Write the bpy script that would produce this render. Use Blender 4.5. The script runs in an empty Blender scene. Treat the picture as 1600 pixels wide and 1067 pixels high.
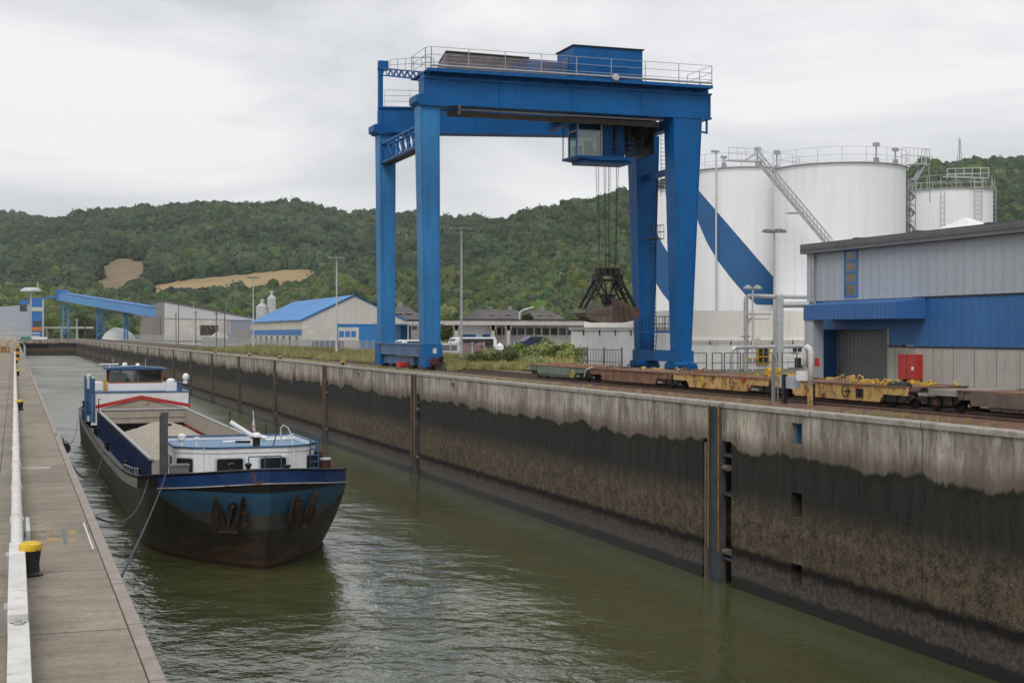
import bpy, bmesh, math, random
from mathutils import Vector, Matrix, noise
random.seed(7)
R = math.radians
PI = math.pi
scn = bpy.context.scene
COL = scn.collection
# ------------------------------------------------------------------ camera, world, sun, exposure
FPX = 2222.2
TH = math.atan(777 / FPX)
PITCH = math.atan(12.5 / FPX)
cam = bpy.data.cameras.new('camera')
camo = bpy.data.objects.new('camera', cam)
COL.objects.link(camo)
camo.location = (0, 0, 2.5)
camo.rotation_euler = (PI / 2 - PITCH, 0, -TH)
cam.sensor_width = 36
cam.lens = 50
cam.clip_start = 0.1
cam.clip_end = 12000
scn.camera = camo
w = bpy.data.worlds.new('World')
scn.world = w
w.use_nodes = True
nt = w.node_tree
nt.nodes.clear()
SUN_EL, SUN_AZ = 48, 215      # degrees; azimuth clockwise from +y
def wn(t, **k):
    n = nt.nodes.new(t)
    for a, b in k.items():
        setattr(n, a, b)
    return n
wo = wn('ShaderNodeOutputWorld')
bg = wn('ShaderNodeBackground')
sky = wn('ShaderNodeTexSky', sky_type='NISHITA')
sky.sun_disc = False
sky.sun_elevation = R(SUN_EL)
sky.sun_rotation = R(SUN_AZ)
sky.air_density = 1.2
sky.dust_density = 3
tc = wn('ShaderNodeTexCoord')
mp = wn('ShaderNodeMapping')
mp.inputs['Scale'].default_value = (1, 1, 3.2)
n1 = wn('ShaderNodeTexNoise')
n1.inputs['Scale'].default_value = 3.1
n1.inputs['Detail'].default_value = 7
n1.inputs['Roughness'].default_value = .52
n1.inputs['Distortion'].default_value = .35
cr = wn('ShaderNodeValToRGB')
cr.color_ramp.elements[0].position = .38
cr.color_ramp.elements[0].color = (.60, .615, .65, 1)
cr.color_ramp.elements[1].position = .60
cr.color_ramp.elements[1].color = (.91, .91, .915, 1)
mulsky = wn('ShaderNodeVectorMath', operation='SCALE')
mulsky.inputs[3].default_value = .1
mixc = wn('ShaderNodeMix', data_type='RGBA')
mixc.inputs['Factor'].default_value = .95
L = nt.links.new
L(tc.outputs['Generated'], mp.inputs['Vector'])
L(mp.outputs[0], n1.inputs['Vector'])
L(n1.outputs[0], cr.inputs[0])
L(sky.outputs[0], mulsky.inputs[0])
L(mulsky.outputs[0], mixc.inputs[6])
L(cr.outputs[0], mixc.inputs[7])
L(mixc.outputs[2], bg.inputs[0])
bg.inputs[1].default_value = 1.0
L(bg.outputs[0], wo.inputs[0])
sl = bpy.data.lights.new('sun', 'SUN')
sl.energy = 1.5
sl.angle = R(30)
sl.color = (1, .96, .9)
so = bpy.data.objects.new('sun', sl)
COL.objects.link(so)
so.rotation_euler = (R(90 - SUN_EL), 0, R(180 - SUN_AZ))
scn.view_settings.view_transform = 'Standard'
scn.view_settings.look = 'None'
scn.view_settings.gamma = 1
scn.view_settings.use_curve_mapping = False
scn.view_settings.exposure = .12
# ------------------------------------------------------------------ surveying helpers (pixel of the 1600 px photograph -> point of the place)
CM = Matrix.Rotation(-TH, 3, 'Z') @ Matrix.Rotation(PI / 2 - PITCH, 3, 'X')
CP = Vector((0, 0, 2.5))
def ray(px, py):
    return CM @ Vector(((px - 800) / FPX, -(py - 533.5) / FPX, -1))
def on(axis, val, px, py):
    d = ray(px, py)
    return CP + d * ((val - CP[axis]) / d[axis])
def onz(px, py, z=0): return on(2, z, px, py)
def ony(px, py, y): return on(1, y, px, py)
def onx(px, py, x): return on(0, x, px, py)
def atZ(px, py, Z):
    return CP + ray(px, py) * Z
def proj(p):
    q = CM.transposed() @ (Vector(p) - CP)
    return 800 + FPX * q.x / -q.z, 533.5 - FPX * q.y / -q.z, -q.z
# ------------------------------------------------------------------ objects
ORG = {}
def tag(o, label=None, cat=None, group=None, kind=None):
    if label: o['label'] = label
    if cat: o['category'] = cat
    if group: o['group'] = group
    if kind: o['kind'] = kind
    return o
def thing(name, loc, label, cat, group=None, rz=0):
    o = bpy.data.objects.new(name, None)
    o.empty_display_size = .3
    COL.objects.link(o)
    o.location = loc
    o.rotation_euler = (0, 0, rz)
    ORG[o.name] = Vector(loc)
    return tag(o, label, cat, group)
def copy_tree(o, parent=None):
    c = o.copy()
    COL.objects.link(c)
    ORG[c.name] = ORG.get(o.name, Vector((0, 0, 0)))
    if parent is not None:
        c.parent = parent
    for ch in [k for k in bpy.data.objects if k.parent == o]:
        copy_tree(ch, c)
    return c
class MB:
    def __init__(s):
        s.v = []; s.f = []; s.m = []; s.cm = 0
    def add(s, vs, fs):
        b = len(s.v)
        s.v += [tuple(p) for p in vs]
        for f in fs:
            s.f.append(tuple(i + b for i in f)); s.m.append(s.cm)
        return s
    def box(s, x0, x1, y0, y1, z0, z1):
        return s.add([(x0, y0, z0), (x1, y0, z0), (x1, y1, z0), (x0, y1, z0), (x0, y0, z1), (x1, y0, z1), (x1, y1, z1), (x0, y1, z1)],
                     [(0, 3, 2, 1), (4, 5, 6, 7), (0, 1, 5, 4), (1, 2, 6, 5), (2, 3, 7, 6), (3, 0, 4, 7)])
    def frust(s, a, b):
        """a, b = (cx, cy, z, wx, wy) lower and upper section"""
        vs = []
        for (cx, cy, z, wx, wy) in (a, b):
            vs += [(cx - wx / 2, cy - wy / 2, z), (cx + wx / 2, cy - wy / 2, z), (cx + wx / 2, cy + wy / 2, z), (cx - wx / 2, cy + wy / 2, z)]
        return s.add(vs, [(0, 3, 2, 1), (4, 5, 6, 7), (0, 1, 5, 4), (1, 2, 6, 5), (2, 3, 7, 6), (3, 0, 4, 7)])
    def beam(s, p, q, w, h, up=(0, 0, 1)):
        p = Vector(p); q = Vector(q)
        d = (q - p)
        if d.length < 1e-6: return s
        d.normalize()
        u = Vector(up)
        if abs(d.dot(u)) > .98: u = Vector((0, 1, 0))
        sd = d.cross(u).normalized() * (w / 2)
        uu = sd.cross(d).normalized() * (h / 2)
        vs = []
        for c in (p, q):
            vs += [c - sd - uu, c + sd - uu, c + sd + uu, c - sd + uu]
        return s.add(vs, [(0, 3, 2, 1), (4, 5, 6, 7), (0, 1, 5, 4), (1, 2, 6, 5), (2, 3, 7, 6), (3, 0, 4, 7)])
    def tube(s, pts, r, n=8, cap=True, r2=None):
        pts = [Vector(p) for p in pts]
        rings = []
        ref = None
        for i, p in enumerate(pts):
            a = pts[max(0, i - 1)]; b = pts[min(len(pts) - 1, i + 1)]
            d = (b - a).normalized()
            if ref is None:
                ref = Vector((0, 0, 1)) if abs(d.z) < .9 else Vector((0, 1, 0))
            sd = d.cross(ref).normalized()
            uu = sd.cross(d).normalized()
            ref = uu
            rr = r if r2 is None else r + (r2 - r) * i / (len(pts) - 1)
            rings.append([p + (sd * math.cos(2 * PI * k / n) + uu * math.sin(2 * PI * k / n)) * rr for k in range(n)])
        vs = [v for g in rings for v in g]
        fs = []
        for i in range(len(rings) - 1):
            for k in range(n):
                k2 = (k + 1) % n
                fs.append((i * n + k, i * n + k2, (i + 1) * n + k2, (i + 1) * n + k))
        if cap:
            fs.append(tuple(range(n - 1, -1, -1)))
            fs.append(tuple((len(rings) - 1) * n + k for k in range(n)))
        return s.add(vs, fs)
    def lathe(s, prof, c=(0, 0, 0), n=24, axis=2, cap=True):
        vs = []; fs = []
        for (r, z) in prof:
            for k in range(n):
                a = 2 * PI * k / n
                p = [r * math.cos(a), r * math.sin(a), z]
                if axis == 0: p = [p[2], p[0], p[1]]
                if axis == 1: p = [p[0], p[2], p[1]]
                vs.append((p[0] + c[0], p[1] + c[1], p[2] + c[2]))
        for i in range(len(prof) - 1):
            for k in range(n):
                k2 = (k + 1) % n
                fs.append((i * n + k, i * n + k2, (i + 1) * n + k2, (i + 1) * n + k))
        if cap:
            fs.append(tuple(range(n - 1, -1, -1)))
            fs.append(tuple((len(prof) - 1) * n + k for k in range(n)))
        return s.add(vs, fs)
    def ball(s, c, r, n=10, sq=1.0):
        prof = [(max(.001, r * math.sin(PI * i / n)), -r * sq * math.cos(PI * i / n)) for i in range(n + 1)]
        return s.lathe(prof, c, 2 * n, cap=False)
    def prism(s, poly, off):
        """poly: list of 3D points (planar), extruded by vector off"""
        n = len(poly)
        off = Vector(off)
        vs = [Vector(p) for p in poly] + [Vector(p) + off for p in poly]
        fs = [tuple(range(n - 1, -1, -1)), tuple(range(n, 2 * n))]
        for k in range(n):
            k2 = (k + 1) % n
            fs.append((k, k2, n + k2, n + k))
        return s.add(vs, fs)
    def holed(s, O, U, N, W, H, holes=()):
        """wall panel of width W (along U), height H, with rectangular recesses (u0,u1,v0,v1,depth along N)"""
        O = Vector(O); U = Vector(U); N = Vector(N); V = Vector((0, 0, 1))
        us = sorted({0, W} | {h[0] for h in holes} | {h[1] for h in holes})
        vz = sorted({0, H} | {h[2] for h in holes} | {h[3] for h in holes})
        P = lambda u, v, d=0: O + U * u + V * v + N * d
        for i in range(len(us) - 1):
            for j in range(len(vz) - 1):
                cu = (us[i] + us[i + 1]) / 2; cv = (vz[j] + vz[j + 1]) / 2
                if any(h[0] < cu < h[1] and h[2] < cv < h[3] for h in holes): continue
                s.add([P(us[i], vz[j]), P(us[i + 1], vz[j]), P(us[i + 1], vz[j + 1]), P(us[i], vz[j + 1])], [(0, 1, 2, 3)])
        for (a, b, c, d, e) in holes:
            s.add([P(a, c), P(b, c), P(b, d), P(a, d), P(a, c, e), P(b, c, e), P(b, d, e), P(a, d, e)],
                  [(4, 5, 6, 7), (0, 1, 5, 4), (1, 2, 6, 5), (2, 3, 7, 6), (3, 0, 4, 7)])
        return s
    def grid(s, fn, nu, nv):
        vs = [fn(i / nu, j / nv) for j in range(nv + 1) for i in range(nu + 1)]
        fs = [(j * (nu + 1) + i, j * (nu + 1) + i + 1, (j + 1) * (nu + 1) + i + 1, (j + 1) * (nu + 1) + i) for j in range(nv) for i in range(nu)]
        return s.add(vs, fs)
    def rail(s, path, h=1.1, gap=1.5, r=.03, bars=2, rp=None):
        """guard rail along a path of 3D foot points"""
        path = [Vector(p) for p in path]
        for a, b in zip(path[:-1], path[1:]):
            n = max(1, round((b - a).length / gap))
            for i in range(n + 1):
                p = a.lerp(b, i / n)
                s.tube([p, p + Vector((0, 0, h))], rp or r, 5)
            for k in range(bars):
                zz = Vector((0, 0, h * (k + 1) / bars))
                s.tube([a + zz, b + zz], r, 5)
        return s
    def build(s, name, mat, parent=None, smooth=False, local=False, org=None, bevel=0):
        if parent is not None:
            o0 = ORG[parent.name] if not local else Vector((0, 0, 0))
        elif org is not None:
            o0 = Vector(org)
        else:
            xs = [p[0] for p in s.v]; ys = [p[1] for p in s.v]; zs = [p[2] for p in s.v]
            o0 = Vector(((min(xs) + max(xs)) / 2, (min(ys) + max(ys)) / 2, min(zs)))
        me = bpy.data.meshes.new(name)
        me.from_pydata([(p[0] - o0.x, p[1] - o0.y, p[2] - o0.z) for p in s.v], [], s.f)
        mats = mat if isinstance(mat, (list, tuple)) else [mat]
        for m in mats: me.materials.append(m)
        if len(mats) > 1: me.polygons.foreach_set('material_index', s.m)
        if smooth:
            me.polygons.foreach_set('use_smooth', [True] * len(me.polygons))
        me.update()
        o = bpy.data.objects.new(name, me)
        COL.objects.link(o)
        if parent is not None:
            o.parent = parent
            ORG[o.name] = ORG[parent.name] if not local else Vector((0, 0, 0))
        else:
            o.location = o0
            ORG[o.name] = o0
        if smooth == 'auto':
            md = o.modifiers.new('edge_split', 'EDGE_SPLIT'); md.split_angle = R(35)
        if bevel:
            md = o.modifiers.new('bevel', 'BEVEL'); md.width = bevel; md.segments = 2; md.limit_method = 'ANGLE'
        return o
# ------------------------------------------------------------------ materials
class NT:
    def __init__(s, name):
        s.mat = bpy.data.materials.new(name); s.mat.use_nodes = True
        s.t = s.mat.node_tree
        s.b = s.t.nodes['Principled BSDF']
        s.out = s.t.nodes['Material Output']
        g = s.t.nodes.new('ShaderNodeNewGeometry'); s.pos = g.outputs['Position']; s.geo = g
    def n(s, t, **k):
        x = s.t.nodes.new(t)
        for a, b in k.items(): setattr(x, a, b)
        return x
    def l(s, a, b): s.t.links.new(a, b)
    def set(s, sock, v):
        if hasattr(v, 'is_linked') or isinstance(v, bpy.types.NodeSocket): s.l(v, sock)
        elif isinstance(v, (tuple, list)) and len(v) == 3 and sock.type == 'RGBA': sock.default_value = (*v, 1)
        else: sock.default_value = v
    def math(s, op, a, b=0, c=None, clamp=False):
        x = s.n('ShaderNodeMath', operation=op); x.use_clamp = clamp
        s.set(x.inputs[0], a); s.set(x.inputs[1], b)
        if c is not None: s.set(x.inputs[2], c)
        return x.outputs[0]
    def mix(s, f, a, b, bt='MIX'):
        x = s.n('ShaderNodeMix', data_type='RGBA'); x.blend_type = bt
        s.set(x.inputs[0], f); s.set(x.inputs[6], a); s.set(x.inputs[7], b)
        return x.outputs[2]
    def scale(s, sc, vec=None, rot=None):
        x = s.n('ShaderNodeMapping'); s.l(vec or s.pos, x.inputs[0]); x.inputs['Scale'].default_value = sc
        if rot: x.inputs['Rotation'].default_value = rot
        return x.outputs[0]
    def noise(s, sc=1, det=5, ro=.55, vec=None, dist=0):
        x = s.n('ShaderNodeTexNoise')
        if isinstance(sc, tuple): s.l(s.scale(sc, vec), x.inputs['Vector']); x.inputs['Scale'].default_value = 1
        else: s.l(vec or s.pos, x.inputs['Vector']); x.inputs['Scale'].default_value = sc
        x.inputs['Detail'].default_value = det; x.inputs['Roughness'].default_value = ro; x.inputs['Distortion'].default_value = dist
        return x.outputs[0]
    def voro(s, sc=1, feat='F1', vec=None, out=0):
        x = s.n('ShaderNodeTexVoronoi', feature=feat)
        if isinstance(sc, tuple): s.l(s.scale(sc, vec), x.inputs['Vector']); x.inputs['Scale'].default_value = 1
        else: s.l(vec or s.pos, x.inputs['Vector']); x.inputs['Scale'].default_value = sc
        return x.outputs[out]
    def ramp(s, v, a, b, A=(0, 0, 0), B=(1, 1, 1), interp='LINEAR'):
        x = s.n('ShaderNodeValToRGB'); s.l(v, x.inputs[0]); r = x.color_ramp; r.interpolation = interp
        r.elements[0].position = a; r.elements[0].color = (*A, 1); r.elements[1].position = b; r.elements[1].color = (*B, 1)
        return x.outputs[0]
    def map(s, v, a, b, c=0, d=1, smooth=False):
        x = s.n('ShaderNodeMapRange'); x.interpolation_type = 'SMOOTHSTEP' if smooth else 'LINEAR'
        s.set(x.inputs[0], v)
        for i, q in enumerate((a, b, c, d)): s.set(x.inputs[i + 1], q)
        return x.outputs[0]
    def xyz(s, vec=None):
        x = s.n('ShaderNodeSeparateXYZ'); s.l(vec or s.pos, x.inputs[0]); return x.outputs
    def objco(s):
        return s.n('ShaderNodeTexCoord').outputs['Object']
    def bump(s, h, st=.3, d=.02, nrm=None):
        x = s.n('ShaderNodeBump'); s.set(x.inputs['Height'], h); x.inputs['Strength'].default_value = st; x.inputs['Distance'].default_value = d
        if nrm is not None: s.l(nrm, x.inputs['Normal'])
        s.l(x.outputs[0], s.b.inputs['Normal']); return x.outputs[0]
    def fin(s, col, rough=.6, metal=0, spec=None):
        s.set(s.b.inputs['Base Color'], col); s.set(s.b.inputs['Roughness'], rough); s.b.inputs['Metallic'].default_value = metal
        if spec is not None: s.b.inputs['Specular IOR Level'].default_value = spec
        return s.mat
def c255(r, g, b, k=1.0):
    f = lambda u: ((u / 255 + .055) / 1.055) ** 2.4 if u > 10 else u / 255 / 12.92
    return (f(r) * k, f(g) * k, f(b) * k)
def paint(name, col, rough=.5, metal=0, var=.18, sc=.8, streak=.25, dirt=(.09, .075, .06), rust=0, rustcol=(.16, .065, .03), bump=.08, fine=6, rib=None, ribst=.6, ssc=3.0, spec=.35, joint=None):
    """weathered painted or raw surface: blotches, vertical run-off streaks, optional rust; rib=(axis, pitch) for profiled sheet"""
    m = NT(name)
    a = m.noise(sc, 6, .6)
    c2 = tuple(x * (1 - var) for x in col); c3 = tuple(min(.9, x * (1 + var)) for x in col)
    c = m.mix(m.map(a, .3, .7), c2, c3)
    if streak:
        st = m.noise((ssc, ssc, .22), 5, .65)
        c = m.mix(m.math('MULTIPLY', m.map(st, .5, .8), streak), c, dirt)
    if rust:
        rn = m.noise(fine * .35, 8, .7)
        c = m.mix(m.map(rn, .62 - rust * .25, .68 - rust * .2), c, rustcol)
    f = m.noise(fine, 6, .65)
    c = m.mix(m.math('MULTIPLY', m.map(f, .45, .75), .25), c, tuple(x * .6 for x in col))
    h = m.noise(fine * 3, 4, .6)
    bn = m.bump(h, bump, .02)
    if rib:
        ax, pitch = rib
        X = m.xyz()
        wv = m.math('PINGPONG', m.math('DIVIDE', X[ax], pitch), 1)
        hh = m.map(wv, .3, .5)
        m.bump(hh, ribst, .05, bn)
        c = m.mix(m.math('MULTIPLY', m.map(wv, .5, .0), .12), c, tuple(x * .5 for x in col))
    if joint:
        ax, pitch, wd, jc = joint
        jv = m.math('PINGPONG', m.math('DIVIDE', m.xyz()[ax], pitch / 2), 1)
        c = m.mix(m.map(jv, wd * 2 / pitch, wd / pitch, 0, .85), c, jc)
    return m.fin(c, m.map(f, .2, .8, rough * .85, min(1, rough * 1.2)), metal, spec)
M = {}
BLUE = (.002, .092, .285)
M['blue'] = paint('crane_blue_paint', BLUE, .5, spec=.22, var=.16, sc=.35, streak=.42, dirt=(.008, .045, .11), rust=0, bump=.05, fine=2.5, joint=(2, 2.9, .012, (.004, .035, .10)))
M['blue_rusty'] = paint('crane_blue_paint_rusty', (.05, .14, .28), .5, var=.2, sc=.5, streak=.55, rust=.3, dirt=(.1, .07, .05))
M['grey_metal'] = paint('galvanised_steel', (.36, .37, .38), .45, metal=.35, var=.2, sc=3)
M['lightgrey'] = paint('light_grey_steel', (.5, .51, .52), .5, metal=.1, var=.15, sc=2)
M['dark_steel'] = paint('dark_greasy_steel', (.022, .021, .022), .55, metal=.3, var=.4, sc=4, rust=.12)
M['rail_steel'] = paint('worn_rail_steel', (.12, .085, .065), .5, metal=.4, var=.3, sc=3, rust=.4)
M['rust'] = paint('rusty_brown_steel', (.19, .105, .07), .8, var=.35, sc=1.5, streak=.35, rust=.25, fine=5)
M['rustgrey'] = paint('rusty_grey_brown_steel', (.125, .10, .08), .75, var=.3, sc=1.2, streak=.5, rust=.15, fine=4)
M['yellow'] = paint('faded_yellow_paint', (.50, .33, .12), .6, var=.25, sc=1.4, streak=.4, rust=.35, dirt=(.1, .05, .03))
M['byellow'] = paint('bright_yellow_paint', (.5, .3, .03), .5, var=.12, sc=3, streak=.15, rust=.1)
M['wgreen'] = paint('faded_green_paint', (.125, .19, .14), .6, var=.2, sc=1.4, streak=.35, rust=.2)
M['black'] = paint('black_paint', (.014, .014, .015), .45, var=.3, sc=3, streak=.1)
M['grabshell'] = paint('worn_rusty_grab_steel', (.085, .06, .052), .6, metal=.2, var=.3, sc=1.6, streak=.4, rust=.25)
M['anchor'] = paint('rusty_anchor_iron', (.042, .032, .03), .75, metal=.2, var=.35, sc=3, rust=.3)
M['concpanel'] = paint('concrete_wall_panels', (.40, .375, .345), .85, var=.12, sc=.8, streak=.5, dirt=(.2, .17, .15), joint=(1, 1.35, .025, (.10, .09, .08)), bump=.15)
M['silver'] = paint('silver_pipe_cladding', (.52, .53, .55), .35, metal=.55, var=.12, sc=2, streak=.2)
M['darkrail'] = paint('dark_grey_railing', (.1, .1, .11), .55, var=.2, sc=2)
M['lampgrey'] = paint('dirty_lamp_housing', (.16, .16, .145), .6, var=.3, sc=4)
M['capyellow'] = paint('scuffed_yellow_cap', (.62, .40, .03), .45, var=.15, sc=9, streak=0, rust=.12, rustcol=(.2, .15, .08), fine=20)
M['markyellow'] = paint('worn_yellow_marking', (.34, .24, .09), .85, var=.2, sc=12, streak=0, rust=.5, rustcol=(.24, .21, .17), fine=30)
M['markblue'] = paint('worn_blue_marking', (.13, .15, .17), .85, var=.2, sc=12, streak=0, rust=.4, rustcol=(.24, .21, .17), fine=30)
M['cargoblue'] = paint('dark_blue_crates', (.035, .06, .14), .6, var=.3, sc=2)
M['white'] = paint('white_paint', (.76, .77, .78), .45, var=.05, sc=1, streak=.18, dirt=(.38, .33, .28))
M['whitepipe'] = paint('white_pipe_paint', (.62, .61, .58), .5, var=.16, sc=2.5, streak=.35, dirt=(.3, .26, .2), ssc=5, rust=.07, rustcol=(.3, .24, .18), bump=.05, fine=9)
M['red'] = paint('red_paint', (.42, .035, .03), .45, var=.12, sc=2, streak=.2, dirt=(.35, .2, .2))
M['redbrown'] = paint('red_oxide_paint', (.22, .03, .022), .6, var=.2, sc=2, streak=.3)
M['darkred'] = paint('dark_red_cowling', (.06, .02, .018), .6, var=.3, sc=3, rust=.2)
M['clad'] = paint('grey_blue_profiled_cladding', (.37, .41, .46), .5, var=.05, sc=.4, streak=.22, dirt=(.22, .23, .24), rib=(1, .3), ribst=.35, ssc=1.6, joint=(1, 2.4, .012, (.2, .22, .25)))
M['clad_blue'] = paint('blue_profiled_cladding', (.032, .13, .34), .5, var=.1, sc=.4, streak=.25, dirt=(.05, .1, .2), rib=(1, .28), ribst=.25, ssc=1.6)
M['canopy_blue'] = paint('blue_corrugated_canopy', (.035, .135, .37), .5, var=.1, sc=.6, streak=.3, rib=(1, .14), ribst=1)
M['fascia'] = paint('grey_roof_fascia', (.115, .115, .125), .6, var=.15, sc=.6, streak=.2, rib=(2, .16), ribst=.5)
M['shutter'] = paint('grey_roller_shutter', (.2, .2, .205), .45, metal=.3, var=.1, sc=1, streak=.2, rib=(1, .16), ribst=1)
M['conc'] = paint('pale_concrete', (.50, .48, .45), .85, var=.14, sc=.7, streak=.45, dirt=(.2, .18, .16), bump=.2)
M['conc_grey'] = paint('grey_concrete', (.25, .235, .215), .85, var=.18, sc=.9, streak=.35, dirt=(.1, .09, .08), bump=.25)
M['render'] = paint('stained_cream_render', (.86, .83, .78), .85, var=.06, sc=.25, streak=.35, dirt=(.42, .37, .3), bump=.15)
M['render_w'] = paint('cracked_white_render', (.84, .84, .82), .85, var=.08, sc=.9, streak=.35, dirt=(.28, .27, .25), bump=.15)
M['warm_grey'] = paint('warm_grey_cladding', (.50, .48, .45), .6, var=.06, sc=.2, streak=.15, rib=(0, .5), ribst=.4)
M['roofblue'] = paint('bright_blue_roof', (.045, .21, .50), .5, var=.12, sc=.1, streak=.0, rib=(1, .9), ribst=.5)
M['bandblue'] = paint('bright_blue_band', (.03, .16, .42), .5, var=.1, sc=.3, streak=.1)
M['conveyor_blue'] = paint('light_blue_conveyor', (.09, .27, .56), .5, var=.1, sc=.1, streak=.15, dirt=(.06, .16, .32), ssc=.8)
M['slate'] = paint('grey_slate_roof', (.10, .09, .09), .75, var=.25, sc=.4, streak=.1, bump=.3)
M['cream'] = paint('cream_house_wall', (.56, .53, .46), .8, var=.08, sc=.3, streak=.1)
M['trunk'] = paint('brown_bark', (.07, .05, .035), .9, var=.3, sc=3, bump=.4)
M['blue_faded'] = paint('sun_faded_crane_blue', (.03, .175, .40), .5, spec=.25, var=.22, sc=.22, streak=.5, dirt=(.008, .06, .17), bump=.05, fine=2)
M['roofpale'] = paint('weathered_pale_blue_roof', (.13, .23, .36), .5, var=.2, sc=1.5, streak=0)
M['postgrey'] = paint('dark_grey_post', (.07, .07, .072), .6, var=.2, sc=2, streak=.2)
M['edgeyellow'] = paint('rusty_yellow_edge', (.30, .17, .045), .7, var=.3, sc=4, rust=.4)
M['coaming'] = paint('dark_navy_coaming', (.008, .022, .075), .5, var=.25, sc=1, streak=.3)
M['rope'] = paint('dark_rope', (.07, .07, .095), .8, var=.2, sc=8)
M['wood'] = paint('varnished_wood', (.22, .085, .03), .4, var=.2, sc=3, streak=.1)
M['beige'] = paint('beige_hold_paint', (.36, .32, .27), .65, var=.12, sc=.6, streak=.35, rust=.1, dirt=(.2, .14, .1))
M['navy'] = paint('navy_hull_paint', (.009, .04, .13), .45, var=.3, sc=.8, streak=.5, rust=.12, dirt=(.03, .03, .05))
M['bblue'] = paint('medium_blue_boat_paint', (.035, .105, .22), .4, var=.15, sc=1, streak=.2)
M['deckgrey'] = paint('grey_deck_paint', (.155, .15, .15), .65, var=.15, sc=1, streak=.0, rust=.12)
M['gunwale'] = paint('scuffed_grey_gunwale', (.38, .37, .35), .6, var=.25, sc=2, streak=.3, rust=.15)
M['teal'] = paint('teal_tarpaulin', (.02, .22, .2), .6)
M['orange'] = paint('orange_sheet', (.5, .17, .04), .6)
M['carwhite'] = paint('white_car_paint', (.72, .73, .74), .25, var=.03, streak=.05)
M['cardark'] = paint('dark_blue_car_paint', (.02, .03, .08), .25, var=.05, streak=.05)
M['carred'] = paint('dark_red_tarpaulin', (.16, .045, .04), .7, var=.3, sc=1)
M['debris'] = paint('brown_scrap', (.24, .14, .08), .9, var=.5, sc=2, rust=.3)
def glassmat(name, col, rough=.06):
    m = NT(name)
    n = m.noise(.7, 3)
    c = m.mix(m.map(n, .35, .65), tuple(x * .6 for x in col), tuple(x * 1.5 for x in col))
    return m.fin(c, rough, 0, .7)
M['glass'] = glassmat('dark_window_glass', (.018, .021, .022))
M['cabglass'] = glassmat('greenish_cab_glass', (.05, .085, .085))
M['milky'] = glassmat('bleached_window_glass', (.16, .16, .15), .25)
M['blueglass'] = glassmat('blue_window_glass', (.03, .09, .19))
def clearglass():
    m = NT('clear_pane')
    t = m.n('ShaderNodeBsdfTransparent'); t.inputs[0].default_value = (.52, .66, .64, 1)
    g = m.n('ShaderNodeBsdfGlossy'); g.inputs['Roughness'].default_value = .03
    x = m.n('ShaderNodeMixShader'); x.inputs[0].default_value = .16
    m.l(t.outputs[0], x.inputs[1]); m.l(g.outputs[0], x.inputs[2]); m.l(x.outputs[0], m.out.inputs[0])
    return m.mat
M['clear'] = clearglass()
M['warmpane'] = glassmat('brownish_window_pane', (.10, .075, .045), .2)
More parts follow.
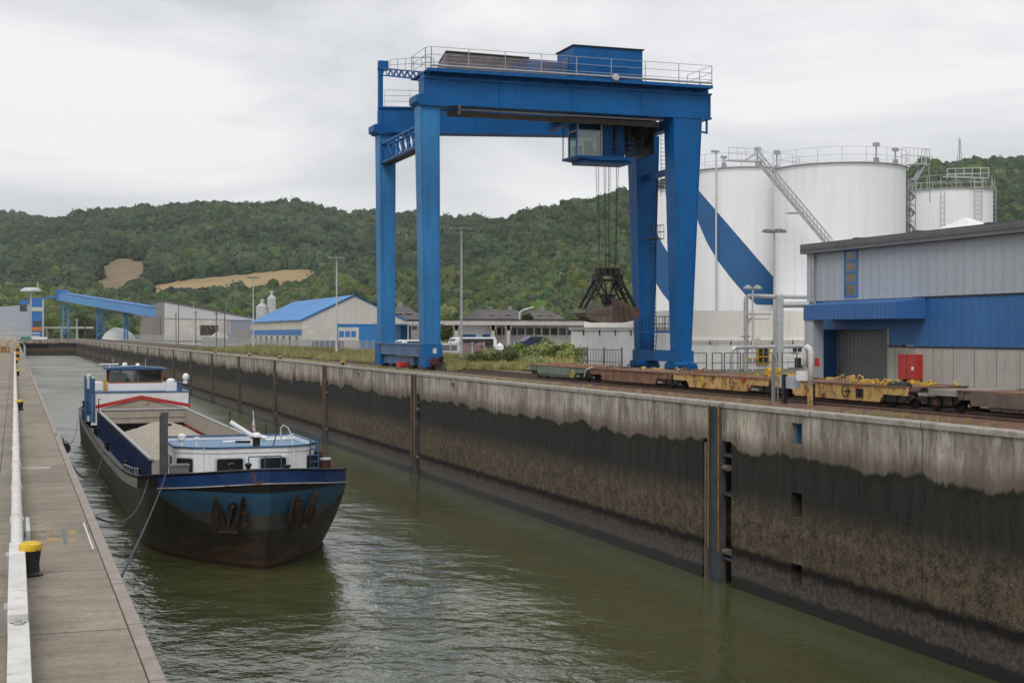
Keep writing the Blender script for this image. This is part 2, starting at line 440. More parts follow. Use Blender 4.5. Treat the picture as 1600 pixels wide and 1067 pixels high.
def wallmat():
    m = NT('harbour_wall_concrete')
    X = m.xyz()
    z = X[2]
    big = m.noise((.35, .35, .12), 4, .6)
    jag = m.noise((1.9, 1.9, .22), 8, .78)
    fine = m.noise(7, 7, .7)
    zz = m.math('ADD', z, m.math('ADD', m.math('MULTIPLY', m.math('SUBTRACT', jag, .5), .3), m.math('ADD', m.math('MULTIPLY', m.math('SUBTRACT', big, .5), 1.5), m.math('MULTIPLY', m.math('SUBTRACT', m.noise((2.6, 2.6, .12), 6, .75), .5), .3))))
    streak = m.noise((3.2, 3.2, .3), 6, .7)
    zz = m.math('SUBTRACT', m.math('ADD', zz, m.math('MULTIPLY', m.map(m.noise((.55, .55, .05), 4, .65), .62, .76), .8)), 0)
    soft = m.noise((.8, .8, .35), 6, .7)
    top = m.mix(m.map(soft, .36, .64), (.58, .525, .445), (.26, .225, .185))
    top = m.mix(m.map(streak, .52, .78, 0, .5), top, (.17, .145, .12))
    wide = m.noise((.9, .9, .16), 5, .65)
    top = m.mix(m.math('MULTIPLY', m.map(wide, .45, .7), .75), top, (.16, .135, .11))
    top = m.mix(m.math('MULTIPLY', m.map(fine, .5, .75), .5), top, (.14, .12, .10))
    # drier brown foot of the upper zone
    drip = m.noise((2.2, 2.2, .5), 7, .8, dist=.8)
    top = m.mix(m.map(drip, .56, .60, 0, .55), top, (.56, .52, .45))
    top = m.mix(m.map(zz, -.9, -1.3, 0, .7), top, (.15, .115, .085))
    top = m.mix(m.math('MULTIPLY', m.map(drip, .47, .42), .6), top, (.10, .085, .07))
    alg = m.mix(m.map(m.math('ADD', m.math('MULTIPLY', fine, .5), m.math('MULTIPLY', streak, .5)), .38, .62), (.013, .0135, .0115), (.040, .039, .034))
    green = m.mix(m.map(m.noise(1.3, 5), .45, .65), (.013, .016, .008), (.030, .035, .016))
    alg = m.mix(m.map(zz, -1.95, -1.6), alg, green)
    c = m.mix(m.map(zz, -1.25, -1.62, 0, .45), top, (.06, .052, .042))
    c = m.mix(m.map(zz, -1.55, -1.66), c, alg)
    z2 = m.math('ADD', z, m.math('MULTIPLY', m.math('SUBTRACT', jag, .5), .5))
    sh = m.voro(13)
    shell = m.mix(m.map(m.noise(3.4, 8, .82), .40, .62), (.030, .022, .014), (.165, .125, .082))
    shell = m.mix(m.map(m.noise(15, 5, .85), .56, .62), shell, (.30, .27, .21))
    shell = m.mix(m.map(m.voro(3.1), .045, .03), shell, (.55, .52, .45))
    c = m.mix(m.map(z2, -2.9, -3.9), c, shell)
    z3 = m.math('ADD', z, m.math('MULTIPLY', m.math('SUBTRACT', m.noise((1.5, 1.5, .6), 6, .7), .5), .55))
    low = m.mix(m.map(m.noise(5, 8, .85), .42, .62), (.03, .024, .021), (.15, .125, .108))
    dark = m.mix(m.map(fine, .4, .7), (.006, .005, .005), (.025, .02, .017))
    c = m.mix(m.map(z3, -4.95, -5.1), c, dark)
    c = m.mix(m.map(z3, -5.25, -5.5), c, low)
    c = m.mix(m.map(z3, -6.0, -6.12), c, dark)
    pw = m.n('ShaderNodeTexWhiteNoise'); pw.noise_dimensions = '1D'
    m.l(m.math('FLOOR', m.math('DIVIDE', m.math('ADD', X[1], 1.6), 5.9)), pw.inputs['W'])
    c = m.mix(m.math('MULTIPLY', pw.outputs['Value'], .32), c, m.mix(1, c, (.55, .55, .56), 'MULTIPLY'))
    scar = m.noise((1.3, 1.3, 1.1), 5, .75, dist=1.2)
    c = m.mix(m.map(scar, .66, .70, 0, .5), c, (.05, .042, .034))
    # pour joints every six metres
    jt = m.math('PINGPONG', m.math('DIVIDE', m.math('ADD', X[1], 1.6), 2.95), 1)
    c = m.mix(m.map(jt, .012, .004, 0, .7), c, (.03, .027, .024))
    h = m.math('ADD', m.math('MULTIPLY', m.noise(9, 7, .75), m.map(z, -3.2, -4.2, .25, 1.2)), m.math('MULTIPLY', jag, .5))
    m.bump(h, .9, .06)
    return m.fin(c, m.map(z3, -6.0, -5.2, .35, .9), 0, .25)
M['wall'] = wallmat()
def quaymat():
    m = NT('quay_slab_concrete')
    X = m.xyz()
    a = m.noise((.9, 3.4, 1), 6, .65)
    b = m.noise(14, 7, .7)
    c = m.mix(m.map(a, .32, .68), (.24, .205, .16), (.37, .325, .26))
    c = m.mix(m.map(b, .4, .75, 0, .65), c, (.12, .105, .085))
    g = m.voro(60)
    c = m.mix(m.map(g, .25, .1, 0, .5), c, (.42, .39, .34))
    cr_ = m.noise((1.2, 9, 1), 5, .7, dist=.6)
    c = m.mix(m.map(cr_, .63, .72, 0, .45), c, (.09, .075, .06))
    big = m.noise((.7, .3, 1), 3)
    c = m.mix(m.map(big, .42, .66, 0, .5), c, (.13, .115, .095))
    c = m.mix(m.map(m.noise((1.6, 1.1, 1), 6, .7), .60, .68, 0, .5), c, (.11, .095, .08))

    jt = m.math('PINGPONG', m.math('DIVIDE', m.math('ADD', X[1], .35), 1.6), 1)
    c = m.mix(m.map(jt, .013, .006, 0, .8), c, (.05, .043, .035))
    h = m.math('ADD', m.noise((5, 26, 5), 6, .7), m.math('MULTIPLY', m.noise(60, 4), .5))
    m.bump(h, .55, .02)
    return m.fin(c, .88, 0, .25)
M['quay'] = quaymat()
def copingmat():
    m = NT('worn_coping_stone')
    c = m.mix(m.map(m.noise(3, 7, .7), .3, .7), (.23, .19, .165), (.36, .33, .30))
    c = m.mix(m.map(m.noise(12, 5, .7), .52, .72, 0, .6), c, (.13, .09, .07))
    X = m.xyz()
    jt = m.math('PINGPONG', m.math('DIVIDE', X[1], 1.05), 1)
    c = m.mix(m.map(jt, .02, .01, 0, .6), c, (.06, .05, .045))
    m.bump(m.noise(20, 6, .7), .5, .015)
    return m.fin(c, .8, 0, .3)
M['coping'] = copingmat()
def rcopingmat():
    m = NT('harbour_wall_coping')
    c = m.mix(m.map(m.noise(2.2, 7, .7), .3, .7), (.22, .19, .165), (.40, .375, .34))
    c = m.mix(m.map(m.noise(6, 5, .7), .55, .72, 0, .6), c, (.62, .6, .56))
    X = m.xyz()
    jt = m.math('PINGPONG', m.math('DIVIDE', m.math('ADD', X[1], 1.6), 2.95), 1)
    c = m.mix(m.map(jt, .012, .006, 0, .8), c, (.05, .04, .035))
    m.bump(m.noise(9, 6, .7), .6, .03)
    return m.fin(c, .85, 0, .25)
M['rcoping'] = rcopingmat()
def groundmat():
    m = NT('quayside_ground')
    X = m.xyz()
    x = X[0]; y = X[1]
    n = m.noise(1.1, 7, .7); f = m.noise(6, 7, .75); b = m.noise(.25, 5, .6)
    red = m.mix(m.map(n, .3, .7), (.115, .055, .042), (.2, .115, .088))
    red = m.mix(m.map(f, .5, .75, 0, .6), red, (.09, .07, .06))
    grav = m.mix(m.map(f, .35, .7), (.13, .105, .08), (.26, .22, .18))
    grass = m.mix(m.map(n, .35, .7), (.075, .10, .022), (.21, .19, .075))
    grass = m.mix(m.map(f, .5, .8, 0, .6), grass, (.04, .06, .015))
    g = m.mix(m.map(m.math('ADD', b, m.math('MULTIPLY', m.math('SUBTRACT', f, .5), .5)), .42, .5), grass, grav)
    g = m.mix(m.map(m.math('ADD', x, m.math('MULTIPLY', n, 2.0)), 30, 36, .55, 0), g, grav)
    g2 = m.mix(m.map(y, 62, 85), red, grav)
    xx = m.math('ADD', x, m.math('MULTIPLY', m.math('SUBTRACT', f, .5), .9))
    c = m.mix(m.map(xx, 27.4, 28.0), g2, g)
    # concrete yard in front of the sheds
    yard = m.mix(m.map(n, .3, .7), (.24, .225, .2), (.33, .31, .28))
    c = m.mix(m.math('MULTIPLY', m.map(x, 39.5, 41), m.map(y, 112, 118)), c, yard)
    far = m.mix(m.map(m.noise(.02, 4), .4, .6), (.05, .075, .02), (.1, .11, .04))
    c = m.mix(m.map(y, 700, 760), c, far)
    c = m.mix(m.map(x, 110, 140), c, far)
    m.bump(m.noise(5, 7, .75), .8, .06)
    return m.fin(c, .9, 0, .2)
M['ground'] = groundmat()
def watermat():
    m = NT('harbour_water')
    X = m.xyz()
    n0 = m.noise(.05, 3)
    c = m.mix(m.map(n0, .35, .65), (.056, .063, .024), (.078, .084, .034))
    patch = m.map(m.noise((.09, .045, 1), 3, .5), .36, .62, .28, 1.0)
    v1 = m.scale((1.15, 1.0, 1), rot=(0, 0, R(24)))
    w0 = m.noise(.27, 2, .5, v1, .4)
    w1 = m.noise(.62, 2, .45, v1, .3)
    w2 = m.noise(2.1, 3, .55, v1, .6)
    w3 = m.noise(6.5, 2, .5, v1, .4)
    h = m.math('ADD', m.math('ADD', m.math('MULTIPLY', w0, m.map(X[1], 30, 90, .5, 2.6)), m.math('MULTIPLY', w1, 1.1)), m.math('ADD', m.math('MULTIPLY', w2, .34), m.math('MULTIPLY', w3, .10)))
    h = m.math('MULTIPLY', h, m.math('MULTIPLY', patch, m.math('MULTIPLY', m.map(X[0], 13, 22.5, 1, .22), m.map(X[1], 70, 260, 1, .3))))
    m.bump(h, 1.0, .17)
    m.b.inputs['IOR'].default_value = 1.65
    return m.fin(c, m.math('MULTIPLY', m.map(X[1], 30, 240, .045, .42), m.map(patch, .28, 1, .75, 1.2)), 0, 1.0)
M['water'] = watermat()
def hullmat():
    m = NT('barge_hull_plating')
    o = m.objco(); X = m.xyz(o)
    z = X[2]; y = X[1]
    n = m.noise(1.2, 7, .7, o); f = m.noise(5, 6, .7, o)
    st = m.noise((.5, .5, 2.6), 6, .7, o)
    ver = m.noise((2.6, 2.6, .25), 6, .7, o)
    side = m.mix(m.map(ver, .35, .65), (.04, .036, .031), (.17, .155, .13))
    bow = m.mix(m.map(n, .35, .68), (.013, .012, .011), (.05, .041, .032))
    bow = m.mix(m.map(m.math('ADD', st, m.math('MULTIPLY', z, -.12)), .40, .55, 0, .85), bow, (.13, .055, .028))
    bow = m.mix(m.map(f, .55, .72, 0, .35), bow, (.07, .055, .045))
    yn = m.math('ADD', y, m.math('MULTIPLY', n, 5))
    c = m.mix(m.map(yn, 6.5, 14.5), bow, side)
    # grey primer below the blue panel
    zb = m.math('ADD', z, m.math('MULTIPLY', m.math('SUBTRACT', n, .5), .25))
    edge = m.math('ADD', y, m.math('MULTIPLY', m.math('SUBTRACT', 3.05, z), 1.7))
    edge2 = m.math('ADD', y, m.math('MULTIPLY', m.math('SUBTRACT', 3.05, z), 1.9))
    grey = m.mix(m.map(n, .3, .7), (.045, .047, .05), (.085, .083, .08))
    gm = m.math('MULTIPLY', m.map(zb, 1.5, 1.66), m.map(edge2, 5.0, 4.8))
    c = m.mix(m.math('MULTIPLY', gm, .85), c, grey)
    teal = m.mix(m.map(n, .3, .7), (.014, .06, .115), (.03, .095, .16))
    teal = m.mix(m.map(f, .55, .75, 0, .5), teal, (.02, .035, .05))
    z4 = m.math('ADD', z, m.math('MULTIPLY', m.math('SUBTRACT', f, .5), .04))
    tm = m.math('MULTIPLY', m.map(z4, 2.2, 2.22), m.map(edge, 4.62, 4.56))
    c = m.mix(tm, c, teal)
    c = m.mix(m.map(z4, 3.02, 3.06), c, (.011, .0105, .012))
    c = m.mix(m.map(z, .25, .12, 0, .7), c, (.012, .012, .008))
    m.bump(m.math('ADD', m.noise(1.1, 3, .5, o), m.math('MULTIPLY', f, .25)), .5, .07)
    return m.fin(c, .55, 0, .4)
M['hull'] = hullmat()
def sandmat():
    m = NT('crushed_stone_cargo')
    c = m.mix(m.map(m.noise(9, 8, .8), .3, .7), (.33, .295, .25), (.60, .555, .49))
    c = m.mix(m.map(m.noise(1.5, 5, .6), .4, .7, 0, .4), c, (.3, .25, .19))
    m.bump(m.noise(7, 8, .8), 1, .12)
    return m.fin(c, .95, 0, .1)
M['sand'] = sandmat()
def tankmat():
    m = NT('white_tank_shell')
    X = m.xyz()
    st = m.noise((1.4, 1.4, .08), 6, .65)
    c = m.mix(m.map(st, .45, .75, 0, .35), (.77, .78, .80), (.58, .57, .56))
    c = m.mix(m.map(m.noise((2.5, 2.5, .05), 5, .7), .60, .72, 0, .35), c, (.42, .34, .28))
    c = m.mix(m.map(m.noise(.3, 4), .4, .7, 0, .2), c, (.68, .70, .73))
    wv = m.math('PINGPONG', m.math('DIVIDE', X[2], .95), 1)
    c = m.mix(m.map(wv, .03, .0, 0, .22), c, (.4, .41, .42))
    m.bump(m.noise(.8, 2), .12, .1)
    return m.fin(c, .5, 0, .35)
M['tank'] = tankmat()
M['tankblue'] = paint('blue_tank_stripe', (.022, .10, .25), .5, var=.08, sc=.4, streak=.2, dirt=(.05, .1, .18))
def leafmat(name, a, b, hue=.06, sat=1, fine=.9):
    m = NT(name)
    oi = m.n('ShaderNodeObjectInfo')
    n = m.noise(fine, 5, .7)
    c = m.mix(m.map(n, .3, .7), a, b)
    c = m.mix(m.map(m.noise(.011, 3), .35, .65), m.mix(1, c, (.72, .76, .85), 'MULTIPLY'), m.mix(1, c, (1.25, 1.22, 1.0), 'MULTIPLY'))
    hs = m.n('ShaderNodeHueSaturation')
    m.l(c, hs.inputs['Color'])
    m.l(m.map(oi.outputs['Random'], 0, 1, .5 - hue, .5 + hue * .3), hs.inputs['Hue'])
    r2 = m.math('FRACT', m.math('MULTIPLY', oi.outputs['Random'], 17.31))
    m.l(m.map(r2, 0, 1, .7, 1.3), hs.inputs['Value'])
    r3 = m.math('FRACT', m.math('MULTIPLY', oi.outputs['Random'], 41.7))
    m.l(m.map(r3, 0, 1, .75 * sat, 1.05 * sat), hs.inputs['Saturation'])
    return m.fin(hs.outputs[0], .75, 0, .15)
M['forest'] = leafmat('woodland_foliage', (.022, .047, .021), (.050, .089, .035), sat=.9)
M['forest_l'] = leafmat('light_woodland_foliage', (.04, .075, .022), (.088, .128, .038))
M['leaf'] = leafmat('broad_leaf_foliage', (.05, .10, .02), (.15, .21, .05), .04)
M['bush'] = leafmat('willow_scrub_foliage', (.17, .23, .08), (.38, .43, .20), .03, fine=3)
M['leafdark'] = leafmat('dark_tree_foliage', (.02, .045, .012), (.06, .09, .025), .04)
M['grassblade'] = leafmat('dry_grass_blades', (.17, .20, .05), (.42, .38, .16), .03)
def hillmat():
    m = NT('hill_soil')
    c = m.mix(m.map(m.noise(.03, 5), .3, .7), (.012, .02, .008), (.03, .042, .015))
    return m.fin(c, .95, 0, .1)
M['hill'] = hillmat()
def fieldmat(name, a, b, sc=.03):
    m = NT(name)
    c = m.mix(m.map(m.noise((sc, sc * 3, sc), 6, .6), .35, .65), a, b)
    c = m.mix(m.map(m.noise(.2, 6, .7), .6, .8, 0, .5), c, (.06, .08, .03))
    return m.fin(c, .95, 0, .1)
M['field'] = fieldmat('stubble_field', (.27, .21, .11), (.36, .27, .15))
M['clearing'] = fieldmat('bare_brown_clearing', (.17, .14, .085), (.25, .19, .13))
# ------------------------------------------------------------------ ground, water, harbour walls
WL = -6.5
XR = 24.0; XL = 1.02; YE = 622
def struct(name, mb, mat, **k):
    o = mb.build(name, mat, **k); o['kind'] = 'structure'; return o
mb = MB()
xs = [24.5, 27, 30, 33, 36, 38, 40, 60, 120, 400, 1500, 5000]
zs = [0, 0, 0, 0, -.1, -.3, -.4, -.4, -.4, -.4, -.4, -.4]
ys = [-200, 0, 40, 80, 120, 200, 400, YE + .6, 900, 2500, 6000]
mb.add([(x, y, z) for y in ys for x, z in zip(xs, zs)], [(j * 12 + i, j * 12 + i + 1, (j + 1) * 12 + i + 1, (j + 1) * 12 + i) for j in range(10) for i in range(11)])
mb.add([(x, y, 0) for y in (YE + .6, 2500, 6000) for x in (-3000, XL, 24.5)], [(0, 1, 4, 3), (1, 2, 5, 4), (3, 4, 7, 6), (4, 5, 8, 7)])
struct('ground', mb, M['ground'], org=(0, 0, 0))
struct('water', MB().add([(XL - .5, -80, WL), (XR + 2, -80, WL), (XR + 2, YE + 1, WL), (XL - .5, YE + 1, WL)], [(0, 1, 2, 3)]), M['water'], org=(0, 0, WL))
# left quay
mb = MB()
mb.box(-.25, .90, -80, YE, -.5, 0)
mb.box(-3000, -.262, -80, YE + .6, -.5, -.012)
struct('quay_pavement', mb, M['quay'], org=(0, 0, 0))
mb = MB(); mb.box(.912, XL + .012, -80, YE, -.28, .006)
tag(mb.build('quay_coping', M['coping'], org=(1, 0, 0), bevel=.012), 'narrow worn stone kerb edging the left quay above the water', 'coping')
mb = MB(); mb.box(.3, XL, -80, YE, -8, -.5005)
tag(mb.build('quay_wall', M['wall'], org=(1, 0, -8)), 'low concrete wall under the left quay walkway beside the barge', 'quay wall')
# right harbour wall with recesses
SLOTS = [46.2, 87.4, 115, 138.6] + [138.6 + 23.4 * k for k in range(1, 20)]
holes = []
HY0 = -80; HZ0 = -8
for s in SLOTS:
    holes.append((s - 1.15 - HY0, s + 1.1 - HY0, .4, -1.35 - HZ0, .55))
for (s, a, b) in [(40.6, -1.1, -.42), (40.6, -3.5, -2.68), (40.6, -5.75, -5.0), (79, -.9, -.36), (103, -.9, -.4)]:
    holes.append((s - .34 - HY0, s + .34 - HY0, a - HZ0, b - HZ0, .8))
root = thing('harbour_wall', (XR, 0, -8), 'tall stained concrete harbour wall with black algae band on the right of the basin', 'harbour wall')
MB().holed((XR, HY0, HZ0), (0, 1, 0), (1, 0, 0), YE - HY0, -.16 - HZ0, holes).build('wall', M['wall'], root)
mb = MB()
for k in range(int((YE - HY0) / 5.9) + 1):
    y0 = -79.1 + 5.9 * k
    mb.box(XR - .05 - random.uniform(0, .02), 24.51, y0 + .01, min(YE, y0 + 5.89), -.16, .015 + random.uniform(-.006, .008))
mb.build('coping', M['rcoping'], root, bevel=.03)
mb = MB(); mb.box(XR - .035, XR, HY0, YE, -5.2, -5.0)
mb.box(XR + .43, XR + .449, 40.29, 40.91, -1.05, -.47)
mb = MB(); mb.box(XR + .2, XR + .78, 40.90, 40.93, -1.06, -.45); mb.build('niche_plate', M['bandblue'], root)
# end wall
root = thing('end_wall', (12, YE, -8), 'dark concrete end wall closing the far end of the basin', 'harbour wall')
MB().holed((XL, YE, -8), (1, 0, 0), (0, 1, 0), XR - XL, 7.9, [(2, 12, 1.2, 5.8, 1.2)]).build('wall', M['wall'], root)
MB().box(XL, XR, YE - .1, YE + .6, -.1, .05).build('coping', M['rcoping'], root)
# fender channels
def fender():
    r = thing('fender_channel', (XR, 0, WL), '', 'steel fender', 'steel fender channels along the right harbour wall')
    mb = MB(); mb.box(-.05, .04, -.385, .385, -.3, 6.40); mb.build('channel_web', M['niche'], r, local=True)
    for sgn in (-1, 1):
        mb = MB(); mb.box(-.12, .16, sgn * .405 - .02, sgn * .405 + .02, -.5, 6.42); mb.build('flange', M['fender'], r, local=True)
    for q in (-.43, .37): MB().box(-.135, -.12, q, q + .06, 1.2, 6.4).build('edge_strip', M['edgeyellow'], r, local=True)
    mb = MB(); mb.box(-.02, .09, .78, .9, -.2, 5.0); mb.build('guide_post', M['rustgrey'], r, local=True)
    for z in (.9, 3.2, 4.6):
        MB().box(.02, .5, -1.12, -.46, z, z + .1).box(.02, .5, -.34, .3, z, z + .1).build('crossbar', M['niche'], r, local=True)
    for z in (1.2, 4.2):
        mb = MB(); mb.beam((.12, -.46, z), (.12, -1.1, z), .2, .16); mb.tube([(.0, -.6, z), (.0, -.95, z)], .1, 8)
        mb.build('mooring_lug', M['rustgrey'], r, local=True)
    return r
M['niche'] = paint('blue_grey_worn_steel', (.05, .06, .075), .5, metal=.2, var=.4, sc=1.2, streak=.5, rust=.15)
M['fender'] = paint('rusted_fender_steel', (.07, .068, .07), .6, metal=.2, var=.35, sc=1.5, streak=.5, rust=.2, dirt=(.05, .04, .035))
f0 = fender()
lab = ['wide steel fender channel nearest the camera, beside the square wall niches', 'steel fender channel in the wall just below the foot of the crane',
       'steel fender channel, third from the camera along the harbour wall', 'steel fender channel, fourth from the camera along the harbour wall',
       'steel fender channel in the wall level with the barge wheelhouse']
for i, s in enumerate(SLOTS):
    o = f0 if i == 0 else copy_tree(f0)
    o.location = (XR, s, WL)
    o['label'] = lab[i] if i < 5 else '%s steel fender channel from the camera, toward the far end of the wall' % ['sixth', 'seventh', 'eighth', 'ninth', 'tenth', 'eleventh', 'twelfth', 'thirteenth', 'fourteenth', 'fifteenth', 'sixteenth', 'seventeenth', 'eighteenth', 'nineteenth', 'twentieth', 'twenty-first', 'twenty-second', 'twenty-third'][i - 5]
# rails
def railset(name, x, y0, y1, label, group, z=0.02, bend=0):
    mb = MB()
    n = 24
    pts = []
    for i in range(n + 1):
        y = y0 + (y1 - y0) * i / n
        pts.append((x + bend * max(0, (y - 60) / 60) ** 2, y, z))
    for a, b in zip(pts[:-1], pts[1:]):
        mb.beam((a[0], a[1], a[2] + .05), (b[0], b[1] + .02, b[2] + .05), .075, .05)
        mb.beam((a[0], a[1], a[2] - .0), (b[0], b[1] + .02, b[2] + .0), .04, .07)
        mb.beam((a[0], a[1], a[2] - .045), (b[0], b[1] + .02, b[2] - .045), .16, .02)
    tag(mb.build(name, M['rail_steel']), label, 'rail', group)
g = 'rails laid along the right quay'
railset('crane_rail', 26.6, -20, 600, 'single crane rail nearest the harbour wall edge', g)
railset('track_rail', 28.0, -20, 600, 'near rail of the track carrying the flat wagons', g)
railset('track_rail', 29.44, -20, 600, 'far rail of the track carrying the flat wagons', g)
railset('track_rail', 32.2, -20, 600, 'near rail of the empty second track in the grass', g, z=.03)
railset('track_rail', 33.64, -20, 600, 'far rail of the empty second track in the grass', g, z=.03)
railset('crane_rail', 45.4, 60, 140, 'single crane rail under the right legs of the crane', g, z=-.38)
mb = MB()
for tx in (28.72, 32.92):
    y = 30.0
    while y < 260:
        mb.box(tx - 1.25, tx + 1.25, y, y + .24, -.03, .012); y += .65 if y < 160 else 1.3
tag(mb.build('rail_sleepers', M['trunk']), 'dark worn sleepers sunk in the ballast under both tracks', 'sleepers', None, 'stuff')
# ------------------------------------------------------------------ hills and woods
def interp(tab, x):
    if x <= tab[0][0]: return tab[0][1]
    for (a, b), (c, d) in zip(tab[:-1], tab[1:]):
        if x <= c: return b + (d - b) * (x - a) / (c - a)
    return tab[-1][1]
def inpoly(x, y, P):
    k = False; j = len(P) - 1
    for i in range(len(P)):
        if (P[i][1] > y) != (P[j][1] > y) and x < (P[j][0] - P[i][0]) * (y - P[i][1]) / (P[j][1] - P[i][1]) + P[i][0]: k = not k
        j = i
    return k
# sources for the instanced crowns live in a collection that is not linked to the scene
def crown_src(name, mat, seed, rough=.30, cards=70):
    rnd = random.Random(seed)
    bm = bmesh.new()
    bmesh.ops.create_icosphere(bm, subdivisions=3, radius=1)
    off = Vector((seed * 7.1, seed * 3.3, 0))
    for v in bm.verts:
        p = v.co.copy()
        d = noise.noise(p * 1.3 + off) * rough * 1.3 + noise.noise(p * 3.1 + off) * rough * .8 + noise.noise(p * 7 + off) * rough * .45
        v.co = p * (1 + d)
        v.co.z *= 1.0 if v.co.z > 0 else .75
    bm.verts.ensure_lookup_table()
    vv = [v.co.copy() for v in bm.verts]
    for _ in range(cards):
        p = rnd.choice(vv)
        q = p * rnd.uniform(1.0, 1.14)
        a = Vector((rnd.gauss(0, 1), rnd.gauss(0, 1), rnd.gauss(0, 1))).normalized() * rnd.uniform(.06, .12)
        b = a.orthogonal().normalized() * a.length * .8
        bm.faces.new([bm.verts.new(q - a), bm.verts.new(q + b), bm.verts.new(q + a), bm.verts.new(q - b)])
    me = bpy.data.meshes.new(name); bm.to_mesh(me); bm.free()
    me.materials.append(mat)
    return bpy.data.objects.new(name, me)
def srccol(name, mat, n=5, **k):
    c = bpy.data.collections.new(name)
    for i in range(n): c.objects.link(crown_src(name + '_crown', mat, i + 1, **k))
    return c
SC_D = srccol('dark_woodland', M['forest'])
SC_L = srccol('light_woodland', M['forest_l'])
SC_B = srccol('scrub', M['bush'], n=4, rough=.5, cards=900)
def scatter(name, pts, scl, col, label, cat, squash=1.15):
    me = bpy.data.meshes.new(name)
    me.from_pydata(pts, [], [])
    at = me.attributes.new('sc', 'FLOAT_VECTOR', 'POINT')
    rr = random.Random(3)
    flat = []
    for s in scl: flat += [s, s * rr.uniform(.85, 1.15), s * squash * rr.uniform(.8, 1.25)]
    at.data.foreach_set('vector', flat)
    o = bpy.data.objects.new(name, me); COL.objects.link(o)
    g = bpy.data.node_groups.new(name, 'GeometryNodeTree')
    g.interface.new_socket('Geometry', in_out='INPUT', socket_type='NodeSocketGeometry')
    g.interface.new_socket('Geometry', in_out='OUTPUT', socket_type='NodeSocketGeometry')
    gi = g.nodes.new('NodeGroupInput'); go = g.nodes.new('NodeGroupOutput')
    m2p = g.nodes.new('GeometryNodeMeshToPoints')
    ip = g.nodes.new('GeometryNodeInstanceOnPoints')
    ci = g.nodes.new('GeometryNodeCollectionInfo'); ci.inputs['Collection'].default_value = col
    ci.inputs['Separate Children'].default_value = True; ci.inputs['Reset Children'].default_value = True
    na = g.nodes.new('GeometryNodeInputNamedAttribute'); na.data_type = 'FLOAT_VECTOR'; na.inputs['Name'].default_value = 'sc'
    rv = g.nodes.new('FunctionNodeRandomValue'); rv.data_type = 'FLOAT_VECTOR'
    rv.inputs[0].default_value = (-.15, -.15, 0); rv.inputs[1].default_value = (.15, .15, 6.28)
    lk = g.links.new
    lk(gi.outputs[0], m2p.inputs[0]); lk(m2p.outputs[0], ip.inputs['Points']); lk(ci.outputs[0], ip.inputs['Instance'])
    ip.inputs['Pick Instance'].default_value = True
    lk(na.outputs[0], ip.inputs['Scale']); lk(rv.outputs[0], ip.inputs['Rotation']); lk(ip.outputs[0], go.inputs[0])
    md = o.modifiers.new('scatter', 'NODES'); md.node_group = g
    return tag(o, label, cat, None, 'stuff')
CLEAR = [(136, 460), (154, 428), (166, 412), (188, 404), (210, 404), (240, 411), (228, 429), (216, 437), (200, 441), (190, 452), (176, 460)]
FIELD = [(230, 449), (285, 440), (330, 434), (395, 428), (440, 424), (503, 422), (482, 438), (466, 450), (430, 457), (390, 452), (330, 451), (286, 455), (262, 458), (248, 465), (236, 462)]
def hill(name, crest, Zf, Zc, px0, px1, spur, pw=1.45, step=10, zf=-1.5, seed=0):
    """terrain: every column climbs from its foot to the crest, then falls away behind"""
    def P(px, v):
        yc = interp(crest, px)
        Z = Zf + (Zc - Zf) * v
        top = atZ(px, yc, Zc)
        if v <= 1:
            h = zf + (top.z - zf) * (1 - (1 - v) ** pw)
        else:
            h = top.z - (v - 1) * (top.z) * 1.2
        q = atZ(px, 521, Z)
        nn = noise.noise(Vector((q.x / 210 + seed, q.y / 420, seed))) + .5 * noise.noise(Vector((q.x / 80, q.y / 160 + seed, seed)))
        h += nn * spur * math.sin(PI * min(1, v)) * (1 if v <= 1 else 0)
        return Vector((q.x, q.y, h))
    n = int((px1 - px0) / step)
    mb = MB().grid(lambda u, v: P(px0 + (px1 - px0) * u, v * 1.35), n, 34)
    o = struct(name, mb, M['hill'], smooth=True, org=(0, 0, 0))
    return P
def woods(P, px0, px1, n, r0, r1, Zf, Zc, name, col, label, skip=(), seed=1, lift=.35, vmax=1.12, keep=None):
    rnd = random.Random(seed)
    pts = []; sc = []
    while len(pts) < n:
        u = rnd.random(); v = rnd.random() * vmax
        if rnd.random() > (Zf + (Zc - Zf) * v) / (Zf + (Zc - Zf) * vmax): continue
        px = px0 + (px1 - px0) * u
        if keep and not keep(px, v, rnd): continue
        p = P(px, v)
        s = rnd.uniform(r0, r1) * (1 if rnd.random() > .07 else 1.35)
        a, b, _ = proj(p)
        if any(inpoly(a, b, k) or inpoly(a, b - 5, k) or inpoly(a + 2, b - 10, k) or inpoly(a, b - 15, k) or inpoly(a, b - 21, k) for k in skip): continue
        pts.append((p.x, p.y, p.z + s * lift)); sc.append(s)
    return scatter(name, pts, sc, col, label, 'woodland')
cl = [(-80, 376), (0, 370), (60, 369), (85, 364), (120, 356), (170, 349), (200, 346), (260, 343), (300, 338), (400, 337), (470, 335), (510, 344), (545, 352), (565, 350), (585, 350), (610, 355), (640, 358), (700, 364), (760, 367), (830, 372), (900, 378)]
crr = [(520, 485), (560, 451), (600, 419), (640, 396), (690, 377), (740, 368), (800, 358), (850, 342), (900, 333), (985, 315), (1045, 299), (1120, 310), (1200, 317), (1330, 315), (1395, 290), (1440, 273), (1530, 267), (1600, 264), (1700, 262), (1760, 262)]
clow = [(-80, 462), (60, 468), (130, 474), (200, 478), (260, 480), (330, 480), (380, 478), (420, 472), (450, 462), (480, 456), (505, 444), (525, 434), (570, 437), (620, 443), (700, 442), (780, 430), (850, 421), (930, 425), (990, 424), (1100, 430), (1300, 440), (1760, 420)]
